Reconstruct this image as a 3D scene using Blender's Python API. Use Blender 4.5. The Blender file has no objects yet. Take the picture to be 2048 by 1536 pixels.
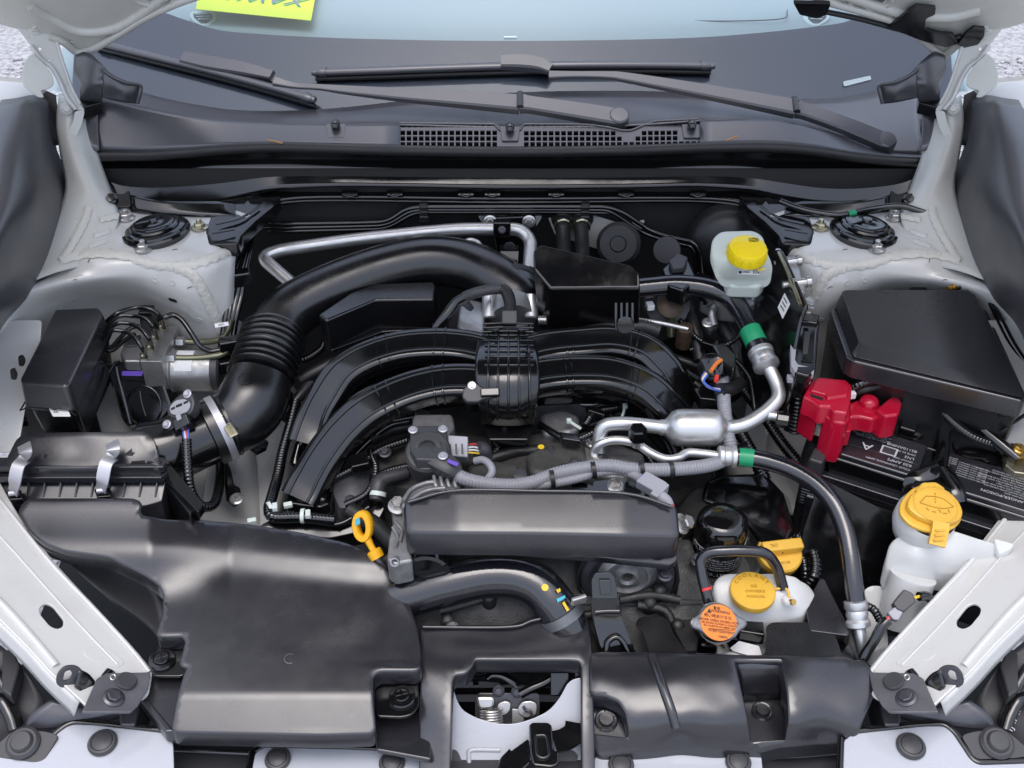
import bpy, bmesh, math, random
import numpy as np
from mathutils import Vector, Matrix
from mathutils.bvhtree import BVHTree
from mathutils.geometry import delaunay_2d_cdt

random.seed(7)
sc = bpy.context.scene
COL = sc.collection
V = Vector

# ------------------------------------------------------------------ camera
PITCH = math.radians(37.0)
FPX = 2210.0                      # focal length in photo pixels (2048 wide)
CAM = V((0.0, -0.80, 1.10))       # metres; z = 0 is the top of the radiator support
cd = bpy.data.cameras.new("camera")
cam = bpy.data.objects.new("camera", cd)
COL.objects.link(cam)
cam.location = CAM
cam.rotation_euler = (math.pi / 2 - PITCH, 0, 0)
cd.sensor_width = 36.0
cd.lens = 36.0 * FPX / 2048.0
cd.clip_start = 0.02
cd.clip_end = 400
sc.camera = cam

# ------------------------------------------------------------------ light
world = bpy.data.worlds.new("World")
sc.world = world
world.use_nodes = True
wn = world.node_tree
wn.nodes.clear()
out = wn.nodes.new("ShaderNodeOutputWorld")
bg = wn.nodes.new("ShaderNodeBackground")
sky = wn.nodes.new("ShaderNodeTexSky")
sky.sky_type = 'NISHITA'
sky.sun_disc = False
SUN_EL, SUN_ROT = math.radians(80), math.radians(195)
sky.sun_elevation = SUN_EL
sky.sun_rotation = SUN_ROT
sky.air_density = 1.0
sky.dust_density = 4.0
sky.ozone_density = 1.0
hs = wn.nodes.new("ShaderNodeHueSaturation")
hs.inputs["Saturation"].default_value = 0.85      # a thin even overcast
hs.inputs["Value"].default_value = 2.05
gm_ = wn.nodes.new("ShaderNodeGamma")                # haze evens the sky out: no glaring patch round the sun
gm_.inputs["Gamma"].default_value = 0.68
wn.links.new(sky.outputs[0], gm_.inputs["Color"])
wn.links.new(gm_.outputs[0], hs.inputs["Color"])
tint = wn.nodes.new("ShaderNodeMix")
tint.data_type = 'RGBA'
tint.blend_type = 'MULTIPLY'
tint.inputs[0].default_value = 1.0
tint.inputs[7].default_value = (0.995, 0.995, 1.035, 1)
wn.links.new(hs.outputs[0], tint.inputs[6])
wn.links.new(tint.outputs[2], bg.inputs["Color"])
bg.inputs["Strength"].default_value = 0.15
wn.links.new(bg.outputs[0], out.inputs["Surface"])

sd = bpy.data.lights.new("sun", 'SUN')
sun = bpy.data.objects.new("sun", sd)
COL.objects.link(sun)
sd.energy = 0.5
sd.angle = math.radians(35)
sd.color = (1.0, 0.985, 0.97)
# direction towards the sun, matching the sky's rotation (0 = +Y, clockwise)
sdir = V((math.sin(SUN_ROT) * math.cos(SUN_EL), math.cos(SUN_ROT) * math.cos(SUN_EL), math.sin(SUN_EL)))
sun.rotation_euler = sdir.to_track_quat('Z', 'Y').to_euler()
sun.location = (0, -2, 4)

sc.view_settings.view_transform = 'Standard'
sc.view_settings.look = 'None'
sc.view_settings.gamma = 1.0
sc.view_settings.use_curve_mapping = False
sc.view_settings.exposure = 0.76
sc.cycles.use_denoising = True
sc.cycles.max_bounces = 7
sc.cycles.diffuse_bounces = 3
sc.cycles.glossy_bounces = 3
sc.cycles.transparent_max_bounces = 6
sc.cycles.caustics_reflective = False
sc.cycles.caustics_refractive = False

# ------------------------------------------------------------------ projection helpers
_c, _s = math.cos(PITCH), math.sin(PITCH)
def ray(px, py):
    u = (px - 1024.0) / FPX
    v = (768.0 - py) / FPX
    return V((u, _c + _s * v, -_s + _c * v))
def Z(px, py, z):
    r = ray(px, py)
    return CAM + r * ((z - CAM.z) / r.z)
def Yp(px, py, y):
    r = ray(px, py)
    return CAM + r * ((y - CAM.y) / r.y)
def ZL(pts, z=None):
    return [Z(p[0], p[1], p[2] if len(p) > 2 else z) for p in pts]
def YL(pts, y=None):
    return [Yp(p[0], p[1], p[2] if len(p) > 2 else y) for p in pts]
def mx(p, s):
    """mirror photo x for the other side of the car (s = -1 photo-left, +1 photo-right)"""
    if s < 0:
        return tuple(p)
    return (2040 - p[0],) + tuple(p[1:])
def ML(pts, s):
    return [mx(p, s) for p in pts]

class Fr:
    """a plane in the place: origin, two axes, normal"""
    def __init__(self, o, ex, n):
        self.o = V(o); self.n = V(n).normalized()
        ex = V(ex); ex = (ex - self.n * ex.dot(self.n)).normalized()
        self.ex = ex; self.ey = self.n.cross(ex)
    def pix(self, px, py):
        r = ray(px, py)
        t = (self.o - CAM).dot(self.n) / r.dot(self.n)
        d = CAM + r * t - self.o
        return (d.dot(self.ex), d.dot(self.ey))
    def p3(self, u, v, h=0.0):
        return self.o + self.ex * u + self.ey * v + self.n * h
    def P(self, px, py, h=0.0):
        u, v = self.pix(px, py)
        return self.p3(u, v, h)
    def shift(self, h):
        f = Fr(self.o + self.n * h, self.ex, self.n)
        return f
    def mat(self):
        m = Matrix((self.ex, self.ey, self.n)).transposed().to_4x4()
        m.translation = self.o
        return m
def fr3(a, b, c):
    """frame through three 3-D points: ex = a->b, normal towards the camera"""
    n = (b - a).cross(c - a).normalized()
    if n.dot(CAM - a) < 0:
        n = -n
    return Fr(a, b - a, n)
def frz(z, o=(0, 0)):
    return Fr((o[0], o[1], z), (1, 0, 0), (0, 0, 1))

# ------------------------------------------------------------------ object helpers
WP = {}
def tag(o, label=None, cat=None, group=None, kind=None):
    if label: o['label'] = label
    if cat: o['category'] = cat
    if group: o['group'] = group
    if kind: o['kind'] = kind
    return o
def thing(name, label, cat, loc, group=None):
    o = bpy.data.objects.new(name, None)
    COL.objects.link(o)
    o.empty_display_size = 0.02
    o.location = loc
    WP[o.name] = V(loc)
    return tag(o, label, cat, group)
def mk(name, verts, faces, mat, parent=None, smooth=True, sharp=35, bevel=0, bseg=2, sub=0, solid=0, kind=None):
    vs = [V(v) for v in verts]
    lo = V((min(v.x for v in vs), min(v.y for v in vs), min(v.z for v in vs)))
    hi = V((max(v.x for v in vs), max(v.y for v in vs), max(v.z for v in vs)))
    c = (lo + hi) / 2
    if parent is None:
        c.z = lo.z
    me = bpy.data.meshes.new(name)
    me.from_pydata([v - c for v in vs], [], faces)
    return fin(name, me, c, mat, parent, smooth, sharp, bevel, bseg, sub, solid, kind)
def fin(name, me, c, mat, parent, smooth=True, sharp=35, bevel=0, bseg=2, sub=0, solid=0, kind=None):
    if mat is not None:
        me.materials.append(mat)
    if smooth:
        me.polygons.foreach_set("use_smooth", [True] * len(me.polygons))
        if sharp < 180 and not bevel:
            me.set_sharp_from_angle(angle=math.radians(sharp))
    me.update()
    o = bpy.data.objects.new(name, me)
    COL.objects.link(o)
    if parent is not None:
        o.parent = parent
        o.location = c - WP[parent.name]
    else:
        o.location = c
    WP[o.name] = V(c)
    if solid:
        m = o.modifiers.new("thickness", 'SOLIDIFY'); m.thickness = solid; m.offset = -1
    if bevel:
        m = o.modifiers.new("rounding", 'BEVEL'); m.width = bevel; m.segments = bseg
        m.limit_method = 'ANGLE'; m.angle_limit = math.radians(28); m.harden_normals = True
    if sub:
        m = o.modifiers.new("smooth", 'SUBSURF'); m.levels = sub; m.render_levels = sub
    if kind: o['kind'] = kind
    return o

def bvh_of(*objs):
    vs, fs = [], []
    for o in objs:
        w = WP[o.name]; b = len(vs)
        vs += [v.co + w for v in o.data.vertices]
        fs += [[b + i for i in p.vertices] for p in o.data.polygons]
    return BVHTree.FromPolygons(vs, fs)
def hit(bvh, px, py, lift=0.0, dflt=0.0):
    r = ray(px, py).normalized()
    loc, n, i, d = bvh.ray_cast(CAM, r)
    if loc is None:
        return Z(px, py, dflt), V((0, 0, 1))
    if n.dot(r) > 0: n = -n
    return loc + n * lift, n

# ---- curves
def cr(pts, per=8):
    """Catmull-Rom through points (vectors of any dimension)"""
    P = [np.array(p, float) for p in pts]
    if len(P) == 2:
        return [P[0] + (P[1] - P[0]) * i / per for i in range(per + 1)]
    P = [2 * P[0] - P[1]] + P + [2 * P[-1] - P[-2]]
    o = []
    for i in range(1, len(P) - 2):
        a, b, c, d = P[i - 1:i + 3]
        for k in range(per):
            t = k / per
            o.append(0.5 * (2 * b + (c - a) * t + (2 * a - 5 * b + 4 * c - d) * t * t + (3 * b - a - 3 * c + d) * t ** 3))
    o.append(P[-2])
    return o
def fillet(pts, rad, seg=6):
    P = [V(p) for p in pts]
    if not isinstance(rad, (list, tuple)): rad = [rad] * len(P)
    o = [P[0]]
    for i in range(1, len(P) - 1):
        a, b, c = P[i - 1], P[i], P[i + 1]
        d1, d2 = (a - b), (c - b)
        l = min(rad[i], d1.length * .48, d2.length * .48)
        s, e = b + d1.normalized() * l, b + d2.normalized() * l
        for k in range(seg + 1):
            t = k / seg
            o.append(s * (1 - t) ** 2 + b * 2 * t * (1 - t) + e * t * t)
    o.append(P[-1])
    return o
def round2(pts, rad, seg=5):
    """closed 2-D polygon with rounded corners"""
    n = len(pts); o = []
    for i in range(n):
        p = pts[i]
        r = p[2] if len(p) > 2 else rad
        a, b, c = V(pts[i - 1][:2]), V(p[:2]), V(pts[(i + 1) % n][:2])
        d1, d2 = a - b, c - b
        l = min(r, d1.length * .45, d2.length * .45)
        if l < 1e-6:
            o.append(tuple(b)); continue
        s, e = b + d1.normalized() * l, b + d2.normalized() * l
        for k in range(seg + 1):
            t = k / seg
            o.append(tuple(s * (1 - t) ** 2 + b * 2 * t * (1 - t) + e * t * t))
    return o

def resample(path, step):
    P = [V(p[:3]) for p in path]; R = [p[3] for p in path]
    L = [0.0]
    for i in range(1, len(P)): L.append(L[-1] + (P[i] - P[i - 1]).length)
    n = max(2, int(L[-1] / step)); o = []
    j = 0
    for k in range(n + 1):
        s = L[-1] * k / n
        while j < len(L) - 2 and L[j + 1] < s: j += 1
        t = (s - L[j]) / max(1e-9, L[j + 1] - L[j])
        o.append((P[j].lerp(P[j + 1], t), R[j] + (R[j + 1] - R[j]) * t, s))
    return o

def sweep(path, segs=14, sx=1.0, sy=1.0, caps=True, up=None, prof=None, squish=None):
    """path: list of (Vector, radius); returns verts, faces. prof: closed list of unit (x,y)"""
    n = len(path)
    if prof is None:
        prof = [(math.cos(2 * math.pi * k / segs) * sx, math.sin(2 * math.pi * k / segs) * sy) for k in range(segs)]
    m = len(prof)
    vs, fs = [], []
    T0 = (path[1][0] - path[0][0]).normalized()
    u = V(up) if up else (V((0, 0, 1)) if abs(T0.z) < .9 else V((0, 1, 0)))
    N = (u - T0 * u.dot(T0)).normalized()
    for i in range(n):
        a = path[max(0, i - 1)][0]; b = path[min(n - 1, i + 1)][0]
        T = (b - a)
        T = T.normalized() if T.length > 1e-9 else T0
        if up:
            N = (V(up) - T * V(up).dot(T)).normalized()
        else:
            N = (N - T * N.dot(T)).normalized()
        B = T.cross(N)
        c, r = path[i][0], path[i][1]
        for (x, y) in prof:
            vs.append(c + B * (x * r) + N * (y * r))
    for i in range(n - 1):
        for k in range(m):
            k2 = (k + 1) % m
            fs.append((i * m + k, i * m + k2, (i + 1) * m + k2, (i + 1) * m + k))
    if caps:
        fs.append(tuple(range(m))[::-1])
        fs.append(tuple((n - 1) * m + k for k in range(m)))
    return vs, fs
def tube(name, pts, r, mat, parent=None, per=8, segs=14, bend=None, rib=None, sx=1, sy=1, up=None, prof=None, kind=None, sharp=50):
    """pts 3-D points; r a radius or list; bend = fillet radius (straight pipe) else smooth spline;
    rib = (pitch, depth) corrugation"""
    P = [V(p) for p in pts]
    R = r if isinstance(r, (list, tuple)) else [r] * len(P)
    if bend:
        q = fillet(P, bend, 7)
        path = [(p, R[0]) for p in q]
    else:
        q = cr([(p.x, p.y, p.z, rr) for p, rr in zip(P, R)], per)
        path = [(V(a[:3]), float(a[3])) for a in q]
    if rib:
        rs = resample([(p.x, p.y, p.z, rr) for p, rr in path], rib[0] / 4)
        path = [(p, rr * (1 - rib[1] * (0.5 - 0.5 * math.cos(2 * math.pi * s / rib[0])))) for p, rr, s in rs]
        sharp = 180
    vs, fs = sweep(path, segs, sx, sy, True, up, prof)
    return mk(name, vs, fs, mat, parent, sharp=sharp, kind=kind)
def ptube(name, pix, r, mat, parent=None, z=None, **k):
    return tube(name, ZL(pix, z), r, mat, parent, **k)

def lathe_vf(prof, o, axis, segs=32, ref=None):
    ax = V(axis).normalized()
    u = V(ref) if ref else (V((1, 0, 0)) if abs(ax.x) < .9 else V((0, 1, 0)))
    u = (u - ax * u.dot(ax)).normalized(); w = ax.cross(u)
    vs, fs, idx = [], [], []
    for (r, h) in prof:
        if r < 1e-6:
            idx.append([len(vs)]); vs.append(V(o) + ax * h)
        else:
            row = []
            for k in range(segs):
                a = 2 * math.pi * k / segs
                row.append(len(vs)); vs.append(V(o) + ax * h + u * (r * math.cos(a)) + w * (r * math.sin(a)))
            idx.append(row)
    for a, b in zip(idx[:-1], idx[1:]):
        if len(a) == 1 and len(b) == 1: continue
        for k in range(segs):
            k2 = (k + 1) % segs
            if len(a) == 1: fs.append((a[0], b[k2], b[k]))
            elif len(b) == 1: fs.append((a[k], a[k2], b[0]))
            else: fs.append((a[k], a[k2], b[k2], b[k]))
    return vs, fs
def join_vf(*parts):
    vs, fs = [], []
    for v, f in parts:
        b = len(vs); vs += v; fs += [tuple(b + i for i in q) for q in f]
    return vs, fs
def lathe(name, prof, o, axis, mat, parent=None, segs=32, sharp=35, ref=None):
    """prof list of (radius, height) along axis from o"""
    vs, fs = lathe_vf(prof, o, axis, segs, ref)
    o_ = mk(name, vs, fs, mat, parent, sharp=sharp)
    fixn(o_)
    return o_
def fixn(o):
    bm = bmesh.new(); bm.from_mesh(o.data)
    bmesh.ops.recalc_face_normals(bm, faces=bm.faces)
    bm.to_mesh(o.data); bm.free()

def prism(name, top, mat, parent=None, down=None, bot=None, bevel=0.002, bseg=2, sharp=35):
    """closed top loop of 3-D points, bottom loop = top + down (or given)"""
    n = len(top)
    top = [V(p) for p in top]
    bot = [V(p) for p in bot] if bot else [p + V(down) for p in top]
    vs = top + bot
    fs = [tuple(range(n)), tuple(range(2 * n - 1, n - 1, -1))]
    for i in range(n):
        j = (i + 1) % n
        fs.append((i, n + i, n + j, j))
    o = mk(name, vs, fs, mat, parent, bevel=bevel, bseg=bseg, sharp=sharp)
    fixn(o)
    return o
def taperdown(top, h, k=1.0, d=V((0, 0, -1))):
    c = sum((V(p) for p in top), V()) / len(top)
    return [c + (V(p) - c) * k + d * h for p in top]

def obox(name, o, ux, uy, uz, mat, parent=None, bevel=0.002, bseg=2):
    """box from a corner and three edge vectors"""
    o, ux, uy, uz = V(o), V(ux), V(uy), V(uz)
    top = [o + uz, o + ux + uz, o + ux + uy + uz, o + uy + uz]
    return prism(name, top, mat, parent, down=-uz, bevel=bevel, bseg=bseg)
def cbox(name, c, ux, uy, uz, size, mat, parent=None, bevel=0.002, bseg=2):
    """box centred at c along unit axes with full sizes"""
    a, b, d = V(ux).normalized() * size[0], V(uy).normalized() * size[1], V(uz).normalized() * size[2]
    return obox(name, V(c) - (a + b + d) / 2, a, b, d, mat, parent, bevel, bseg)

def patch(name, rows, mat, parent=None, per=5, thick=0.0, closed=False):
    """smooth surface through a grid of 3-D points"""
    R = [cr([tuple(p) for p in r], per) for r in rows]
    cols = list(zip(*R))
    C = [cr(c, per) for c in cols]
    nu, nv = len(C), len(C[0])
    vs = [V(C[i][j]) for i in range(nu) for j in range(nv)]
    fs = [(i * nv + j, (i + 1) * nv + j, (i + 1) * nv + j + 1, i * nv + j + 1) for i in range(nu - 1) for j in range(nv - 1)]
    o = mk(name, vs, fs, mat, parent, sharp=60)
    if sum((p.normal.dot(CAM - (p.center + WP[o.name])) for p in o.data.polygons)) < 0:
        o.data.flip_normals()
    if thick:
        m = o.modifiers.new("thickness", 'SOLIDIFY'); m.thickness = thick; m.offset = -1
    return o
def zpatch(name, rows, mat, parent=None, s=-1, **k):
    return patch(name, [ZL(ML(r, s)) for r in rows], mat, parent, **k)

def inpoly(x, y, poly):
    c = False; n = len(poly); j = n - 1
    for i in range(n):
        xi, yi = poly[i][0], poly[i][1]; xj, yj = poly[j][0], poly[j][1]
        if (yi > y) != (yj > y) and x < (xj - xi) * (y - yi) / (yj - yi) + xi: c = not c
        j = i
    return c
class TPS:
    def __init__(self, ctrl, smooth=0.0):
        C = np.array(ctrl, float); self.p = C[:, :2] / 100.0
        n = len(C); d = np.linalg.norm(self.p[:, None] - self.p[None], axis=2)
        K = self.k(d) + np.eye(n) * smooth
        P = np.hstack([np.ones((n, 1)), self.p])
        A = np.zeros((n + 3, n + 3)); A[:n, :n] = K; A[:n, n:] = P; A[n:, :n] = P.T
        self.w = np.linalg.solve(A, np.concatenate([C[:, 2], np.zeros(3)]))
    @staticmethod
    def k(d):
        return np.where(d > 1e-9, d * d * np.log(np.maximum(d, 1e-9)), 0.0)
    def __call__(self, x, y):
        q = np.array([x, y]) / 100.0
        d = np.linalg.norm(self.p - q, axis=1)
        return float(self.k(d) @ self.w[:-3] + self.w[-3] + self.w[-2] * q[0] + self.w[-1] * q[1])
def relief(name, outline, ctrl, mat, parent=None, step=14, skirt=0.012, lip=0.0015, holes=(), rnd=6, thick=0, s=-1, floor=None):
    """a moulded shell: outline in photo pixels, height from control points (px, py, z) (thin-plate spline);
    its rim rolls over and drops by skirt"""
    outline = round2(ML(outline, s), rnd, 4)
    holes = [round2(ML(h, s), rnd, 4) for h in holes]
    f = ctrl if callable(ctrl) else TPS(ML(ctrl, s))
    def dens(poly):
        o = []
        for i in range(len(poly)):
            a, b = V(poly[i][:2]), V(poly[(i + 1) % len(poly)][:2])
            n = max(1, int((b - a).length / step))
            for k in range(n): o.append(tuple(a.lerp(b, k / n)))
        return o
    outline = dens(outline); holes = [dens(h) for h in holes]
    loops = [outline] + holes
    pts, edges = [], []
    for L in loops:
        b = len(pts); pts += [V(p) for p in L]
        edges += [(b + i, b + (i + 1) % len(L)) for i in range(len(L))]
    xs = [p[0] for p in outline]; ys = [p[1] for p in outline]
    def near(x, y):
        for q in pts[:nb]:
            if abs(q.x - x) < step * .55 and abs(q.y - y) < step * .55: return True
        return False
    nb = len(pts)
    y = min(ys); row = 0
    while y < max(ys):
        x = min(xs) + (step / 2 if row % 2 else 0)
        while x < max(xs):
            if inpoly(x, y, outline) and not any(inpoly(x, y, h) for h in holes) and not near(x, y):
                pts.append(V((x, y)))
            x += step
        y += step * .87; row += 1
    r = delaunay_2d_cdt(pts, edges, [], 0, 1e-5)
    v2, f2, ov = r[0], r[2], r[3]
    fs = []
    for t in f2:
        cx = sum(v2[i][0] for i in t) / 3; cy = sum(v2[i][1] for i in t) / 3
        if inpoly(cx, cy, outline) and not any(inpoly(cx, cy, h) for h in holes):
            fs.append(tuple(t))
    P3 = [Z(p[0], p[1], f(p[0], p[1])) for p in v2]
    bm = bmesh.new()
    bv = [bm.verts.new(p) for p in P3]
    for t in fs:
        try: bm.faces.new([bv[i] for i in t])
        except ValueError: pass
    for v in [v for v in bm.verts if not v.link_faces]: bm.verts.remove(v)
    bmesh.ops.recalc_face_normals(bm, faces=bm.faces)
    if sum(fc.normal.z for fc in bm.faces) < 0:
        bmesh.ops.reverse_faces(bm, faces=bm.faces)
    if skirt:
        be = [e for e in bm.edges if e.is_boundary]
        # outward direction of each rim vertex, smoothed along the rim
        od = {}
        for e in be:
            c = e.link_faces[0].calc_center_median()
            a, b = e.verts
            d = (b.co - a.co).normalized()
            w = (a.co + b.co) / 2 - c; w = w - d * w.dot(d); w.z *= .3
            if w.length > 1e-9: w.normalize()
            for v in e.verts: od[v] = od.get(v, V()) + w
        for _ in range(5):
            nd_ = {v: w * 1.0 for v, w in od.items()}
            for e in be:
                a, b = e.verts
                nd_[a] = nd_[a] + od[b] * .5; nd_[b] = nd_[b] + od[a] * .5
            od = {v: (w.normalized() if w.length > 1e-9 else w) for v, w in nd_.items()}
        def ring(be, out, dz, od):
            ret = bmesh.ops.extrude_edge_only(bm, edges=be)
            nv = [g for g in ret['geom'] if isinstance(g, bmesh.types.BMVert)]
            ne = [g for g in ret['geom'] if isinstance(g, bmesh.types.BMEdge)]
            no = {}
            for v in nv:
                for e in v.link_edges:
                    o2 = e.other_vert(v)
                    if o2 in od: no[v] = od[o2]; break
            for v in nv:
                v.co += no.get(v, V()) * out + V((0, 0, -dz))
            return [e for e in ne if e.is_boundary], no
        be, od = ring(be, lip * .7, lip * .3, od)
        be, od = ring(be, lip * .3, lip * .7, od)
        be, od = ring(be, 0.0, skirt, od)
        bmesh.ops.recalc_face_normals(bm, faces=bm.faces)
    co = [v.co.copy() for v in bm.verts]
    bm.verts.index_update()
    fcs = [[v.index for v in fc.verts] for fc in bm.faces]
    bm.free()
    return mk(name, co, fcs, mat, parent, sharp=52, solid=thick)

def plate(name, fr, outline, thick, mat, parent=None, holes=(), bevel=0.0008, rnd=0.004, uv=False, h=0.0):
    """flat sheet on frame fr, outline in photo pixels (or uv), sinking by thick behind the plane; real holes"""
    loops = [outline] + list(holes)
    cu = bpy.data.curves.new(name, 'CURVE')
    cu.dimensions = '2D'; cu.fill_mode = 'BOTH'
    b = min(bevel, thick * .45)
    cu.extrude = thick / 2 - b; cu.bevel_depth = b; cu.bevel_resolution = 1; cu.offset = -b
    for L in loops:
        q = [(p[0], p[1]) if uv else fr.pix(p[0], p[1]) for p in L]
        q = [tuple(a) + ((p[2],) if len(p) > 2 else ()) for a, p in zip(q, L)]
        q = round2(q, rnd, 4)
        sp = cu.splines.new('POLY'); sp.points.add(len(q) - 1); sp.use_cyclic_u = True
        for pt, a in zip(sp.points, q): pt.co = (a[0], a[1], 0, 1)
    tmp = bpy.data.objects.new(name + "_tmp", cu)
    me = bpy.data.meshes.new_from_object(tmp)
    bpy.data.objects.remove(tmp); bpy.data.curves.remove(cu)
    return place(name, me, fr, h - thick / 2, mat, parent)
def holed(name, fr, outline, holes, thick, mat, parent=None, h=0.0):
    """flat sheet with many real holes (outline and holes in photo pixels)"""
    loops = [[fr.pix(p[0], p[1]) for p in L] for L in [outline] + list(holes)]
    pts, edges = [], []
    for L in loops:
        b = len(pts); pts += [V(p) for p in L]
        edges += [(b + i, b + (i + 1) % len(L)) for i in range(len(L))]
    r = delaunay_2d_cdt(pts, edges, [], 0, 1e-6)
    v2, f2 = r[0], r[2]
    tri = []
    for t_ in f2:
        cx = sum(v2[i][0] for i in t_) / 3; cy = sum(v2[i][1] for i in t_) / 3
        if inpoly(cx, cy, loops[0]) and not any(inpoly(cx, cy, L) for L in loops[1:]): tri.append(tuple(t_))
    n = len(v2)
    vs = [fr.p3(p[0], p[1], h) for p in v2] + [fr.p3(p[0], p[1], h - thick) for p in v2]
    cnt = {}
    for t_ in tri:
        for a, b in zip(t_, t_[1:] + t_[:1]): cnt[(a, b)] = 1
    fs = list(tri) + [tuple(n + i for i in t_[::-1]) for t_ in tri]
    fs += [(b, a, n + a, n + b) for (a, b) in cnt if (b, a) not in cnt]
    o = mk(name, vs, fs, mat, parent, smooth=False)
    fixn(o)
    return o
def place(name, me, fr, h, mat, parent, sharp=30):
    m = fr.mat(); m.translation = fr.o + fr.n * h
    me.transform(m)
    n = len(me.vertices)
    a = np.empty(n * 3); me.vertices.foreach_get("co", a); a = a.reshape(-1, 3)
    c = V((a.min(0) + a.max(0)) / 2)
    if parent is None: c.z = a[:, 2].min()
    me.transform(Matrix.Translation(-c))
    me.name = name
    me.materials.clear()
    return fin(name, me, c, mat, parent, sharp=sharp)
def text(body, fr, px, py, size, mat, parent, ang=0.0, name="lettering", h=0.0006, ext=0.0002, align='CENTER', flip=False, squash=1.0, uv=None, space=1.0):
    """printed or moulded letters lying on frame fr at a photo pixel; ang turns them in the plane"""
    cu = bpy.data.curves.new(name, 'FONT')
    cu.body = body; cu.size = size; cu.extrude = ext; cu.align_x = align; cu.align_y = 'CENTER'
    cu.space_character = space
    cu.resolution_u = 2
    tmp = bpy.data.objects.new(name + "_tmp", cu)
    me = bpy.data.meshes.new_from_object(tmp)
    bpy.data.objects.remove(tmp); bpy.data.curves.remove(cu)
    u, v = uv if uv else fr.pix(px, py)
    me.transform(Matrix.Diagonal((squash, 1, 1, 1)))
    me.transform(Matrix.Translation((u, v, 0)) @ Matrix.Rotation(ang, 4, 'Z'))
    return place(name, me, fr, h, mat, parent, sharp=180)

def bolt(name, p, n, r, mat, parent, washer=True, h=None, stud=0.0):
    """flanged hexagon bolt or nut, one mesh"""
    h = h or r * .9
    ps = []
    if washer:
        ps.append(lathe_vf([(0, 0), (r * 1.55, 0), (r * 1.55, r * .22), (r * 1.2, r * .42), (0, r * .42)], p, n, 20))
    ps.append(lathe_vf([(0, r * .2), (r * 1.02, r * .2), (r * 1.02, h), (r * .85, h * 1.15), (0, h * 1.15)], p, n, 6))
    if stud:
        ps.append(lathe_vf([(0, 0), (r * .5, 0), (r * .5, h + stud), (r * .4, h + stud + .001), (0, h + stud + .001)], p, n, 10))
    vs, fs = join_vf(*ps)
    o_ = mk(name, vs, fs, mat, parent, sharp=25)
    fixn(o_)
    return o_
def ribbon(name, bvh, path, half, mat, parent, lift=0.0015, thick=0.002, per=8, cross=5, brush=0.0):
    """a bead brushed over a surface: follows photo path on the surface below"""
    q = cr(path, per)
    rows = []
    rg_ = random.Random(len(path))
    for i, p in enumerate(q):
        a = q[max(0, i - 1)]; b = q[min(len(q) - 1, i + 1)]
        d = np.array([b[0] - a[0], b[1] - a[1]]); d = d / (np.linalg.norm(d) + 1e-9)
        nn = np.array([-d[1], d[0]])
        row = []
        for k in range(cross):
            t = -1 + 2 * k / (cross - 1)
            w = half * (1 + .12 * math.sin(i * 13.6 / per + k))
            loc, n = hit(bvh, p[0] + nn[0] * t * w, p[1] + nn[1] * t * w)
            row.append(loc + n * (lift + thick * (1 - t * t) + (brush * (rg_.random() - .5) if abs(t) < .99 else 0)))
        rows.append(row)
    nv = cross
    vs = [v for r in rows for v in r]
    fs = [(i * nv + j, (i + 1) * nv + j, (i + 1) * nv + j + 1, i * nv + j + 1) for i in range(len(rows) - 1) for j in range(nv - 1)]
    return mk(name, vs, fs, mat, parent, sharp=180)

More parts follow.
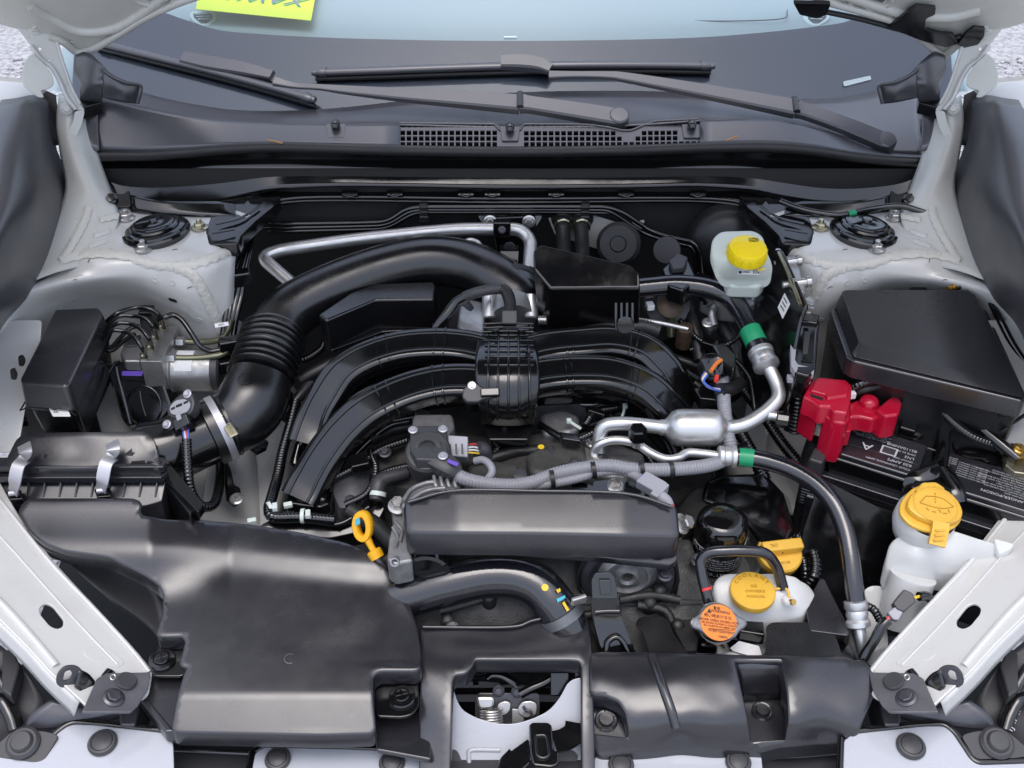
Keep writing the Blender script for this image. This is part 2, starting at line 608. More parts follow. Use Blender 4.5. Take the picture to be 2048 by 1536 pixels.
# ------------------------------------------------------------------ materials
M = {}
def mat(name, col, rough=0.5, metal=0.0, bump=0.0, bscale=400.0, rvar=0.0, rscale=12.0, cvar=0.0, cscale=30.0,
        grime=0.0, coat=0.0, trans=0.0, sss=0.0, spec=0.5, cols=None, dust=0.0, aniso=0.0, spk=0.0):
    m = bpy.data.materials.new(name); m.use_nodes = True
    nt = m.node_tree; p = nt.nodes["Principled BSDF"]
    p.inputs["Base Color"].default_value = (*col, 1)
    p.inputs["Roughness"].default_value = rough
    p.inputs["Metallic"].default_value = metal
    p.inputs["Specular IOR Level"].default_value = spec
    if coat:
        p.inputs["Coat Weight"].default_value = coat; p.inputs["Coat Roughness"].default_value = 0.08
    if trans: p.inputs["Transmission Weight"].default_value = trans
    if sss:
        p.inputs["Subsurface Weight"].default_value = sss
        p.inputs["Subsurface Radius"].default_value = (0.01, 0.01, 0.008)
        p.inputs["Subsurface Scale"].default_value = 0.6
    tc = nt.nodes.new("ShaderNodeNewGeometry")
    def noise(scale, detail=3.0, rgh=.6):
        n = nt.nodes.new("ShaderNodeTexNoise"); n.inputs["Scale"].default_value = scale
        n.inputs["Detail"].default_value = detail; n.inputs["Roughness"].default_value = rgh
        nt.links.new(tc.outputs["Position"], n.inputs["Vector"]); return n
    def ramp(src, a, b, va, vb):
        r = nt.nodes.new("ShaderNodeMapRange"); r.inputs[1].default_value = a; r.inputs[2].default_value = b
        r.inputs[3].default_value = va; r.inputs[4].default_value = vb
        nt.links.new(src, r.inputs[0]); return r.outputs[0]
    colsock = None
    if cvar or cols:
        n = noise(cscale, 4.0)
        mx_ = nt.nodes.new("ShaderNodeMix"); mx_.data_type = 'RGBA'
        c2 = cols if cols else tuple(max(0, c * (1 - cvar)) for c in col)
        mx_.inputs[6].default_value = (*col, 1); mx_.inputs[7].default_value = (*c2, 1)
        f = ramp(n.outputs[0], .38, .62, 0, 1)
        nt.links.new(f, mx_.inputs[0]); colsock = mx_.outputs[2]
    if spk:   # fine specks of dust
        n = noise(900, 1.0)
        mx_ = nt.nodes.new("ShaderNodeMix"); mx_.data_type = 'RGBA'
        if colsock: nt.links.new(colsock, mx_.inputs[6])
        else: mx_.inputs[6].default_value = (*col, 1)
        mx_.inputs[7].default_value = (.35, .33, .31, 1)
        nt.links.new(ramp(n.outputs[0], .70, .78, 0, spk), mx_.inputs[0]); colsock = mx_.outputs[2]
    if dust:
        n = noise(9, 5.0)
        mx_ = nt.nodes.new("ShaderNodeMix"); mx_.data_type = 'RGBA'
        if colsock: nt.links.new(colsock, mx_.inputs[6])
        else: mx_.inputs[6].default_value = (*col, 1)
        mx_.inputs[7].default_value = (.30, .27, .22, 1)
        nt.links.new(ramp(n.outputs[0], .48, .75, 0, dust), mx_.inputs[0]); colsock = mx_.outputs[2]
    if grime:   # small brown dirt specks and smears
        n = noise(75, 6.0, .75)
        mx_ = nt.nodes.new("ShaderNodeMix"); mx_.data_type = 'RGBA'
        if colsock: nt.links.new(colsock, mx_.inputs[6])
        else: mx_.inputs[6].default_value = (*col, 1)
        mx_.inputs[7].default_value = (.16, .13, .09, 1)
        nt.links.new(ramp(n.outputs[0], .60, .78, 0, grime), mx_.inputs[0]); colsock = mx_.outputs[2]
    if colsock: nt.links.new(colsock, p.inputs["Base Color"])
    if rvar:
        n = noise(rscale, 5.0, .65)
        nt.links.new(ramp(n.outputs[0], .35, .65, max(.03, rough - rvar), min(1, rough + rvar)), p.inputs["Roughness"])
    if bump:
        n = noise(bscale, 2.0)
        b = nt.nodes.new("ShaderNodeBump"); b.inputs["Strength"].default_value = bump
        b.inputs["Distance"].default_value = 0.001
        nt.links.new(n.outputs[0], b.inputs["Height"]); nt.links.new(b.outputs[0], p.inputs["Normal"])
    M[name] = m
    return m
mat("white_paint", (.57, .57, .55), .18, coat=.6, rvar=.07, dust=.26, grime=.30, bump=.025, bscale=60)
mat("white_paint_dull", (.55, .55, .51), .38, coat=.2, rvar=.1, dust=.30, grime=.35)
mat("sealer", (.58, .57, .52), .45, bump=.5, bscale=220, dust=.22, grime=.3)
mat("satin_black", (.017, .017, .021), .24, spec=1.0, rvar=.05, rscale=14, bump=.07, bscale=1100, dust=.03)
mat("trim_black", (.048, .048, .056), .34, spec=1.0, rvar=.06, rscale=9, bump=.06, bscale=1300)
mat("gloss_black", (.0045, .0045, .005), .12, spec=.8, rvar=.07, rscale=22, bump=.05, bscale=900, spk=.12)
mat("wet_black", (.004, .004, .0045), .06, spec=.9, rvar=.05, rscale=30, bump=.06, bscale=300)
mat("duct_black", (.007, .007, .008), .24, spec=.8, rvar=.12, rscale=10, bump=.14, bscale=1100)
mat("rubber", (.015, .015, .016), .42, rvar=.1, bump=.12, bscale=700)
mat("hose_gloss", (.010, .010, .014), .09, spec=1.0, rvar=.05, rscale=60, bump=.10, bscale=500)
mat("insulation", (.010, .010, .010), .8, bump=.4, bscale=500)
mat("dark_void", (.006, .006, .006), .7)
mat("alum", (.62, .62, .61), .40, metal=.85, rvar=.09, rscale=50, bump=.04, bscale=900)
mat("alum_dull", (.46, .46, .45), .40, metal=.75, rvar=.12, rscale=60, bump=.15, bscale=600, cvar=.25)
mat("cast_alum", (.36, .36, .36), .48, metal=.7, rvar=.12, rscale=60, bump=.5, bscale=500, cvar=.35, cscale=60)
mat("cast_dark", (.026, .026, .025), .42, metal=.15, rvar=.12, rscale=40, bump=.5, bscale=420, cvar=.5, cscale=50, spk=.4)
mat("steel", (.52, .51, .49), .30, metal=.8, rvar=.1, rscale=80)
mat("zinc_yellow", (.48, .45, .33), .35, metal=1, rvar=.1, rscale=60)
mat("olive_pipe", (.20, .20, .13), .32, metal=.7)
mat("dark_steel", (.10, .10, .11), .38, metal=.7, rvar=.1, rscale=50)
mat("cast_mid", (.085, .083, .076), .58, metal=.25, rvar=.12, rscale=40, bump=.6, bscale=420, cvar=.45, cscale=40, spk=.5)
mat("bracket_grey", (.20, .20, .21), .40, metal=.6, rvar=.1, rscale=60, bump=.3, bscale=500, cvar=.3)
mat("yellow_cap", (.74, .43, .05), .38, rvar=.06, bump=.05, bscale=900, cvar=.08)
mat("yellow_bright", (.80, .62, .008), .32, bump=.05, bscale=900)
mat("yellow_dip", (.83, .42, .01), .35)
mat("red_cover", (.42, .006, .028), .18, rvar=.06, rscale=25, bump=.04, bscale=500)
mat("white_plastic", (.64, .645, .63), .32, sss=.25, rvar=.05)
mat("milky_plastic", (.55, .60, .55), .34, sss=.3, rvar=.05)
mat("grey_conduit", (.27, .27, .29), .40, rvar=.08)
mat("grey_connector", (.33, .33, .36), .42)
mat("dark_grey", (.045, .045, .048), .42, bump=.1, bscale=900)
mat("fender_grey", (.050, .050, .058), .36, spec=1.0, rvar=.07, rscale=5, bump=.12, bscale=1500)
mat("label_white", (.78, .78, .78), .5)
mat("print_black", (.02, .02, .02), .6)
mat("print_white", (.50, .50, .52), .5)
mat("orange_label", (.78, .20, .010), .38)
mat("green_band", (.012, .28, .12), .35)
mat("blue_mark", (.06, .42, .55), .4)
mat("yellow_mark", (.78, .52, .03), .45)
mat("red_mark", (.7, .04, .03), .45)
mat("orange_mark", (.75, .20, .03), .5)
mat("wire_blue", (.06, .13, .55), .4)
mat("wire_white", (.75, .75, .75), .4)
mat("wire_yellow", (.75, .5, .05), .4)
mat("wire_red", (.6, .06, .08), .4)
mat("purple_film", (.16, .09, .50), .3)
mat("nylon_tie", (.62, .68, .62), .4)
mat("clip_metal", (.50, .50, .53), .46, metal=.7)
mat("sign_yellow", (.90, 1.0, .0), .5)
mat("sign_green", (.02, .35, .05), .5)
mat("sign_grey", (.25, .25, .32), .5)
mat("dash", (.30, .37, .40), .6, bump=.2, bscale=700)
mat("dash_trim", (.55, .64, .66), .5)
mat("frit_sky_tint", (.095, .10, .14), .35)  # dark ceramic, raised and blued: some sky reflection is put into the base colour
mat("rust_brown", (.075, .048, .03), .6, cvar=.4, cscale=80)
mat("brass", (.65, .42, .12), .3, metal=1)
mat("wood_bit", (.45, .22, .08), .7)
# asphalt-and-gravel ground
mat("gravel", (.46, .46, .47), .9, cols=(.26, .26, .27), cscale=45, bump=.8, bscale=60)
mat("pebble", (.52, .52, .54), .8, cvar=.55, cscale=18)
# clear glass
g = mat("glass", (1, 1, 1), .02, trans=1.0)
nt = g.node_tree; p = nt.nodes["Principled BSDF"]; p.inputs["IOR"].default_value = 1.5
p.inputs["Base Color"].default_value = (.86, .95, .95, 1)
# heater-hose and hose weave: fine rings along the length are left to bump
nt.nodes.remove(p)
gt = nt.nodes.new("ShaderNodeBsdfTransparent"); gt.inputs[0].default_value = (.86, .95, .96, 1)
gg = nt.nodes.new("ShaderNodeBsdfGlossy"); gg.inputs["Roughness"].default_value = .02
gf = nt.nodes.new("ShaderNodeFresnel"); gf.inputs[0].default_value = 1.85
gm = nt.nodes.new("ShaderNodeMixShader")
nt.links.new(gf.outputs[0], gm.inputs[0]); nt.links.new(gt.outputs[0], gm.inputs[1]); nt.links.new(gg.outputs[0], gm.inputs[2])
nt.links.new(gm.outputs[0], nt.nodes["Material Output"].inputs[0])

# ================================================================== THE SETTING
GZ = -0.86
g = mk("ground", [(-40, -40, GZ), (40, -40, GZ), (40, 40, GZ), (-40, 40, GZ)], [(0, 1, 2, 3)], M["gravel"])
tag(g, "grey gravel ground beside the car", "ground", kind="structure")
# loose stones on the ground where it shows beside the car
vs, fs = [], []
rg = random.Random(3)
ico = [(0, 0, 1), (.894, 0, .447), (.276, .851, .447), (-.724, .526, .447), (-.724, -.526, .447), (.276, -.851, .447),
       (.724, .526, -.447), (-.276, .851, -.447), (-.894, 0, -.447), (-.276, -.851, -.447), (.724, -.526, -.447), (0, 0, -1)]
icf = [(0, 1, 2), (0, 2, 3), (0, 3, 4), (0, 4, 5), (0, 5, 1), (1, 6, 2), (2, 7, 3), (3, 8, 4), (4, 9, 5), (5, 10, 1), (6, 7, 2), (7, 8, 3),
       (8, 9, 4), (9, 10, 5), (10, 6, 1), (11, 7, 6), (11, 8, 7), (11, 9, 8), (11, 10, 9), (11, 6, 10)]
for s in (-1, 1):
    for i in range(5200):
        x = s * rg.uniform(1.0, 2.7); y = rg.uniform(.7, 4.4)
        r = rg.uniform(.005, .016) * (1.6 if rg.random() < .08 else 1)
        b = len(vs); a = rg.uniform(0, 6.28)
        sx, sy, sz = rg.uniform(.7, 1.2), rg.uniform(.7, 1.2), rg.uniform(.45, .8)
        for q in ico:
            k = rg.uniform(.8, 1.15)
            X, Y = q[0] * sx * k, q[1] * sy * k
            vs.append((x + r * (X * math.cos(a) - Y * math.sin(a)), y + r * (X * math.sin(a) + Y * math.cos(a)), GZ + r * (.3 + q[2] * sz * k)))
        fs += [tuple(b + j for j in f) for f in icf]
gs = mk("gravel", vs, fs, M["pebble"], smooth=False)
tag(gs, "loose grey gravel stones lying on the ground", "gravel", kind="stuff")

# ------------------------------------------------------------------ white body shell
body = thing("car_body", "white painted car body shell framing the open engine bay", "car", (0, .45, GZ + .15))
SIDE = {}
for s in (-1, 1):
    # strut tower top rolling into the wheel-arch apron and down to the bay floor
    tw = zpatch("strut_tower", [
        [(150, 405, .29), (230, 402, .285), (330, 402, .285), (430, 410, .285), (500, 430, .28)],
        [(150, 440, .276), (230, 432, .275), (330, 430, .275), (430, 440, .275), (480, 450, .268)],
        [(142, 480, .27), (230, 475, .272), (330, 472, .272), (430, 478, .27), (474, 488, .255)],
        [(120, 512, .264), (220, 512, .267), (320, 512, .266), (415, 522, .262), (470, 530, .240)],
        [(96, 545, .252), (190, 545, .252), (300, 545, .248), (395, 560, .240), (468, 585, .200)],
        [(30, 590, .255), (150, 572, .235), (270, 572, .222), (375, 605, .205), (466, 650, .150)],
        [(0, 650, .225), (150, 620, .17), (260, 620, .15), (370, 660, .14), (470, 715, .095)],
        [(-30, 730, .18), (150, 715, .10), (260, 720, .08), (370, 745, .06), (486, 780, .04)],
        [(36, 800, .10), (140, 810, .05), (260, 820, .03), (380, 830, .02), (500, 850, -.01)],
        [(20, 905, .06), (140, 900, .02), (260, 910, .0), (380, 930, -.02), (515, 950, -.04)],
        [(0, 1000, .02), (140, 1000, .0), (260, 1010, -.02), (390, 1020, -.03), (520, 1060, -.05)],
        [(-20, 1110, .0), (130, 1120, -.02), (260, 1130, -.04), (390, 1140, -.05), (520, 1160, -.07)],
    ], M["white_paint"], body, s, per=5, thick=.0015)
    # inner frame rail running forward beside the engine
    rail = zpatch("frame_rail", [
        [(440, 620, .13), (478, 640, .11), (500, 660, .08), (500, 700, .0)],
        [(440, 780, .05), (520, 790, .02), (600, 800, .0), (620, 830, -.10)],
        [(420, 900, .0), (500, 900, -.03), (590, 900, -.04), (610, 920, -.14)],
        [(400, 1060, -.03), (470, 1060, -.055), (545, 1060, -.06), (570, 1080, -.16)],
        [(380, 1250, -.06), (450, 1250, -.08), (520, 1250, -.09), (540, 1270, -.18)],
    ], M["white_paint"], body, s, per=5, thick=.0015)
    # body side beside the cowl
    pil = zpatch("hinge_pillar", [
        [(118, 190, .40), (140, 205, .40), (162, 225, .38), (195, 250, .35)],
        [(112, 245, .37), (135, 255, .37), (160, 275, .355), (195, 300, .33)],
        [(120, 310, .335), (150, 330, .335), (178, 345, .325), (215, 360, .30)],
        [(130, 380, .305), (165, 395, .305), (195, 405, .30), (235, 415, .285)],
        [(100, 470, .285), (150, 460, .285), (190, 455, .28), (235, 450, .276)],
        [(70, 560, .262), (110, 545, .262), (150, 535, .258), (200, 525, .25)],
    ], M["white_paint_dull"], body, s, per=5, thick=.0015)
    # side rail behind the fender with round holes
    f = fr3(Z(*mx((0, 660), s), .215), Z(*mx((85, 640), s), .215), Z(*mx((30, 900), s), .115))
    sr = plate("side_rail", f, ML([(-60, 650), (30, 640), (84, 640), (80, 700), (55, 790), (40, 880), (28, 905), (-60, 905)], s), .0016, M["white_paint"], body,
               holes=[ML([(36, 712), (46, 708), (52, 720), (48, 732), (38, 732)], s), ML([(20, 738), (30, 734), (36, 748), (32, 760), (22, 758)], s)], rnd=.006)
    # front diagonal upper rail with its slot
    f = fr3(Z(*mx((296, 1340), s), .0), Z(*mx((0, 962), s), .10), Z(*mx((0, 1240), s), .075))
    dr = plate("front_rail", f, ML([(-160, 800), (-20, 930), (40, 1035), (112, 1128), (190, 1212), (262, 1290), (306, 1342), (298, 1392), (256, 1414), (178, 1416), (100, 1345), (50, 1290), (-40, 1200), (-160, 1060)], s),
               .004, M["white_paint"], body, holes=[ML([(78, 1215), (92, 1206), (106, 1212), (128, 1240), (126, 1253), (114, 1258), (100, 1252), (80, 1228)], s)], bevel=.0012, rnd=.008)
    ed = [(-20, 930), (40, 1035), (112, 1128), (190, 1212), (262, 1290), (302, 1338)]
    patch("rail_web", [[f.P(*mx(p, s), -.003) for p in ed], [f.P(*mx(p, s), -.06) for p in ed]], M["white_paint"], body, per=4, thick=.002)
    ed = [(-160, 1062), (-40, 1202), (50, 1292), (100, 1347), (158, 1402)]
    patch("rail_web", [[f.P(*mx(p, s), -.003) for p in ed], [f.P(*mx(p, s), -.03) for p in ed]], M["white_paint"], body, per=4, thick=.002)
    # a pressed flange line along the rail
    tube("rail_flange", [f.P(*mx(p, s), .000) for p in [(-60, 1150), (10, 1215), (70, 1282), (112, 1332)]], .0050, M["white_paint"], body)
    tube("rail_edge", [f.P(*mx(p, s), .001) for p in [(-10, 990), (30, 1040), (105, 1132), (185, 1216), (262, 1300), (298, 1345)]], .003, M["white_paint"], body)
    # outer fender, mostly out of sight beyond the grey trim
    fen = zpatch("fender", [
        [(-420, 40, .42), (-160, 120, .44), (-20, 150, .43), (62, 160, .415), (92, 182, .40)],
        [(-480, 140, .40), (-200, 185, .44), (-40, 200, .43), (24, 206, .42), (60, 214, .405)],
        [(-560, 330, .36), (-260, 330, .42), (-120, 320, .42), (-60, 320, .41), (-30, 325, .40)],
        [(-640, 600, .28), (-330, 560, .36), (-170, 540, .37), (-110, 535, .365), (-90, 540, .355)],
        [(-700, 950, .15), (-360, 880, .22), (-240, 850, .24), (-190, 840, .245), (-150, 840, .24)],
        [(-760, 1250, .03), (-420, 1180, .10), (-300, 1150, .12), (-240, 1140, .125), (-190, 1140, .12)],
        [(-700, 1500, -.10), (-440, 1420, .0), (-320, 1400, .02), (-250, 1390, .02), (-200, 1390, .01)],
    ], M["white_paint"], body, s, per=4, thick=.001)
    zpatch("fender_ledge", [[(-40, 640, .215), (-100, 640, .24), (-190, 640, .28)], [(-40, 860, .12), (-100, 850, .14), (-180, 840, .20)], [(-130, 1010, .08), (-150, 1040, .07), (-200, 1080, .09)], [(-150, 1300, -.06), (-180, 1300, -.06), (-230, 1300, .0)]], M["white_paint_dull"], body, s, per=4, thick=.0015)
    # brushed seam sealer beads
    bv = bvh_of(tw, pil)
    ribbon("seam_sealer", bv, ML([(120, 520), (180, 508), (250, 512), (300, 528), (350, 532), (400, 525), (440, 510), (466, 496)], s), 9, M["sealer"], body, per=26, cross=7, brush=.0011)
    ribbon("seam_sealer", bv, ML([(352, 534), (385, 550), (405, 580), (425, 620), (445, 665)], s), 10, M["sealer"], body, per=26, cross=7, brush=.0011)
    ribbon("seam_sealer", bv, ML([(122, 524), (140, 495), (158, 465), (172, 435), (176, 415)], s), 8, M["sealer"], body, per=26, cross=7, brush=.0011)
    ribbon("seam_sealer", bv, ML([(200, 440), (230, 434), (258, 428)], s), 6, M["sealer"], body, per=26, cross=7, brush=.0011)
    # stamped relief marks on the tower
    for q in [[(185, 468), (222, 458), (218, 466), (190, 476)], [(178, 488), (216, 476), (213, 485), (182, 497)]]:
        ribbon("stamped_bead", bv, ML([((q[0][0] + q[3][0]) / 2, (q[0][1] + q[3][1]) / 2), ((q[1][0] + q[2][0]) / 2, (q[1][1] + q[2][1]) / 2)], s), 5, M["white_paint"], body, lift=.0005, thick=.0025)
    # oval hole in the apron
    for (hx, hy, hw, ha) in [(346, 600, 8, .7)]:
        loc, n = hit(bv, *mx((hx, hy), s))
        fh = Fr(loc, (1, 0, 0), n)
        plate("drain_hole", fh, [(-.007, -.003), (.007, -.0035), (.007, .003), (-.007, .0035)], .001, M["dark_void"], body, uv=True, h=.0011, rnd=.003, bevel=.0002)
    for (hx, hy) in [(310, 560), (345, 566), (225, 590), (150, 600), (120, 620), (430, 640), (412, 600), (398, 640), (300, 640), (200, 640)]:
        loc, n = hit(bv, *mx((hx, hy), s))
        lathe("spot_weld", [(.0052, .0), (.0045, .0009), (.003, .0003), (0, .0002)], loc, n, M["white_paint"], body, segs=14, sharp=180)
    for (hx, hy, a_, l_) in [(350, 500, .3, .004), (180, 520, 1.2, .005), (220, 500, .5, .003), (380, 575, .9, .004), (150, 560, .2, .003)]:
        loc, n = hit(bv, *mx((hx, hy), s), .0008)
        fh_ = Fr(loc, (math.cos(a_), math.sin(a_), 0), n)
        tube("paint_chip", [fh_.p3(-l_, 0), fh_.p3(0, .0008), fh_.p3(l_, 0)], .0005, M["dark_grey"], body, segs=5)
    for q in [[(-60, 1010), (20, 1095), (100, 1185), (170, 1262), (236, 1330)]]:
        tube("pressed_line", [f.P(*mx(p, s), .0004) for p in q], .0016, M["white_paint"], body, segs=8)
    plate("pressed_pad", f, ML([(166, 1302), (196, 1292), (224, 1300), (250, 1326), (236, 1336), (190, 1324), (172, 1314)], s), .0012, M["white_paint"], body, h=.0010, rnd=.006, bevel=.0004)
    SIDE[s] = dict(tower=tw, rail=rail, pil=pil, front=dr, bvh=bv, ff=f)

# firewall and the dark depths of the bay
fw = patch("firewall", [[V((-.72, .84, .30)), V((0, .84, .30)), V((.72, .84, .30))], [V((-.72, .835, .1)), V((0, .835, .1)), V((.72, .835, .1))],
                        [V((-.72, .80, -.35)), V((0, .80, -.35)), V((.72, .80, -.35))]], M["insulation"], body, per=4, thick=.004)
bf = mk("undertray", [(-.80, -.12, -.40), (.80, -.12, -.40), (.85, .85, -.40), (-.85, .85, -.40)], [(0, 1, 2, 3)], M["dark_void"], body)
# white firewall patches and bracket behind the intake duct
for q in [[(955, 432), (1085, 432), (1075, 450), (1060, 462), (985, 462), (968, 450)], [(1096, 436), (1190, 432), (1250, 450), (1290, 440), (1280, 470), (1230, 490), (1200, 500), (1110, 470)]]:
    f = Fr((0, .828, .2), (1, 0, 0), (0, -1, .05))
    plate("firewall_panel", f, q, .003, M["white_paint_dull"], body, rnd=.004)

bx_ = [-.86, -.6, -.3, 0, .3, .6, .86]
patch("bumper", [[V((x, -.105 + .18 * (x / .86) ** 4, -.085)) for x in bx_], [V((x, -.15 + .2 * (x / .86) ** 4, -.12)) for x in bx_], [V((x, -.19 + .22 * (x / .86) ** 4, -.28)) for x in bx_], [V((x, -.17 + .22 * (x / .86) ** 4, -.55)) for x in bx_]], M["white_paint"], body, per=4, thick=.003)

# ================================================================== HOOD, GLASS, COWL
HA = math.radians(54)
HO = Yp(160, 105, .93)
fh = Fr((0, HO.y, HO.z), (1, 0, 0), (0, -math.sin(HA), -math.cos(HA)))   # underside faces the camera
hood = thing("hood", "raised white hood seen from underneath at the top corners", "hood", (0, HO.y, HO.z))
def hp(px, py):
    return fh.pix(px, py)
left = [hp(*p) for p in [(400, -6), (345, 12), (292, 40), (240, 72), (205, 92), (176, 104), (160, 108), (148, 100), (128, 82), (100, 70), (40, 60), (-14, 46)]]
rgt = [hp(*p) for p in [(1652, 6), (1700, 20), (1750, 34), (1800, 52), (1845, 84), (1868, 104), (1890, 112), (1905, 104), (1920, 86), (1960, 66), (2010, 58), (2056, 44)]]
xs = [left[0][0], -.2, 0, .2, rgt[0][0]]
ve = fh.ey
sgn = 1 if fh.ey.z > 0 else -1
mid = [(-.30, left[0][1] + sgn * .045), (0, left[0][1] + sgn * .075), (.30, rgt[0][1] + sgn * .045)]
top = left[-1][1]
outl = left[::-1] + mid + rgt + [(.80, sgn * .5), (.76, sgn * .9), (.55, sgn * 1.06), (0, sgn * 1.12), (-.55, sgn * 1.06), (-.76, sgn * .9), (-.80, sgn * .5)]
def oval(c, rx, ry, n=12, rot=0):
    return [(c[0] + rx * math.cos(t) * math.cos(rot) - ry * math.sin(t) * math.sin(rot), c[1] + rx * math.cos(t) * math.sin(rot) + ry * math.sin(t) * math.cos(rot)) for t in [2 * math.pi * k / n for k in range(n)]]
holes = []
for (cx, cy, rx, ry) in [(306, -6, .022, .013), (1742, 2, .022, .013), (108, 46, .007, .0035), (141, 82, .005, .002), (432, -8, .006, .003)]:
    holes.append(oval(hp(cx, cy), rx, ry))
inner = plate("inner_panel", fh, outl, .004, M["white_paint_dull"], hood, holes=holes, uv=True, rnd=.004, bevel=.0012)
plate("outer_skin", fh, [(a * 1.005, b) for a, b in outl], .004, M["white_paint"], hood, uv=True, rnd=.004, bevel=.0012, h=-.03)
# raised rolled flanges of the inner panel
bh = bvh_of(inner)
def hpt(px, py, h=.004):
    u, v = hp(px, py); return fh.p3(u, v, h)
tube("panel_flange", [hpt(*p, .004) for p in [(100, 68), (128, 80), (150, 98), (165, 100), (190, 92), (235, 66), (290, 32), (345, 6), (400, -14)]], .006, M["white_paint_dull"], hood)
tube("panel_flange", [hpt(*p, .004) for p in [(1650, -2), (1750, 26), (1800, 44), (1846, 76), (1876, 102), (1892, 104), (1912, 88), (1950, 64)]], .006, M["white_paint_dull"], hood)
tube("panel_flange", [hpt(*p, .0) for p in [(60, 12), (105, 38), (160, 62), (225, 58), (280, 30), (330, -8)]], .008, M["white_paint_dull"], hood)
tube("panel_flange", [hpt(*p, .0) for p in [(1690, -10), (1760, 14), (1820, 30), (1900, 34), (1960, 20)]], .008, M["white_paint_dull"], hood)
for (cx, cy, rr) in [(306, -6, .03), (1742, 2, .03)]:
    u, v = hp(cx, cy)
    tube("hole_flange", [fh.p3(u + rr * math.cos(t), v + rr * .62 * math.sin(t), .001) for t in [2 * math.pi * k / 20 for k in range(21)]], .004, M["white_paint_dull"], hood)
# torn black weatherstrip clipped to the hood edge
st = tube("weatherstrip", [hpt(*p, .006) for p in [(1600, 2), (1640, 14), (1720, 31), (1790, 50), (1850, 66), (1885, 73), (1922, 66)]], .006, M["rubber"], hood, sy=.7)
plate("strip_bracket", fh, [(1775, 40), (1800, 20), (1815, 6), (1830, -4), (1870, 0), (1868, 14), (1850, 22), (1848, 44), (1880, 52), (1905, 54), (1915, 72), (1890, 80), (1840, 66)], .006, M["gloss_black"], hood, h=.014, rnd=.003)
plate("strip_bracket", fh, [(1585, -10), (1660, -8), (1652, 14), (1632, 22), (1598, 14)], .006, M["gloss_black"], hood, h=.014, rnd=.003)
plate("strip_bracket", fh, [(1930, 48), (1945, 38), (1968, 40), (1966, 56), (1950, 76), (1930, 82), (1912, 72)], .006, M["gloss_black"], hood, h=.016, rnd=.003)

# black insulation pad, assumed and out of view, added to darken reflections in the bay
plate("unseen_insulation_pad", fh, [(-.52, sgn * .22), (.52, sgn * .22), (.60, sgn * .40), (.58, sgn * .85), (.40, sgn * .98), (-.40, sgn * .98), (-.58, sgn * .85), (-.60, sgn * .40)], .012, M["insulation"], hood, uv=True, rnd=.06, bevel=.004, h=.013)
# hinges: they swing with the hood
for s in (-1, 1):
    f = Fr(Yp(*mx((90, 110), s), .885), (1, 0, 0), (-.35 * s, -.80, .42))
    arm = plate("hinge", f, ML([(2, -20), (44, -20), (62, 14), (88, 42), (108, 64), (117, 96), (128, 132), (142, 172), (160, 208), (172, 222), (150, 220), (133, 196), (118, 162), (100, 134), (80, 118), (62, 92), (36, 58), (8, 20)], s), .004, M["white_paint_dull"], hood, rnd=.006,
                holes=[ML([(76, 94), (81, 94), (83, 100), (78, 101)], s), ML([(96, 118), (99, 118), (100, 122), (97, 122)], s)])
    tube("arm_flange", [f.P(*mx(p, s), .003) for p in [(62, 92), (82, 119), (102, 134), (119, 162), (134, 196), (152, 219)]], .0038, M["white_paint"], arm)
    tube("arm_flange", [f.P(*mx(p, s), .002) for p in [(60, 12), (88, 42), (108, 64), (117, 96), (128, 132), (142, 172), (160, 208)]], .0026, M["white_paint"], arm)
    plate("hinge_lobe", f, ML([(68, 108), (52, 120), (44, 150), (46, 172), (60, 184), (78, 197), (90, 196), (80, 182), (96, 180), (108, 172), (106, 152), (90, 130), (74, 116)], s), .005, M["white_paint_dull"], arm, h=.012, rnd=.006)
    plate("hinge_foot", f, ML([(150, 222), (170, 220), (164, 250), (150, 280), (146, 296), (132, 290), (134, 270), (146, 245)], s), .004, M["white_paint_dull"], arm, h=.004, rnd=.005)
    for (bx, by) in [(20, 14), (70, 55)]:
        bolt("nut", f.P(*mx((bx, by), s), .0), f.n, .0075, M["white_paint_dull"], arm, stud=.006)
    bolt("nut", f.P(*mx((133, 217), s), -.004), f.n, .006, M["white_paint_dull"], arm)

# ------------------------------------------------------------------ windshield and what shows behind it
TH = math.radians(29)
def glass_pt(x, q):      # q metres up the slope
    bow = .16 * (x / .7) ** 2
    y0 = .955 + bow
    return V((x, y0 + q * math.cos(TH), .335 + q * math.sin(TH) - .03 * (x / .7) ** 2))
gx = [-.86, -.72, -.55, -.35, -.15, 0, .15, .35, .55, .72, .86]
ws = thing("windshield", "wide curved windshield with a dark tinted lower band", "windshield", (0, .96, .33))
wg = patch("glass_pane", [[glass_pt(x, q) for x in gx] for q in (-.05, .1, .25, .45)], M["glass"], ws, per=4)
bg_ = bvh_of(wg)
# ceramic band printed on the inside of the glass: edge follows the glass
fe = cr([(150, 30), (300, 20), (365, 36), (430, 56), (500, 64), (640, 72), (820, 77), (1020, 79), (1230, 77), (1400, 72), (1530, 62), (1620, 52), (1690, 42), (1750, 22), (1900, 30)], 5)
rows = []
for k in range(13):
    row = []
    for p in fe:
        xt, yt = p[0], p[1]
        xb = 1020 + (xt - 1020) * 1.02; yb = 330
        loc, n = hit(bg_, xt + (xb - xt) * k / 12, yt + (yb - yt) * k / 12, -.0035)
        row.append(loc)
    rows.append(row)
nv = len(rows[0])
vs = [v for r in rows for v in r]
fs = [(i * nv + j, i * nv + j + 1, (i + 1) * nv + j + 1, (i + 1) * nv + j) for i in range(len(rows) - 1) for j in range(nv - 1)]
mk("ceramic_band", vs, fs, M["frit_sky_tint"], ws, sharp=180)
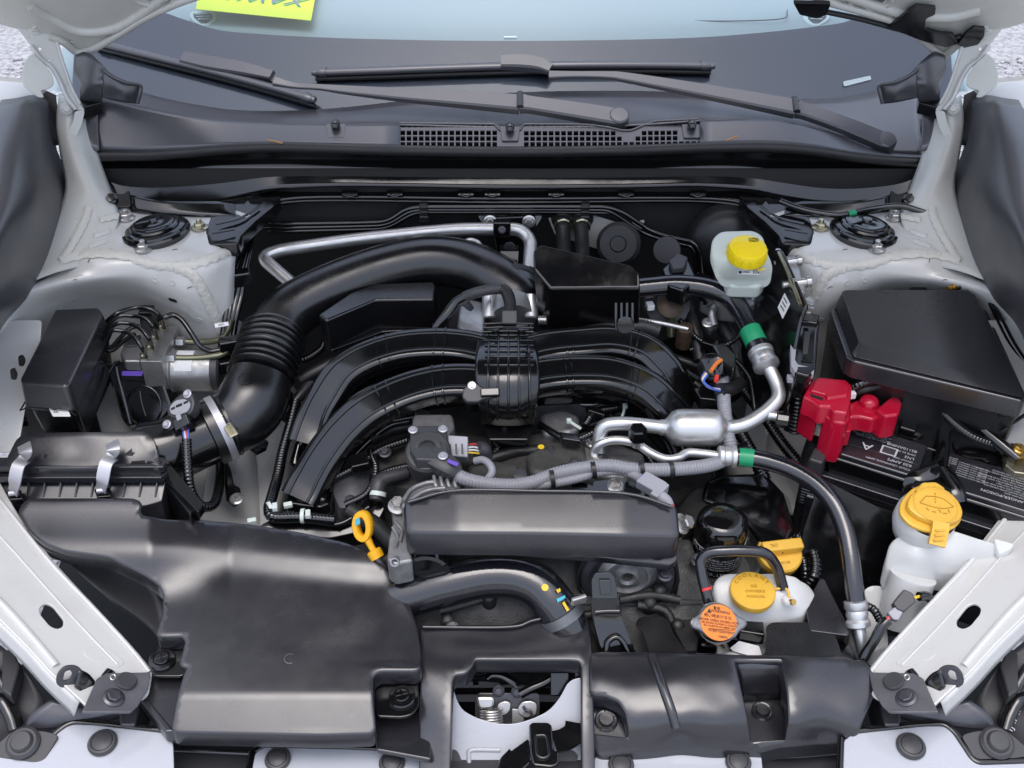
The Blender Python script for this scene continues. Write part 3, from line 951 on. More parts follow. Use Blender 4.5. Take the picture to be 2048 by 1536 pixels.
# small clear window in the band
loc, n = hit(bg_, 1715, 162, .0012)
fv = Fr(loc, (1, 0, 0), n)
plate("number_window", fv, [(1686, 163), (1741, 151), (1743, 159), (1688, 173)], .0008, M["dash"], ws, rnd=.003, bevel=.0002)
tube("sensor_dot", [hit(bg_, 1008, 75, .001)[0], hit(bg_, 1033, 75, .001)[0]], .003, M["dash_trim"], ws, sy=.5)

dash = thing("dashboard", "pale grey dashboard top seen through the windshield", "dashboard", (0, 1.3, .2))
dx = [-.9, -.6, -.3, 0, .3, .6, .9]
patch("dash_pad", [[V((x, 1.02 + .12 * (x / .7) ** 2 + q, .315 + .05 * math.sin(q * 3) - .02 * (x / .7) ** 2)) for x in dx] for q in (0, .1, .25, .5, .9)], M["dash"], dash, per=4)
for s, (cx, cy) in ((-1, (404, 36)), (1, (1640, 36))):
    f = Fr(Z(cx, cy, .345), (1, 0, 0), (0, -.2, 1))
    o = ML([(384, 22), (432, 22), (434, 38), (420, 50), (404, 52), (384, 40), (378, 30)], s)
    vt = plate("defroster_vent", f, o, .006, M["dash_trim"], dash, rnd=.008)
    plate("vent_grille", f, ML([(386, 27), (424, 26), (424, 38), (413, 47), (402, 47), (388, 36)], s), .002, M["dark_grey"], vt, h=.0015, rnd=.004)
    for k in range(3):
        a, b = f.P(*mx((390 + k * 3, 31 + k * 5), s), .003), f.P(*mx((424 - k * 2, 30 + k * 5), s), .003)
        tube("vent_slat", [a, b], .0015, M["dash_trim"], vt, segs=6)
for q in [[(720, -20), (712, 20), (704, 48)], [(1092, -10), (1105, 20), (1118, 48)], [(1180, -10), (1190, 22), (1300, 36), (1420, 42), (1560, 38), (1575, 20)]]:
    tube("pad_seam", [Z(p[0], p[1], .352) for p in q], .0012, M["dark_grey"], dash, segs=6)

sign = thing("paper_sign", "bright yellow-green paper sign with grey block letters lying upside down behind the windshield", "sign", Z(520, 20, .375))
f = fr3(Z(400, 20, .372), Z(625, 42, .372), Z(640, -50, .385))
plate("sheet", f, [(392, 18), (622, 41), (640, -60), (400, -75)], .0008, M["sign_yellow"], sign, rnd=.001, bevel=.0001)
dv = V(f.pix(622, 41)) - V(f.pix(392, 18))
ang = math.atan2(dv.y, dv.x)
for (mm, hh, off) in (("sign_green", .0004, 3), ("sign_grey", .0008, 0)):
    text("XAWAX", f, 508 + off * .6, -6 + off, .060, M[mm], sign, ang=ang + math.pi, h=hh, ext=.0001)

# ------------------------------------------------------------------ cowl
cowl = thing("cowl", "black plastic cowl panel with square-holed grille along the base of the windshield", "cowl", (0, .87, .25))
seal_px = [(180, 303), (240, 303), (300, 302), (380, 296), (450, 290), (540, 286), (650, 288), (800, 292), (1020, 295), (1250, 292), (1400, 287), (1500, 285), (1570, 287), (1640, 294), (1710, 305), (1790, 313), (1858, 316)]
ridge_px = [(196, 195), (240, 203), (300, 216), (380, 231), (450, 240), (540, 246), (650, 248), (800, 248), (1020, 254), (1250, 250), (1400, 240), (1500, 238), (1570, 242), (1640, 258), (1710, 282), (1772, 304), (1852, 310)]
rear_px = [(215, 160), (262, 180), (330, 200), (400, 214), (470, 224), (560, 226), (680, 220), (840, 203), (1040, 189), (1250, 186), (1420, 192), (1510, 198), (1600, 202), (1670, 200), (1730, 190), (1790, 172), (1830, 150)]
def cz(y): return y
front = [Yp(p[0], p[1], .850) for p in seal_px]
ridge = [Yp(p[0], p[1], .890 + .02 * ((p[0] - 1020) / 830) ** 2) for p in ridge_px]
dip = []
for a, b in zip(ridge_px, rear_px):
    q = (a[0] * .6 + b[0] * .4, a[1] * .6 + b[1] * .4)
    dip.append(Yp(q[0], q[1], .918 + .05 * ((q[0] - 1020) / 830) ** 2) + V((0, 0, -.012)))
rear = [hit(bg_, p[0], p[1], .006)[0] for p in rear_px]
# front sloping face: left solid, centre grille with real square holes, right solid
def strip(name, i0, i1, ra, rb, mt):
    return patch(name, [ra[i0:i1 + 1], [a.lerp(b, .5) for a, b in zip(ra[i0:i1 + 1], rb[i0:i1 + 1])], rb[i0:i1 + 1]], mt, cowl, per=4, thick=.003)
strip("front_face", 0, 7, front, ridge, M["trim_black"])
strip("front_face", 10, 16, front, ridge, M["trim_black"])
patch("wiper_trough", [ridge, dip, rear], M["trim_black"], cowl, per=4, thick=.003)
fg = fr3(Yp(800, 292, .850), Yp(1250, 292, .850), Yp(1020, 254, .890))
out_g = [(798, 293), (1020, 296), (1252, 293), (1430, 290), (1430, 246), (1400, 239), (1310, 243), (1290, 250), (1262, 262), (1246, 262), (1220, 256), (1180, 250), (1120, 249), (1046, 249), (1042, 262), (1000, 262), (996, 249), (798, 247)]
holes = []
def sq(x, y, w, h):
    return [(x, y), (x + w, y), (x + w, y + h), (x, y + h)]
for k in range(16):
    x = 801 + k * 12.25
    for j in range(3):
        holes.append(sq(x, 261 + j * 11.5 + (0), 9.3, 9.3))
    holes.append(sq(x + 1.5, 250.5, 8.3, 4.2))
for k in range(30):
    x = 1048 + k * 12.4
    for j in range(3):
        y = 262 + j * 11.0 - (max(0, x - 1250) * .012)
        if j == 0 and 1222 < x < 1272: continue
        if j == 1 and 1236 < x < 1262: continue
        if x > 1356 and x < 1404 and j < 2: continue
        if x > 1420: continue
        holes.append(sq(x, y, 9.4, 8.9))
    if x < 1178: holes.append(sq(x + 1, 251.2, 8.6, 4.0))
    if 1290 < x < 1346: holes.append(sq(x + 1, 245.5, 8.6, 4.2))
gr = holed("vent_grille", fg, out_g, holes, .003, M["trim_black"], cowl)
tube("grille_edge", [fg.P(*p, .001) for p in [(800, 247), (990, 249), (1000, 262), (1040, 262), (1046, 249), (1120, 249), (1180, 250), (1220, 256), (1246, 262), (1262, 262), (1290, 250), (1310, 243), (1396, 239)]], .002, M["trim_black"], cowl, bend=.006, segs=8)
patch("grille_backing", [[fg.P(x, 296, -.03) for x in (780, 1000, 1200, 1440)], [fg.P(x, 240, -.03) for x in (780, 1000, 1200, 1440)]], M["dark_void"], cowl, per=3)
# three washer nozzles
for (x, y) in ((672, 262), (1020, 268), (1383, 262)):
    nz = plate("nozzle_plate", fg, [(x - 20, y - 12), (x + 20, y - 12), (x + 16, y + 16), (x - 16, y + 16)], .003, M["trim_black"], cowl, h=.003, rnd=.002)
    c = fg.P(x, y, .004)
    tube("washer_nozzle", [c + V((0, .010, .004)), c + V((0, .002, .008)), c + V((0, -.006, .003))], [.006, .0075, .005], M["gloss_black"], nz)
# round pressed outline on the battery side
loc = Yp(1555, 275, .862)
fc = Fr(loc, (1, 0, 0), fg.n)
tube("pressed_ring", [front[12].lerp(ridge[12], .3) + V((x, 0, 0)) for x in (-.05, -.045)], .0006, M["trim_black"], cowl, segs=6)
tube("hood_seal", [Yp(p[0], p[1] + 9, .846) for p in seal_px], .0082, M["rubber"], cowl, per=5, sy=1.1)
# dark wall below the seal
wtop = [Yp(p[0], p[1] + 10, .846) for p in seal_px]
wl1 = [(186, 322), (240, 330), (300, 332), (380, 330), (450, 328), (540, 326), (650, 328), (800, 331), (1020, 334), (1250, 332), (1400, 328), (1500, 328), (1570, 331), (1640, 338), (1710, 342), (1790, 340), (1850, 330)]
wl2 = [(200, 345), (240, 356), (300, 358), (380, 352), (450, 347), (540, 343), (650, 344), (800, 346), (1020, 348), (1250, 347), (1400, 344), (1500, 346), (1570, 352), (1640, 360), (1710, 362), (1790, 356), (1840, 344)]
wl3 = [(222, 385), (246, 404), (300, 416), (380, 421), (450, 412), (540, 382), (650, 372), (800, 372), (1020, 376), (1250, 374), (1400, 372), (1500, 381), (1570, 400), (1640, 413), (1710, 414), (1790, 402), (1828, 382)]
patch("front_wall", [wtop, YL(wl1, .853), YL(wl2, .846), YL(wl3, .824)], M["gloss_black"], cowl, per=4, thick=.003)

# corner mouldings at the ends of the windshield base
for s in (-1, 1):
    lab = "dark grey plastic corner moulding at the windshield base on the air filter side" if s < 0 else "dark grey plastic corner moulding at the windshield base on the battery side"
    cm = thing("corner_moulding", lab, "trim", Z(*mx((190, 190), s), .38), "corner mouldings at the windshield base")
    zpatch("shell", [
        [(150, 110, .46), (172, 104, .47), (196, 122, .465), (210, 138, .455)],
        [(148, 140, .44), (165, 140, .445), (190, 150, .445), (208, 150, .445)],
        [(158, 165, .42), (170, 170, .425), (188, 172, .43), (206, 168, .435)],
        [(160, 195, .40), (175, 198, .40), (190, 200, .40), (204, 198, .405)],
        [(158, 212, .38), (172, 212, .38), (186, 210, .385), (202, 206, .39)]], M["trim_black"], cm, s, per=4, thick=.003)
    zpatch("wing", [
        [(204, 142, .452), (224, 156, .445), (250, 166, .437), (284, 170, .43)],
        [(206, 165, .437), (224, 176, .43), (250, 186, .423), (280, 188, .416)],
        [(205, 196, .412), (224, 200, .409), (248, 205, .405), (275, 208, .40)]], M["trim_black"], cm, s, per=4, thick=.004)
    tube("wing_edge", ZL(ML([(208, 140, .457), (226, 154, .45), (252, 165, .442), (284, 169, .434), (280, 188, .42), (275, 207, .405)], s)), .003, M["trim_black"], cm, bend=.01, segs=8)
    # step block
    prism("stop_block", ZL(ML([(156, 200), (188, 196), (190, 184), (202, 186), (202, 204), (158, 216)], s), .395), M["gloss_black"], cm, down=(0, 0, -.02), bevel=.002)
    # cowl end panel
    zpatch("end_panel", [
        [(176, 202, .392), (186, 200, .393), (196, 196, .396)],
        [(172, 240, .368), (180, 245, .365), (196, 245, .363)],
        [(178, 296, .336), (186, 300, .334), (198, 301, .333)]], M["trim_black"], cm, s, per=4, thick=.003)

# two wipers
def wiper(label, blade, holder, arm, head):
    w = thing("wiper", label, "wiper", hit(bg_, blade[len(blade) // 2][0], blade[len(blade) // 2][1])[0], "windshield wipers")
    B = [hit(bg_, p[0], p[1], .016)[0] for p in blade]
    tube("blade_spoiler", B, .0085, M["trim_black"], w, per=6, sy=.75, segs=10)
    tube("blade_rubber", [hit(bg_, p[0], p[1] + 5, .006)[0] for p in blade], .0045, M["rubber"], w, per=6, segs=8)
    for e in (0, -1):
        d = (B[e] - B[1 if e == 0 else -2]).normalized()
        tube("end_cap", [B[e] - d * .022, B[e] - d * .01, B[e] + d * .004], [.0098, .0095, .006], M["trim_black"], w, sy=.8, segs=12)
    # holder clip
    H = [hit(bg_, p[0], p[1] + 2, .020)[0] for p in holder]
    nn = hit(bg_, *holder[0])[1]
    pr = [(-1, -.5), (-1, .3), (-.8, .55), (.8, .55), (1, .3), (1, -.5)]
    tube("blade_holder", H, [.012, .014, .013, .009][:len(H)], M["trim_black"], w, per=5, prof=pr, up=nn, sharp=24)
    A = [hit(bg_, p[0], p[1], p[2])[0] if p[1] < 190 and p[2] < .05 else Yp(p[0], p[1], p[3]) for p in arm]
    pr2 = [(-1, -.5), (-1, .22), (-.82, .42), (.82, .42), (1, .22), (1, -.5)]
    tube("arm", A, [p[4] for p in arm], M["trim_black"], w, per=1 if False else 6, prof=pr2, up=(0, -.45, .9), sharp=24)
    Hd = [Yp(p[0], p[1], p[2]) for p in head]
    tube("arm_head", Hd, [p[3] for p in head], M["trim_black"], w, per=6, prof=pr2, up=(0, -.45, .9), sharp=24)
    d = (Hd[0] - A[-1])
    tube("hinge_pin", [A[-1] + V((0, -.016, .0)), A[-1] + V((0, .014, .012))], .0058, M["gloss_black"], w)
    c = Hd[-1]
    lathe("pivot_cap", [(0, -.012), (.0165, -.012), (.0165, .007), (.014, .0095), (0, .010)], c, (0, -.45, .9), M["trim_black"], w, segs=24)
    return w
wiper("black wiper whose arm crosses above the middle of the cowl grille",
      [(196, 94), (260, 110), (330, 128), (410, 148), (500, 172), (570, 192), (632, 211)],
      [(378, 128), (430, 140), (500, 152), (553, 164)],
      [(548, 162, .06, .985, .008), (590, 171, .06, .978, .005), (640, 174, .06, .972, .0052), (700, 180, .06, .965, .008), (820, 190, .06, .95, .0120), (940, 199, .06, .937, .0145), (1040, 207, .06, .925, .0165)],
      [(1044, 206, .925, .0165), (1060, 208, .922, .0145), (1120, 217, .915, .0155), (1190, 228, .908, .0165), (1238, 236, .902, .0165)])
wiper("black wiper lying level on the glass, pivoting on the battery side",
      [(634, 157), (760, 153), (900, 148), (1040, 144), (1180, 142), (1320, 142), (1419, 144)],
      [(1002, 138), (1040, 138), (1075, 142), (1100, 152)],
      [(1098, 150, .06, .990, .008), (1150, 149, .06, .986, .006), (1215, 150, .06, .98, .0068), (1250, 154, .06, .976, .0085), (1360, 173, .06, .962, .0115), (1480, 195, .06, .948, .014), (1590, 216, .06, .935, .0165)],
      [(1594, 216, .935, .016), (1612, 222, .932, .014), (1670, 242, .922, .0145), (1730, 266, .912, .0155), (1772, 284, .905, .016)])

# ------------------------------------------------------------------ grey fender trims
for s in (-1, 1):
    lab = "smooth dark grey inner fender cover beside the air filter side strut tower" if s < 0 else "smooth dark grey inner fender cover beside the fuse box and battery"
    ft = zpatch("fender_cover", [
        [(-40, 205, .415), (30, 196, .43), (66, 190, .42), (92, 200, .385), (104, 216, .34)],
        [(-80, 300, .41), (6, 290, .425), (62, 285, .405), (92, 290, .36), (114, 300, .31)],
        [(-100, 400, .385), (-10, 400, .405), (56, 395, .38), (104, 390, .33), (150, 385, .27)],
        [(-110, 500, .37), (-30, 500, .385), (20, 490, .36), (76, 490, .31), (126, 490, .25)],
        [(-120, 600, .345), (-50, 600, .355), (-6, 595, .335), (34, 590, .29), (74, 580, .23)],
        [(-130, 690, .315), (-80, 690, .32), (-40, 680, .305), (-16, 668, .27), (6, 652, .22)],
        [(-140, 800, .27), (-110, 790, .275), (-80, 780, .26), (-50, 770, .23), (-30, 750, .18)],
    ], M["fender_grey"], None, s, per=5, thick=.003)
    tag(ft, lab, "fender cover", "inner fender covers")
    # dark pocket behind the hinge
    pk = zpatch("hinge_pocket", [[(66, 170, .40), (90, 180, .39), (112, 190, .38)], [(84, 215, .37), (100, 225, .36), (116, 235, .355)], [(96, 290, .33), (108, 290, .325), (118, 290, .32)]], M["dark_void"], None, s, per=4, thick=.003)
    tag(pk, "dark rubber pocket under the hood hinge on the " + ("air filter" if s < 0 else "battery") + " side", "rubber seal", "hinge pockets")

for q, lab in (([(536, 287), (552, 290), (566, 293)], "thin brown pine needle lying on the cowl seal"), ([(1452, 288), (1466, 282), (1474, 280)], "thin brown twig bit caught beside the cowl grille")):
    nd = tube("pine_needle", [Yp(a, b, .838) + V((0, 0, .006)) for a, b in q], .0013, M["wood_bit"], None, segs=6)
    tag(nd, lab, "debris", "bits of debris")

# ================================================================== STRUT MOUNTS
for s in (-1, 1):
    c, n = hit(SIDE[s]['bvh'], *mx((312, 462), s))
    lab = "black strut mount cap on the white tower beside the relay box" if s < 0 else "black strut mount cap on the white tower behind the large fuse box"
    ax = V((-.10 * s * -1, .06, 1))
    sm = thing("strut_mount", lab, "strut mount", c, "strut mount caps")
    lathe("rubber_seat", [(0, -.01), (.050, -.01), (.052, .0), (.050, .003), (.046, .003), (.045, .006), (.041, .008), (0, .008)], c, ax, M["wet_black"], sm, segs=40)
    lathe("dust_cap", [(.036, .007), (.038, .010), (.036, .0125), (.032, .013), (.031, .015), (.025, .0162), (.022, .0155), (.013, .017), (.008, .0175), (.007, .021), (0, .0215)], c, ax, M["gloss_black"], sm, segs=40)
    tube("cap_tab", [c + V((-.024, -.012, .0185)), c + V((-.006, -.005, .0195))], .0016, M["gloss_black"], sm, segs=6)
    for (bx, by) in [(253, 437), (400, 456), (287, 499)]:
        p, nn = hit(SIDE[s]['bvh'], *mx((bx, by), s))
        bolt("flange_nut", p, V((0, .05, 1)), .0085, M["zinc_yellow"] if (bx == 400) else M["steel"], sm, stud=.007)

# ================================================================== RELAY BOX (air filter side)
rb = thing("relay_box", "black relay box with white code label on the inner fender", "relay box", Z(110, 800, .08))
top = ZL([(110, 618), (196, 614), (206, 628), (140, 766), (130, 772), (44, 764), (40, 756)], .205)
prism("lid", top, M["satin_black"], rb, bot=taperdown(top, .042, 1.07), bevel=.007, bseg=4)
b2 = taperdown(top, .040, 1.0)
bs = prism("base", b2, M["gloss_black"], rb, bot=taperdown(b2, .065, .88), bevel=.003)
f = fr3(Z(60, 790, .16), Z(140, 792, .16), Z(75, 850, .11))
lp_, ln_ = hit(bvh_of(bs), 112, 812)
f = Fr(lp_, (1, .05, 0), ln_)
lb = plate("code_label", f, [(92, 806), (130, 807), (142, 834), (106, 834)], .0006, M["label_white"], rb, h=.0012, rnd=.002, bevel=.0001)
for k in range(4):
    u0 = f.pix(100 + k * 2, 813 + k * 5)
    plate("print_line", f, [(98 + k * 3, 812 + k * 4.2), (108 + k * 3, 812 + k * 4.2), (109 + k * 3, 814 + k * 4.2), (99 + k * 3, 814 + k * 4.2)], .0002, M["print_black"], lb, h=.0016, rnd=0, bevel=.00005)
tube("lid_seam", [p + V((0, 0, .0003)) for p in taperdown(top, .040, 1.075)] + [taperdown(top, .040, 1.075)[0]], .0012, M["gloss_black"], rb, per=2, segs=6)
for (x, y) in ((62, 790), (136, 792)):
    plate("latch_tab", f, [(x - 6, y - 5), (x + 6, y - 5), (x + 5, y + 6), (x - 5, y + 6)], .004, M["gloss_black"], rb, h=.005, rnd=.001)
prism("mount_ear", ZL([(8, 790), (16, 778), (30, 780), (48, 815), (54, 840), (36, 842), (14, 812)], .125), M["gloss_black"], rb, down=(0, 0, -.012), bevel=.002)
bolt("mount_bolt", Z(21, 790, .126), V((0, -.3, 1)), .006, M["steel"], rb)
prism("mount_leg", ZL([(120, 840), (190, 815), (196, 838), (170, 842), (150, 846)], .09), M["gloss_black"], rb, down=(0, 0, -.04), bevel=.002)
prism("foot_clip", ZL([(122, 840), (142, 838), (146, 848), (124, 850)], .075), M["grey_connector"], rb, down=(0, 0, -.012), bevel=.0015)

# ================================================================== BRAKE ACTUATOR
ab = thing("brake_actuator", "aluminium brake actuator block with round motor and black controller", "brake actuator", Z(300, 800, .05))
blk = ZL([(279, 722), (322, 723), (357, 651), (312, 653)], .150)
bt = [p + V((0, 0, -.075)) for p in blk]
prism("valve_block", blk, M["alum_dull"], ab, bot=bt, bevel=.0015)
a, b = Z(345, 740, .105), Z(444, 742, .105)
a.y = b.y = (a.y + b.y) / 2
d = (b - a).normalized()
L = (b - a).length
mo = lathe("motor", [(0, 0), (.034, 0), (.034, .004), (.0315, .006), (.0315, L - .016), (.031, L - .012), (0, L - .012)], a, d, M["alum_dull"], ab, segs=40)
lathe("motor_end", [(.0305, L - .013), (.0305, L - .002), (.027, L + .001), (.012, L + .001), (.010, L), (0, L)], a, d, M["dark_grey"], ab, segs=40)
# label wrapped on the motor
vs, fs = [], []
for i in range(9):
    t = math.radians(35 + i * 9)
    for x in (.012, .038):
        vs.append(a + d * x + V((0, -math.cos(t), math.sin(t))) * .0319)
fs = [(2 * i, 2 * i + 1, 2 * i + 3, 2 * i + 2) for i in range(8)]
mk("motor_label", vs, fs, M["label_white"], mo)
# black controller in front-left
cw = Z(213, 748, .115)
frm = Fr(Z(270, 800, .085), (.97, .12, 0), (-.10, -.78, .55))
case = plate("controller", frm, [(214, 748), (228, 726), (246, 722), (304, 728), (326, 760), (345, 815), (318, 852), (292, 852), (256, 856), (244, 842)], .035, M["gloss_black"], ab, bevel=.004, rnd=.005)
plate("cover_plate", frm, [(240, 744), (252, 738), (302, 742), (300, 764), (246, 760)], .004, M["gloss_black"], case, h=.004, rnd=.003)
plate("purple_sticker", frm, [(247, 742), (290, 742), (286, 752), (246, 751)], .0005, M["purple_film"], case, h=.0048, rnd=.001, bevel=.0001)
cc = frm.pix(288, 812)
ring = [frm.p3(cc[0] + .027 * math.cos(t), cc[1] + .030 * math.sin(t), .001) for t in [2 * math.pi * k / 28 for k in range(29)]]
tube("round_bead", ring, .0012, M["wet_black"], case, segs=6)
for q in [[(280, 782), (284, 806), (292, 832)], [(246, 782), (276, 783)], [(300, 790), (320, 800)]]:
    tube("raised_rib", [frm.P(*p, .0005) for p in q], .001, M["gloss_black"], case, segs=6)
tube("case_rim", [frm.P(*p, .001) for p in [(216, 750), (230, 728), (240, 724)]] + [frm.P(*p, .001) for p in [(222, 752), (246, 838), (258, 852)]][::-1][:0], .0025, M["satin_black"], case, segs=8)
tube("case_edge", [frm.P(*p, .002) for p in [(234, 734), (238, 756), (250, 800), (262, 848)]], .003, M["satin_black"], case)
prism("silver_shoulder", ZL([(240, 706), (250, 676), (276, 670), (300, 676), (290, 700), (280, 722), (248, 722)], .14), M["alum_dull"], ab, down=(0, 0, -.045), bevel=.003)
prism("shoulder_cap", ZL([(250, 692), (262, 672), (282, 668), (276, 690)], .143), M["dark_grey"], ab, down=(0, 0, -.01), bevel=.002)
# tube nuts + brake pipes
ends = [(326, 653), (312, 674), (303, 694), (290, 712)]
p0s = [(205, 650), (206, 662), (206, 672), (204, 682)]
mids = [[(232, 628), (268, 616), (300, 618), (318, 630)], [(236, 634), (266, 632), (292, 638), (306, 654)], [(232, 648), (262, 648), (284, 660), (298, 678)], [(222, 662), (252, 664), (272, 678), (284, 696)]]
for e, p0, m in zip(ends, p0s, mids):
    lathe("tube_nut", [(0, 0), (.0068, 0), (.0068, .006), (.005, .008), (.005, .011), (0, .011)], Z(e[0], e[1] + 3, .150), (0, 0, 1), M["zinc_yellow"], ab, segs=6, sharp=20)
bp = thing("brake_pipes", "bundle of thin black brake pipes looping over the actuator", "brake pipe", Z(230, 660, .17))
for e, p0, m in zip(ends, p0s, mids):
    pts = [Z(p0[0], p0[1], .175)] + [Z(q[0], q[1], .195) for q in m[:3]] + [Z(m[3][0], m[3][1], .185), Z(e[0], e[1] - 4, .162), Z(e[0] + 2, e[1] + 4, .150)]
    tube("pipe", pts, .0032, M["wet_black"], bp, segs=10)
tube("pipe", ZL([(316, 640, .18), (332, 634, .185), (346, 630, .185), (364, 640, .18), (384, 668, .165), (400, 692, .15), (420, 702, .14), (440, 700, .14)]), .0042, M["wet_black"], bp, segs=10)
tube("pipe", ZL([(206, 690, .16), (222, 694, .15), (240, 676, .15), (262, 656, .155), (290, 650, .155)]), .0034, M["wet_black"], bp, segs=10)
tube("pipe", ZL([(210, 700, .15), (226, 700, .145), (250, 680, .145), (270, 668, .145)]), .0034, M["wet_black"], bp, segs=10)
cbox("pipe_clamp", Z(197, 672, .175), (1, 0, 0), (0, 1, 0), (0, 0, 1), (.022, .03, .022), M["gloss_black"], bp)
cbox("pipe_clamp", Z(298, 642, .165), (1, 0, 0), (0, 1, 0), (0, 0, 1), (.020, .022, .045), M["gloss_black"], bp)
tube("clamp_post", ZL([(206, 690, .14), (214, 730, .09)]), .006, M["gloss_black"], bp)
# olive pipes to the rear
tube("olive_pipe", ZL([(362, 683, .135), (400, 684, .135), (432, 681, .14), (452, 668, .15), (462, 640, .17)]), .0048, M["olive_pipe"], bp, segs=12)
tube("olive_pipe", ZL([(346, 716, .135), (390, 716, .135), (430, 712, .138), (448, 706, .14), (466, 690, .15)]), .0048, M["olive_pipe"], bp, segs=12)
for (x, y) in ((358, 684), (340, 716)):
    lathe("tube_nut", [(0, 0), (.0085, 0), (.0085, .011), (.006, .013), (0, .013)], Z(x - 4, y, .135), (1, 0, 0), M["steel"], ab, segs=6, sharp=20)
wh = thing("brake_pipe_riser", "bundle of black pipes and wires rising beside the white strut tower", "pipe bundle", Z(455, 700, .1))
for k, (dx, r) in enumerate(((0, .005), (9, .0045), (18, .0055), (27, .0045))):
    tube("riser_pipe", ZL([(438 + dx * .7, 720 + dx, .12), (444 + dx * .8, 680, .14), (452 + dx * .8, 630, .17), (456 + dx, 590, .19), (468 + dx * .7, 556, .21), (478 + dx * .6, 520, .22), (495 + dx * .4, 470, .23)]), r, M["wet_black"], wh, segs=10)
for (x, y, z) in ((478, 556, .215), (462, 690, .148), (462, 730, .12)):
    cbox("pipe_clamp", Z(x, y, z), (1, .3, 0), (-.3, 1, 0), (0, 0, 1), (.034, .02, .024), M["gloss_black"], wh, bevel=.003)
f = Fr(Z(442, 650, .175), (1, .05, 0), (0, -.7, .7))
tg = plate("white_tag", f, [(428, 647), (456, 643), (458, 651), (430, 656)], .004, M["label_white"], wh, rnd=.001)
text("A571", f, 443, 649.5, .0045, M["print_black"], tg, ang=.1)

# ================================================================== AIR INTAKE HOSE
ih = thing("intake_hose", "thick black corrugated air intake hose from air filter box to throttle body", "air hose", Z(520, 800, .05))
rear = tube("rear_duct", ZL([(548, 672, .150), (572, 632, .165), (622, 598, .178), (700, 563, .192), (780, 536, .203), (860, 522, .21), (930, 530, .21), (990, 556, .205), (1026, 584, .195), (1034, 604, .185)]),
            [.044, .043, .041, .040, .039, .039, .039, .0385, .037, .036], M["duct_black"], ih, per=8, segs=28)
# bellows: rings
bp_ = ZL([(548, 668, .150), (536, 708, .142), (522, 752, .130)])
path = cr([(p.x, p.y, p.z, .046) for p in bp_], 30)
rs = resample([(a[0], a[1], a[2], a[3]) for a in path], .0012)
Ltot = rs[-1][2]
pp = []
for p, r, s_ in rs:
    k = .5 - .5 * math.cos(2 * math.pi * s_ / (Ltot / 8))
    pp.append((p, .0415 + .0085 * (k ** .8)))
vs, fs = sweep(pp, 40)
mk("bellows", vs, fs, M["duct_black"], ih, sharp=180)
el = tube("elbow", ZL([(522, 752, .130), (514, 778, .120), (502, 806, .110), (482, 832, .100), (456, 850, .093), (430, 862, .090)]), [.045, .049, .051, .049, .046, .045], M["duct_black"], ih, per=8, segs=30)
tip = Z(430, 862, .090); dirv = (Z(456, 850, .093) - tip).normalized()
lathe("hose_cuff", [(.044, -.01), (.049, -.008), (.049, .004), (.0465, .006), (.0465, .016), (.048, .018), (.048, .022), (.046, .024)], tip, dirv, M["duct_black"], ih, segs=40)
cl = lathe("hose_clamp", [(.0475, .004), (.0495, .004), (.0495, .0145), (.0475, .0145)], tip, dirv, M["clip_metal"], ih, segs=48)
be = bvh_of(el, cl)
p, n = hit(be, 460, 858)
cbox("clamp_screw", p + n * .004, V((.6, -.8, -.3)), dirv, n, (.026, .014, .010), M["zinc_yellow"], ih, bevel=.002)
bolt("clamp_screw_head", p + V((-.012, .012, .010)), V((-.6, .6, .5)), .0055, M["zinc_yellow"], ih)
p, n = hit(be, 490, 757)
fe_ = Fr(p, (1, .2, 0), n)
tube("moulded_mark", [fe_.p3(.0105 * math.cos(t), .0105 * math.sin(t), .0005) for t in [2 * math.pi * k / 20 for k in range(21)]], .0006, M["duct_black"], ih, segs=6)
# resonator box moulded to the duct
rz = .203
rtop = ZL([(636, 628), (652, 641), (751, 599), (868, 598), (872, 572), (868, 562), (752, 566), (700, 585)], rz)
prism("resonator", rtop, M["duct_black"], ih, down=(0, .004, -.058), bevel=.0045, bseg=3)
low = ZL([(648, 690), (664, 700), (764, 663), (876, 656), (880, 640), (760, 644)], .148)
prism("resonator_flange", low, M["gloss_black"], ih, down=(0, 0, -.006), bevel=.002)
# spigot into the filter box with the flow sensor
sp = tube("spigot", ZL([(436, 860, .090), (390, 880, .087), (340, 900, .085), (290, 912, .083)]), [.043, .044, .046, .048], M["gloss_black"], ih, per=6, segs=30)

ms = thing("air_flow_sensor", "black air flow sensor with grey top and wired plug on the intake tube", "sensor", Z(365, 830, .13))
bsp = bvh_of(sp)
f = Fr(Z(362, 820, .150), (.9, .45, 0), (-.25, -.55, .8))
plate("sensor_body", f, [(332, 815), (350, 795), (368, 783), (382, 783), (390, 805), (384, 825), (368, 836), (345, 838), (334, 830)], .02, M["dark_grey"], ms, bevel=.003, rnd=.006)
plate("sensor_face", f, [(340, 816), (352, 802), (372, 798), (384, 808), (378, 824), (360, 832), (344, 830)], .003, M["grey_connector"], ms, h=.003, rnd=.005)
for q in [[(344, 818), (352, 814), (353, 818), (345, 822)], [(354, 812), (366, 807), (367, 812), (355, 817)], [(369, 806), (378, 802), (379, 806), (370, 810)]]:
    plate("sensor_slot", f, q, .001, M["dark_void"], ms, h=.0036, rnd=.0008, bevel=.0002)
plate("mount_ear", f, [(326, 850), (336, 836), (352, 838), (348, 856), (334, 862)], .012, M["gloss_black"], ms, rnd=.004)
for (x, y) in ((375, 788), (334, 849)):
    bolt("screw", f.P(x, y, .0005), f.n, .0042, M["clip_metal"], ms)
cbox("plug", f.P(366, 846, -.003), f.ex, f.ey, f.n, (.024, .018, .02), M["gloss_black"], ms)
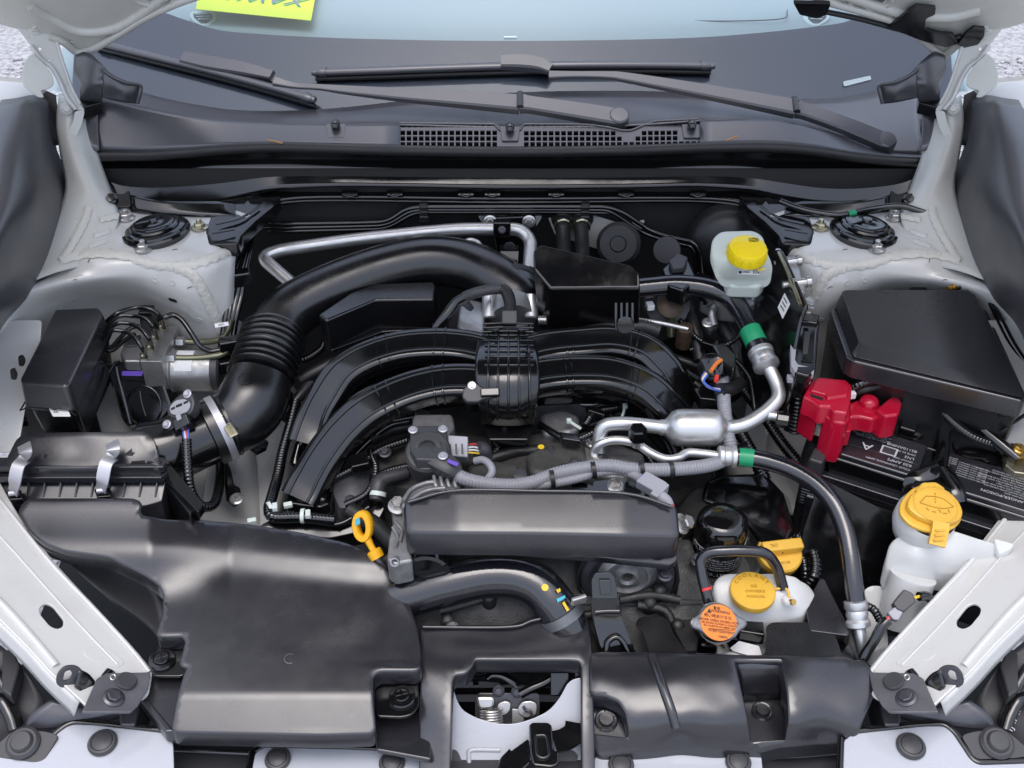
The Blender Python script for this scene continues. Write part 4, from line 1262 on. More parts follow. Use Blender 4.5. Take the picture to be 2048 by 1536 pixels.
cbox("plug_window", f.P(364, 838, .008), f.ex, f.ey, f.n, (.007, .009, .004), M["grey_connector"], ms, bevel=.001)
for k, mm in enumerate(("wire_blue", "wire_white", "wire_red", "wire_blue")):
    tube("wire", ZL([(362 + k * 5, 850, .135), (366 + k * 3.5, 866, .128), (370 + k * 2, 884, .12)]), .0013, M[mm], ms, segs=6)
tube("conduit", ZL([(373, 880, .125), (374, 905, .115), (376, 940, .10), (380, 975, .08), (392, 1002, .06), (410, 1014, .045), (428, 1008, .035), (436, 985, .03), (440, 955, .02), (440, 925, .01), (436, 900, .005)]), .0075, M["wet_black"], ms, rib=(.005, .18), segs=12)

# ================================================================== AIR FILTER BOX
fb = thing("air_filter_box", "black ribbed air filter box with two silver spring clips", "air filter box", Z(160, 980, .0))
relief("lid", [(14, 918), (34, 878), (52, 866), (290, 864), (308, 880), (318, 922), (318, 934), (14, 934)],
       [(14, 934, .122), (318, 934, .122), (160, 934, .122), (30, 905, .128), (300, 905, .128), (160, 905, .130), (60, 870, .142), (290, 870, .142), (170, 868, .145)], M["satin_black"], fb, step=16, skirt=.02, rnd=8)
rim = ZL([(-60, 915), (322, 915), (336, 926), (404, 1006), (398, 1020), (322, 952), (-60, 952)], .112)
A0, A1 = Z(-60, 950, .115), Z(322, 950, .115)
# rim flange: two stacked bars
prism("lid_rim", ZL([(-60, 914), (326, 914), (334, 924), (326, 934), (-60, 934)], .1225), M["satin_black"], fb, down=(0, 0, -.010), bevel=.0015)
prism("base_rim", ZL([(-60, 930), (330, 930), (336, 942), (322, 955), (-60, 955)], .110), M["satin_black"], fb, down=(0, 0, -.010), bevel=.0015)
relief("base", [(-60, 946), (324, 946), (330, 960), (322, 1000), (290, 1010), (-60, 1010)], lambda x, y: .101 - (y - 946) * .00036, M["satin_black"], fb, step=16, skirt=.07, rnd=3)
prism("base_core", ZL([(-60, 926), (322, 926), (322, 948), (-60, 948)], .100), M["gloss_black"], fb, down=(0, 0, -.08), bevel=.002)
prism("side_rim", ZL([(312, 918), (330, 914), (408, 1008), (396, 1024), (318, 948)], .100), M["gloss_black"], fb, down=(0, 0, -.014), bevel=.0015)
prism("side_wall", ZL([(316, 950), (330, 926), (396, 1010), (380, 1030)], .092), M["gloss_black"], fb, down=(0, -.01, -.07), bevel=.0015)
# lattice slots on the rim corner
for q in [[(262, 918), (290, 916), (290, 926), (262, 927)], [(294, 916), (318, 914), (324, 924), (294, 926)]]:
    prism("rim_pocket", ZL(q, .1236), M["dark_void"], fb, down=(0, 0, -.0008), bevel=0)
# stiffening ribs on the base: thin upright fins
for k in range(9):
    x = 62 + k * 32
    zz0 = .101 - (954 - 946) * .00036; zz1 = .101 - (994 - 946) * .00036
    mk("rib", [Z(x, 954, zz0), Z(x - 9, 994, zz1), Z(x, 954, zz0) + V((0, 0, .010)), Z(x - 9, 994, zz1) + V((0, 0, .0015))], [(0, 1, 3, 2)], M["satin_black"], fb, smooth=False, solid=.002)
for k in range(8):
    x0, y0 = 322 + k * 10, 958 + k * 10
    tube("side_rib", [Z(x0 + 8, y0 - 6, .088), Z(x0 - 2, y0 + 22, .055)], .0014, M["gloss_black"], fb, segs=6)
for (x, y) in ((38, 945), (214, 940)):
    ck = thing if False else None
    pts = ZL([(x + 10, y - 56, .150), (x + 13, y - 40, .150), (x + 12, y - 28, .136), (x - 2, y - 12, .134), (x - 9, y + 20, .118), (x - 12, y + 40, .100)])
    tube("spring_clip", pts, .0088, M["clip_metal"], fb, per=6, prof=[(-1, -.12), (-1, .1), (1, .1), (1, -.12)], up=(0, -.5, .85), sharp=40)
    tube("clip_pivot", [Z(x - 20, y + 42, .100), Z(x - 2, y + 40, .100)], .0038, M["clip_metal"], fb, segs=10)
    prism("clip_hook", ZL([(x - 26, y + 38), (x + 4, y + 34), (x + 8, y + 52), (x - 20, y + 54)], .094), M["gloss_black"], fb, down=(0, 0, -.012), bevel=.0015)
    mk("clip_gusset", [Z(x + 26, y - 24, .124), Z(x + 50, y - 44, .138), Z(x + 51, y - 24, .124), Z(x + 26, y - 24, .123), Z(x + 50, y - 43, .136), Z(x + 51, y - 23, .122)], [(0, 2, 1), (3, 4, 5), (0, 1, 4, 3), (1, 2, 5, 4), (0, 3, 5, 2)], M["satin_black"], fb, smooth=False)
bk = thing("filter_bracket", "black steel bracket with bolt holding the filter box to the white floor", "bracket", Z(470, 990, 0))
prism("strap", ZL([(432, 905), (448, 902), (462, 940), (468, 968), (480, 975), (484, 1000), (466, 1010), (452, 1000), (448, 960), (440, 930)], .005), M["gloss_black"], bk, down=(0, 0, -.006), bevel=.0015)
bolt("bolt", Z(474, 998, .006), (0, -.15, 1), .0068, M["steel"], bk)
prism("tab", ZL([(498, 895), (520, 880), (536, 884), (532, 896), (512, 906)], .005), M["gloss_black"], bk, down=(0, 0, -.006), bevel=.0015)
bolt("bolt", Z(526, 888, .006), (0, -.15, 1), .0055, M["dark_steel"], bk)

# ================================================================== AIR INTAKE SNORKEL (front cover)
sn = thing("intake_snorkel", "large satin black air intake snorkel covering the radiator top beside the latch", "air duct", Z(560, 1460, -.04))
outl = [(40, 1022), (46, 1008), (58, 998), (265, 998), (280, 1004), (276, 1022), (284, 1032), (330, 1040), (410, 1042), (500, 1050), (600, 1066), (690, 1086, ), (740, 1108), (780, 1150), (812, 1200), (830, 1250), (838, 1300), (838, 1338), (757, 1338), (742, 1350), (742, 1400), (748, 1463), (640, 1466), (346, 1460),
        (356, 1400), (372, 1345), (378, 1332), (362, 1328), (374, 1280), (366, 1268), (314, 1270), (328, 1225), (330, 1188), (322, 1168), (292, 1146), (220, 1110), (130, 1098), (90, 1082), (62, 1060)]
def pl(y, kn):
    if y <= kn[0][0]: return kn[0][1]
    for (a, za), (b, zb) in zip(kn[:-1], kn[1:]):
        if y <= b: return za + (zb - za) * (y - a) / (b - a)
    return kn[-1][1]
def snf(x, y):
    def g(yy):
        main = pl(yy, [(990, .104), (1040, .090), (1046, .089), (1100, .080), (1150, .056), (1190, .040), (1386, .018), (1392, .017), (1466, -.004)])
        return main
    w_ = 3 + 19 * max(0, min(1, (1340 - y) / 90))
    z = sum(g(y + w_ * k / 3) for k in range(-3, 4)) / 7
    # right half of the rear edge rolls away; the arm to the filter box keeps its height
    if x > 300 and y < 1386:
        k = min(1, (x - 300) / 160)
        zz = sum(pl(y + w_ * k / 3 - (x - 460) * .10 * max(0, min(1, (1290 - y) / 160)), [(1000, .066), (1090, .060), (1140, .045), (1180, .0405), (1386, .018)]) for k in range(-3, 4)) / 7
        z = z * (1 - k) + zz * k
    r = max(0, (x - 700) / 130)
    return z - .010 * r * r * (1 if y < 1330 else .2)
sk = relief("shell", outl, snf, M["satin_black"], sn, step=8, skirt=.022, lip=.0028, rnd=12)
bsn = bvh_of(sk)
# tray lip below the front edge
prism("front_lip", ZL([(348, 1462), (738, 1470), (738, 1484), (346, 1476)], -.022), M["dark_grey"], sn, down=(0, 0, -.008), bevel=.0015)
# moulded drain mark
p, n = hit(bsn, 580, 1318)
f = Fr(p, (1, 0, 0), n)
tube("moulded_ring", [f.p3(.0066 * math.cos(t), .0066 * math.sin(t), .0006) for t in [math.radians(50 + 250 * k / 16) for k in range(17)]], .0009, M["trim_black"], sn, segs=6)
# the two fastening pockets with push clips
def pushclip(parent, f, px, py, r, mt):
    c = f.P(px, py, .0)
    o = lathe("push_clip", [(0, -.004), (r, -.004), (r, .003), (r * .92, .0045), (r * .66, .005), (r * .62, .0035), (r * .58, .0035), (r * .56, .006), (r * .5, .007), (0, .0072)], c, f.n, mt, parent, segs=28)
    for a in (0, math.pi / 2):
        d = f.ex * math.cos(a + .3) + f.ey * math.sin(a + .3)
        tube("cross_slot", [c + f.n * .0074 - d * r * .45, c + f.n * .0074 + d * r * .45], r * .07, M["wet_black"], o, segs=6)
    return o
f = Fr(Z(330, 1320, .004), (1, .1, 0), (0, -.03, 1))
pk = plate("pocket_floor", f, [(318, 1276), (366, 1274), (374, 1284), (366, 1326), (374, 1345), (362, 1352), (306, 1352), (302, 1330), (314, 1300)], .004, M["gloss_black"], sn, rnd=.004)
pushclip(sn, f, 325, 1322, .0165, M["gloss_black"])
text("4GJV", f, 342, 1284, .008, M["satin_black"], sn, ang=.03)
f = Fr(Z(800, 1390, -.006), (1, 0, 0), (0, -.03, 1))
pk = plate("pocket_floor", f, [(748, 1344), (836, 1342), (838, 1410), (826, 1428), (805, 1434), (752, 1432)], .004, M["gloss_black"], sn, rnd=.006)
pushclip(sn, f, 804, 1396, .0165, M["gloss_black"])
text("MAJ-LH", f, 772, 1366, .007, M["satin_black"], sn)
# left flank bracket of the snorkel
prism("side_flap", ZL([(304, 1352), (368, 1350), (350, 1460), (342, 1462), (284, 1400), (282, 1378)], -.012), M["satin_black"], sn, down=(0, 0, -.006), bevel=.0015)
prism("flap_strut", ZL([(282, 1380), (292, 1392), (350, 1462), (330, 1464), (276, 1396)], -.010), M["satin_black"], sn, down=(0, 0, -.022), bevel=.003)
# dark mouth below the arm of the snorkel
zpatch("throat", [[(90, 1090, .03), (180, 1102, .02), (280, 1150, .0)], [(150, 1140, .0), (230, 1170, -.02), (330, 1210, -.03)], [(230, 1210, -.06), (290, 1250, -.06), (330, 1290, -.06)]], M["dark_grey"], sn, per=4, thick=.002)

# ================================================================== ENGINE
eng = thing("engine", "dark cast engine block and heads under the intake manifold", "engine", (0, .35, -.38))
prism("block", [V((-.26, .18, .0)), V((.30, .18, .0)), V((.30, .66, .04)), V((-.26, .66, .04))], M["cast_dark"], eng, down=(0, 0, -.32), bevel=.01)
# rough timing cover / intake port casting seen between the runners
relief("top_casting", [(740, 960), (760, 870), (830, 850), (1000, 880), (1100, 866), (1180, 880), (1190, 940), (1180, 1000), (940, 1000)],
       [(740, 960, .05), (800, 880, .07), (900, 900, .075), (1000, 930, .075), (1100, 880, .095), (1180, 900, .10), (1050, 990, .09), (950, 990, .085), (1170, 990, .09)], M["cast_mid"], eng, step=16, skirt=.05)
relief("front_cover", [(760, 1120), (830, 1070), (1380, 1080), (1420, 1200), (1380, 1280), (1200, 1330), (840, 1300)],
       [(760, 1120, .035), (830, 1080, .05), (1000, 1130, .03), (1380, 1090, .04), (1420, 1200, .0), (1380, 1280, -.03), (1200, 1320, -.05), (840, 1290, -.04), (1000, 1230, -.01), (1200, 1200, .0)], M["cast_dark"], eng, step=18, skirt=.05)
for q in [[(880, 1222), (940, 1205), (985, 1190)], [(1060, 1260), (1150, 1235), (1240, 1220)], [(1240, 1200), (1300, 1190), (1360, 1200)], [(1275, 1210), (1330, 1222), (1350, 1262)]]:
    tube("casting_rib", [Z(a, b, .012 - (b - 1200) * .0004) for a, b in q], .006, M["cast_dark"], eng)
for (x, y, z) in [(978, 1194, .018), (895, 1240, .0), (1300, 1205, .012), (1356, 1250, .0), (1320, 1180, .02)]:
    lathe("casting_boss", [(0, -.02), (.010, -.02), (.009, .0), (.0065, .004), (.003, .0055), (0, .0057)], Z(x, y, z), (0, -.4, 1), M["cast_dark"], eng, segs=16)
# grey plastic cylinder covers seen under the runner
relief("cam_cover", [(670, 935), (690, 905), (725, 900), (738, 930), (736, 990), (720, 1010), (680, 1015), (668, 985)],
       [(670, 935, .055), (700, 905, .062), (735, 930, .060), (735, 990, .05), (680, 1012, .045), (700, 960, .062)], M["dark_grey"], eng, step=14, skirt=.05)
prism("cover_boss", ZL([(735, 895), (750, 872), (785, 866), (812, 880), (820, 920), (812, 950), (760, 955), (738, 940)], .065), M["cast_mid"], eng, down=(0, 0, -.05), bevel=.008, bseg=3)
prism("stamped_cover", ZL([(1400, 1000), (1410, 960), (1440, 948), (1530, 945), (1566, 985), (1590, 1060), (1570, 1110), (1520, 1085), (1480, 1030)], .05), M["wet_black"], eng, bot=ZL([(1400, 1020), (1412, 985), (1440, 970), (1540, 965), (1580, 1000), (1600, 1090), (1570, 1130), (1500, 1110), (1470, 1060)], -.02), bevel=.008, bseg=3)
prism("grey_bulge", ZL([(1350, 1010), (1380, 975), (1415, 960), (1425, 1000), (1412, 1030), (1380, 1055), (1355, 1040)], .045), M["cast_dark"], eng, down=(0, 0, -.06), bevel=.012, bseg=3)
# crank pulley facing forward
pc = Yp(1254, 1146, .205)
pul = thing("pulley", "grey belt pulley with hollow centre below the alternator cover", "pulley", pc - V((0, 0, .06)))
ax = V((0, -1, .03))
lathe("rim", [(.036, -.012), (.062, -.012), (.063, -.006), (.059, -.003), (.063, .0), (.059, .003), (.063, .006), (.060, .012), (.052, .013), (.044, .004), (.036, .003)], pc, ax, M["dark_steel"], pul, segs=56)
lathe("hub", [(.044, .002), (.036, .004), (.030, .010), (.027, .010), (.024, .004), (.018, .004), (.014, .010), (.011, .011), (.0075, .008), (.0075, -.01), (0, -.012)], pc, ax, M["cast_alum"], pul, segs=48)
bl = thing("drive_belt", "black ribbed drive belt running around the pulleys", "belt", pc - V((.1, 0, .08)))
lathe("belt_loop", [(.063, -.010), (.067, -.010), (.067, .010), (.063, .010)], pc, ax, M["rubber"], bl, segs=56)
tube("belt_run", [pc + V((.066, 0, 0)), pc + V((.062, .0, -.10)), pc + V((.055, .0, -.22))], .012, M["rubber"], bl, prof=[(-.16, -.9), (.16, -.9), (.16, .9), (-.16, .9)], up=(0, 1, 0), segs=8)
pc2 = Yp(1010, 1225, .20)
p2 = thing("lower_pulley", "large black crank pulley half hidden under the radiator hose", "pulley", pc2 - V((0, 0, .12)))
lathe("rim", [(.05, -.012), (.098, -.012), (.099, .012), (.090, .014), (.080, .006), (.05, .004), (.02, .01), (0, .01)], pc2 + V((.03, 0, -.09)), ax, M["dark_steel"], p2, segs=64)
lathe("rib_ring", [(.099, -.008), (.1015, -.006), (.099, -.004), (.1015, -.002), (.099, 0), (.1015, .002), (.099, .004), (.1015, .006), (.099, .008)], pc2 + V((.03, 0, -.09)), ax, M["rubber"], p2, segs=64)
idl = Yp(855, 1135, .19)
il = thing("idler_pulley", "small glossy black idler pulley beside the dipstick", "pulley", idl - V((0, 0, .03)))
lathe("drum", [(0, -.012), (.030, -.012), (.031, .012), (.026, .013), (.024, .008), (.010, .008), (0, .009)], idl, ax, M["wet_black"], il, segs=40)

# ================================================================== INTAKE MANIFOLD
im = thing("intake_manifold", "glossy black plastic intake manifold with four curved runners and ribbed centre", "intake manifold", Z(1015, 850, .05))
GB = M["gloss_black"]
# plenum: ribbed centre block
PT = [[(960, 668, .198), (1000, 656, .205), (1035, 656, .205), (1068, 668, .198)],
      [(952, 700, .205), (995, 690, .210), (1038, 690, .210), (1076, 700, .205)],
      [(950, 730, .203), (994, 724, .209), (1040, 724, .209), (1078, 730, .203)],
      [(950, 770, .188), (992, 768, .194), (1042, 768, .194), (1080, 770, .188)],
      [(956, 815, .158), (994, 822, .160), (1040, 822, .160), (1074, 815, .158)],
      [(962, 850, .12), (996, 855, .125), (1038, 855, .125), (1070, 850, .12)]]
pl = zpatch("plenum", PT, GB, im, -1, per=6, thick=.004)
bpl = bvh_of(pl)
for x in (978, 997, 1017, 1037, 1057):
    tube("long_rib", [hit(bpl, x + (x - 1017) * (y - 690) * .0006, y, .001)[0] for y in (662, 690, 720, 750, 780, 810, 838)], .0017, GB, im, segs=8)
for y in (664, 672, 682, 692, 703, 714, 731):
    tube("cross_rib", [hit(bpl, x, y, .001)[0] for x in (970, 985, 1000, 1017, 1034, 1050, 1066)], .0016, GB, im, segs=8)
# neck to throttle
neck = prism("throttle_neck", ZL([(972, 642), (1060, 642), (1070, 668), (960, 668)], .205), GB, im, down=(0, 0, -.05), bevel=.006, bseg=3)
for k in range(3):
    tube("neck_rib", ZL([(966 - k, 648 + k * 8, .207), (1016, 646 + k * 8, .209), (1066 + k, 648 + k * 8, .207)]), .0016, GB, im, segs=8)
# runner: rounded slab section swept, two ridges on top, pairs of cross ribs
sqp = []
for k in range(24):
    t = 2 * math.pi * k / 24
    c_, s_ = math.cos(t), math.sin(t)
    e = .36
    sqp.append((math.copysign(abs(c_) ** e, c_), math.copysign(abs(s_) ** e, s_)))
def runner(path, w, ridge_at=(-.62, .50), ribs=()):
    P = ZL(path)
    q = cr([(p.x, p.y, p.z) for p in P], 10)
    C = [V(a) for a in q]
    prof = [(x * 1.0, y * .52) for x, y in sqp]
    o = tube("runner", P, w, GB, im, per=10, prof=prof, up=(0, -.25, 1), sharp=50)
    # ridges
    for ra in ridge_at:
        pts = []
        for i in range(len(C)):
            T = (C[min(i + 1, len(C) - 1)] - C[max(0, i - 1)]).normalized()
            up = V((0, -.25, 1)); N = (up - T * up.dot(T)).normalized(); B = T.cross(N)
            hh = .52 * (1 - abs(ra) ** 5.5) ** (1 / 5.5)
            pts.append(C[i] + B * (ra * w) + N * (hh * w + .0004))
        vs, fs = sweep([(p, .0023) for p in pts], 8)
        mk("ridge", vs, fs, GB, o)
    for tpos in ribs:
        for dt in (0, .035):
            i = int((tpos + dt) * (len(C) - 1))
            T = (C[min(i + 1, len(C) - 1)] - C[max(0, i - 1)]).normalized()
            up = V((0, -.25, 1)); N = (up - T * up.dot(T)).normalized(); B = T.cross(N)
            lp = []
            for k in range(13):
                t = math.radians(-20 + 220 * k / 12)
                c_, s_ = math.cos(t), math.sin(t)
                lp.append(C[i] + B * (math.copysign(abs(c_) ** .36, c_) * w) + N * (math.copysign(abs(s_) ** .36, s_) * .52 * w))
            vs, fs = sweep([(p, .0017) for p in lp], 6)
            mk("cross_rib", vs, fs, GB, o)
    return o
runner([(985, 708, .186), (930, 696, .186), (870, 692, .187), (800, 698, .182), (735, 718, .170), (685, 750, .152), (650, 800, .125), (628, 845, .10), (612, 890, .08)], .0268, ribs=(.22, .42))
runner([(985, 772, .172), (930, 766, .172), (870, 770, .168), (805, 788, .158), (740, 820, .142), (690, 862, .118), (650, 912, .09), (620, 962, .062), (600, 1000, .045)], .0282, ribs=(.22, .42))
runner([(1045, 708, .186), (1100, 696, .186), (1160, 690, .187), (1225, 687, .185), (1285, 702, .175), (1325, 736, .155), (1350, 772, .13), (1372, 806, .10)], .0268, ribs=(.22, .5))
runner([(1045, 762, .172), (1100, 752, .172), (1160, 748, .172), (1225, 752, .168), (1285, 774, .152), (1325, 806, .13), (1358, 846, .10), (1385, 890, .07)], .0282, ribs=(.22, .5))
# lower skirts between runners
zpatch("lower_web", [[(600, 960, .05), (680, 860, .10), (780, 800, .13), (880, 775, .145), (960, 775, .15)], [(596, 1000, .02), (690, 890, .075), (800, 822, .11), (890, 800, .125), (960, 800, .13)], [(600, 1030, .0), (700, 905, .06), (810, 835, .10), (890, 815, .11), (960, 812, .115)]], GB, im, -1, per=5, thick=.003)
zpatch("lower_web", [[(1075, 770, .15), (1160, 768, .148), (1240, 775, .14), (1310, 820, .11), (1370, 880, .06)], [(1075, 795, .13), (1160, 795, .128), (1230, 800, .12), (1290, 840, .09), (1350, 900, .04)], [(1075, 812, .115), (1160, 808, .115), (1220, 812, .11), (1270, 850, .08), (1330, 910, .03)]], GB, im, -1, per=5, thick=.003)
zpatch("upper_web", [[(640, 780, .12), (700, 735, .14), (800, 715, .155), (960, 720, .165)], [(640, 850, .09), (720, 790, .12), (820, 755, .14), (960, 745, .15)]], GB, im, -1, per=5, thick=.003)
zpatch("upper_web", [[(1070, 720, .165), (1200, 715, .16), (1290, 735, .145), (1350, 790, .11)], [(1070, 742, .15), (1200, 740, .145), (1290, 775, .12), (1350, 840, .08)]], GB, im, -1, per=5, thick=.003)
for q in [[(838, 800), (850, 806), (872, 806), (880, 800)], [(1148, 800), (1162, 810), (1190, 810), (1205, 800)]]:
    tube("edge_hook", ZL(q, .128), .003, GB, im, bend=.006)
prism("lower_stem", ZL([(962, 838), (1072, 838), (1058, 880), (976, 880)], .12), GB, im, bot=ZL([(975, 900), (1060, 900), (1050, 925), (985, 925)], .03), bevel=.004)
# runner feet on the cylinder head with the lower rail
prism("head_flange", ZL([(575, 985), (600, 975), (655, 988), (660, 1006), (640, 1014), (570, 1006)], .045), GB, im, down=(0, 0, -.02), bevel=.004)
prism("runner_foot", ZL([(586, 960), (600, 930), (640, 925), (662, 960), (652, 1000), (590, 995)], .052), GB, im, down=(0, 0, -.03), bevel=.006, bseg=3)
for x0 in (620, 640):
    tube("foot_rib", ZL([(x0 + 34, 900, .075), (x0 + 26, 940, .062), (x0 + 22, 985, .050)]), .003, GB, im)

# pressure sensor on the plenum with its conduit
ps = thing("pressure_sensor", "small black pressure sensor with yellow wires screwed to the manifold", "sensor", Z(955, 810, .15))
f = Fr(Z(945, 785, .185), (1, .05, 0), (0, -.55, .83))
plate("body", f, [(926, 778), (938, 766), (954, 766), (964, 774), (990, 776), (1002, 774), (1002, 792), (966, 798), (956, 804), (934, 804), (924, 794)], .012, M["dark_grey"], ps, rnd=.003, bevel=.002)
lathe("barrel", [(0, 0), (.013, 0), (.013, .026), (.011, .028), (0, .028)], Z(945, 812, .140), (0, -.1, 1), GB, ps, segs=20)
bolt("screw", f.P(944, 771, .0), f.n, .004, M["steel"], ps)
cbox("plug", f.P(980, 786, .0), f.ex, f.ey, f.n, (.026, .012, .012), GB, ps)
tube("wire", ZL([(1000, 786, .178), (1006, 790, .172)]), .002, M["wire_yellow"], ps, segs=8)
tube("conduit", ZL([(1004, 790, .175), (1012, 800, .165), (1014, 825, .145), (1010, 850, .125), (1002, 878, .10), (990, 905, .085), (978, 925, .075)]), .0058, M["wet_black"], ps, rib=(.0045, .2), segs=12)

# ================================================================== THROTTLE BODY
tb = thing("throttle_body", "cast aluminium throttle body clamped between intake hose and manifold", "throttle body", Z(1010, 650, .12))
c = Z(1026, 606, .185)
axd = V((0, -.9, -.25))
lathe("bore", [(.030, -.03), (.039, -.03), (.039, -.012), (.036, -.010), (.036, .02), (.034, .034), (0, .034)], c, axd, M["alum_dull"], tb, segs=40)
lathe("clamp_ring", [(.0395, -.032), (.0415, -.032), (.0415, -.020), (.0395, -.020)], c, axd, M["dark_steel"], tb, segs=48)
lathe("hose_lip", [(.036, -.042), (.0435, -.042), (.0435, -.034), (.041, -.031), (.039, -.031)], c, axd, M["rubber"], tb, segs=40)
for (x, y) in ((978, 605), (1062, 605)):
    lathe("bolt_boss", [(0, 0), (.0105, 0), (.0105, .034), (.009, .036), (0, .036)], Z(x, y - 14, .205), V((0, -.72, -.66)), M["alum"], tb, segs=20)
prism("motor_housing", ZL([(918, 612), (936, 596), (968, 602), (970, 668), (934, 674), (914, 650)], .19), M["alum_dull"], tb, down=(0, 0, -.05), bevel=.006, bseg=3)
f = Fr(Z(922, 640, .185), (0, -1, 0), (-1, -.3, .35))
lathe("gear_cover", [(0, -.004), (.032, -.004), (.032, .004), (.029, .006), (0, .006)], Z(924, 640, .165), V((-.75, -.5, .3)), M["dark_grey"], tb, segs=28)
tube("sheathed_cable", ZL([(1000, 577, .235), (975, 580, .235), (950, 586, .23), (930, 594, .22)]), .0085, M["dark_grey"], tb, rib=(.003, .12), segs=14)
tube("cable", ZL([(936, 592, .222), (912, 606, .21), (892, 632, .195), (874, 656, .18), (862, 680, .165)]), .0085, GB, tb, segs=14)
tube("branch", ZL([(1002, 576, .235), (1014, 586, .232), (1020, 606, .225), (1020, 630, .218)]), [.008, .009, .009, .008], M["rubber"], tb)
cbox("plug", Z(1019, 636, .22), (1, 0, 0), (0, -.7, .7), (0, .7, .7), (.022, .014, .02), M["dark_grey"], tb)
lathe("small_bolt", [(0, 0), (.007, 0), (.007, .012), (0, .012)], Z(1078, 640, .18), V((1, -.2, .1)), M["steel"], tb, segs=12)

# ================================================================== RIGHT RESONATOR BOX
rr = thing("resonator_box", "tall glossy black resonator box beside the throttle body", "resonator", Z(1180, 680, .12))
T = [Z(1066, 500, .285), Z(1082, 488, .287), Z(1262, 530, .272), Z(1278, 545, .270), Z(1281, 577, .250), Z(1100, 578, .250), Z(1068, 540, .265)]
Bm = [Z(1072, 640, .17), Z(1085, 600, .185), Z(1262, 610, .17), Z(1276, 640, .155), Z(1278, 672, .145), Z(1104, 672, .145), Z(1080, 660, .155)]
prism("case", T, M["gloss_black"], rr, bot=Bm, bevel=.006, bseg=4)
for k in range(4):
    x = 1232 + k * 11
    tube("fin", [Yp(x, 606, .468 + .002), Yp(x, 640, .455), Yp(x + 1, 660, .448)], .0022, M["gloss_black"], rr, segs=8)
lathe("button", [(0, 0), (.012, 0), (.011, .003), (0, .004)], Yp(1250, 650, .447), V((0, -1, .3)), M["gloss_black"], rr, segs=20)
tube("foot_hose", ZL([(1160, 668, .165), (1220, 658, .165), (1280, 652, .165), (1320, 662, .16)]), .011, M["dark_grey"], rr, rib=(.004, .1))

# ================================================================== SILVER HEATER / AC PIPE
ap = thing("silver_pipe", "bent silver aluminium pipe crossing behind the intake hose", "pipe", Z(520, 520, .2))
tube("pipe", YL([(640, 612, .66), (590, 572, .70), (522, 514, .745), (560, 500, .76), (700, 480, .765), (830, 466, .77), (920, 458, .775), (1040, 458, .77), (1062, 480, .755), (1058, 540, .70)]), .0104, M["alum"], ap, bend=.028, segs=18)
for (x, y) in ((826, 467),):
    a = Yp(x, y, .77)
    lathe("union", [(.0088, -.004), (.0108, -.004), (.0108, .004), (.0088, .004)], a, V((1, .02, .08)), M["alum"], ap, segs=20)
cbox("pipe_bracket", Yp(1004, 456, .755), (1, 0, 0), (0, 1, 0), (0, 0, 1), (.028, .014, .026), GB, ap)
bolt("bracket_screw", Yp(1004, 460, .745), V((0, -1, .3)), .004, M["dark_steel"], ap)
ep = thing("engine_mount_bracket", "black bracket with two bolts hanging from the firewall over the engine", "bracket", Yp(1015, 540, .79))
f = Fr(Yp(1018, 470, .80), (1, 0, 0), (0, -1, .15))
plate("plate", f, [(965, 436), (1070, 432), (1074, 452), (1052, 468), (1040, 500), (1038, 560), (994, 560), (992, 500), (985, 460), (966, 452)], .008, GB, ep, rnd=.005, bevel=.002)
for (x, y) in ((980, 443), (1058, 443)):
    bolt("bolt", f.P(x, y, .0), f.n, .0072, M["steel"], ep)
bolt("stud", f.P(1019, 493, .004), f.n, .0065, M["dark_steel"], ep)
prism("rubber_block", YL([(998, 500, .785), (1040, 500, .785), (1036, 548, .74), (1000, 548, .74)]), GB, ep, down=(0, .03, -.01), bevel=.003)
th = thing("thin_line", "thin silver line with black grip behind the intake duct", "pipe", Yp(880, 500, .74))
tube("line", YL([(826, 486, .75), (880, 488, .75), (920, 486, .75), (940, 480, .75), (955, 484, .75), (962, 492, .745)]), .0036, M["alum"], th, segs=10)
tube("grip", YL([(846, 487, .748), (878, 488, .748)]), .0062, M["rubber"], th, rib=(.008, .2), segs=12)
tube("stub", YL([(770, 530, .71), (774, 505, .735), (786, 494, .75)]), .009, M["dark_grey"], th)
cbox("clip", Yp(800, 498, .745), (1, 0, 0), (0, 1, 0), (0, 0, 1), (.016, .012, .012), M["alum_dull"], th)

# brake lines across the firewall
bl2 = thing("firewall_pipes", "three thin black pipes running across the firewall under the cowl", "pipe", Yp(900, 440, .82))
for k, off in enumerate((0, 9, 17)):
    pts = [(520 + off, 448 + off * .9), (700, 446 + off * .8), (775, 444 + off * .8), (812 + off * .5, 418 + off * .7), (840, 414 + off * .6), (1100, 414 + off * .6), (1215, 414 + off * .7)]
    if k < 2:
        pts += [(1245 - off, 424 + off), (1300 - off, 462 + off * .8), (1340, 474 + off * .9), (1386 - off * .4, 484 + off), (1398 - off, 500 + off * .5), (1402 - off, 545)]
    tube("pipe", YL([p + (.815 - (.05 if p[0] > 1290 else 0) * (p[0] - 1290) / 110,) for p in pts]), .0040, M["wet_black"], bl2, bend=.02, segs=10)
for x in (848, 1170):
    cbox("pipe_clip", Yp(x, 424, .815), (1, 0, 0), (0, 1, 0), (0, 0, 1), (.014, .014, .034), M["rubber"], bl2, bevel=.002)
    for k in range(3):
        tube("clip_ridge", [Yp(x - 8, 414 + k * 10, .806), Yp(x + 8, 414 + k * 10, .806)], .0022, M["rubber"], bl2, segs=6)
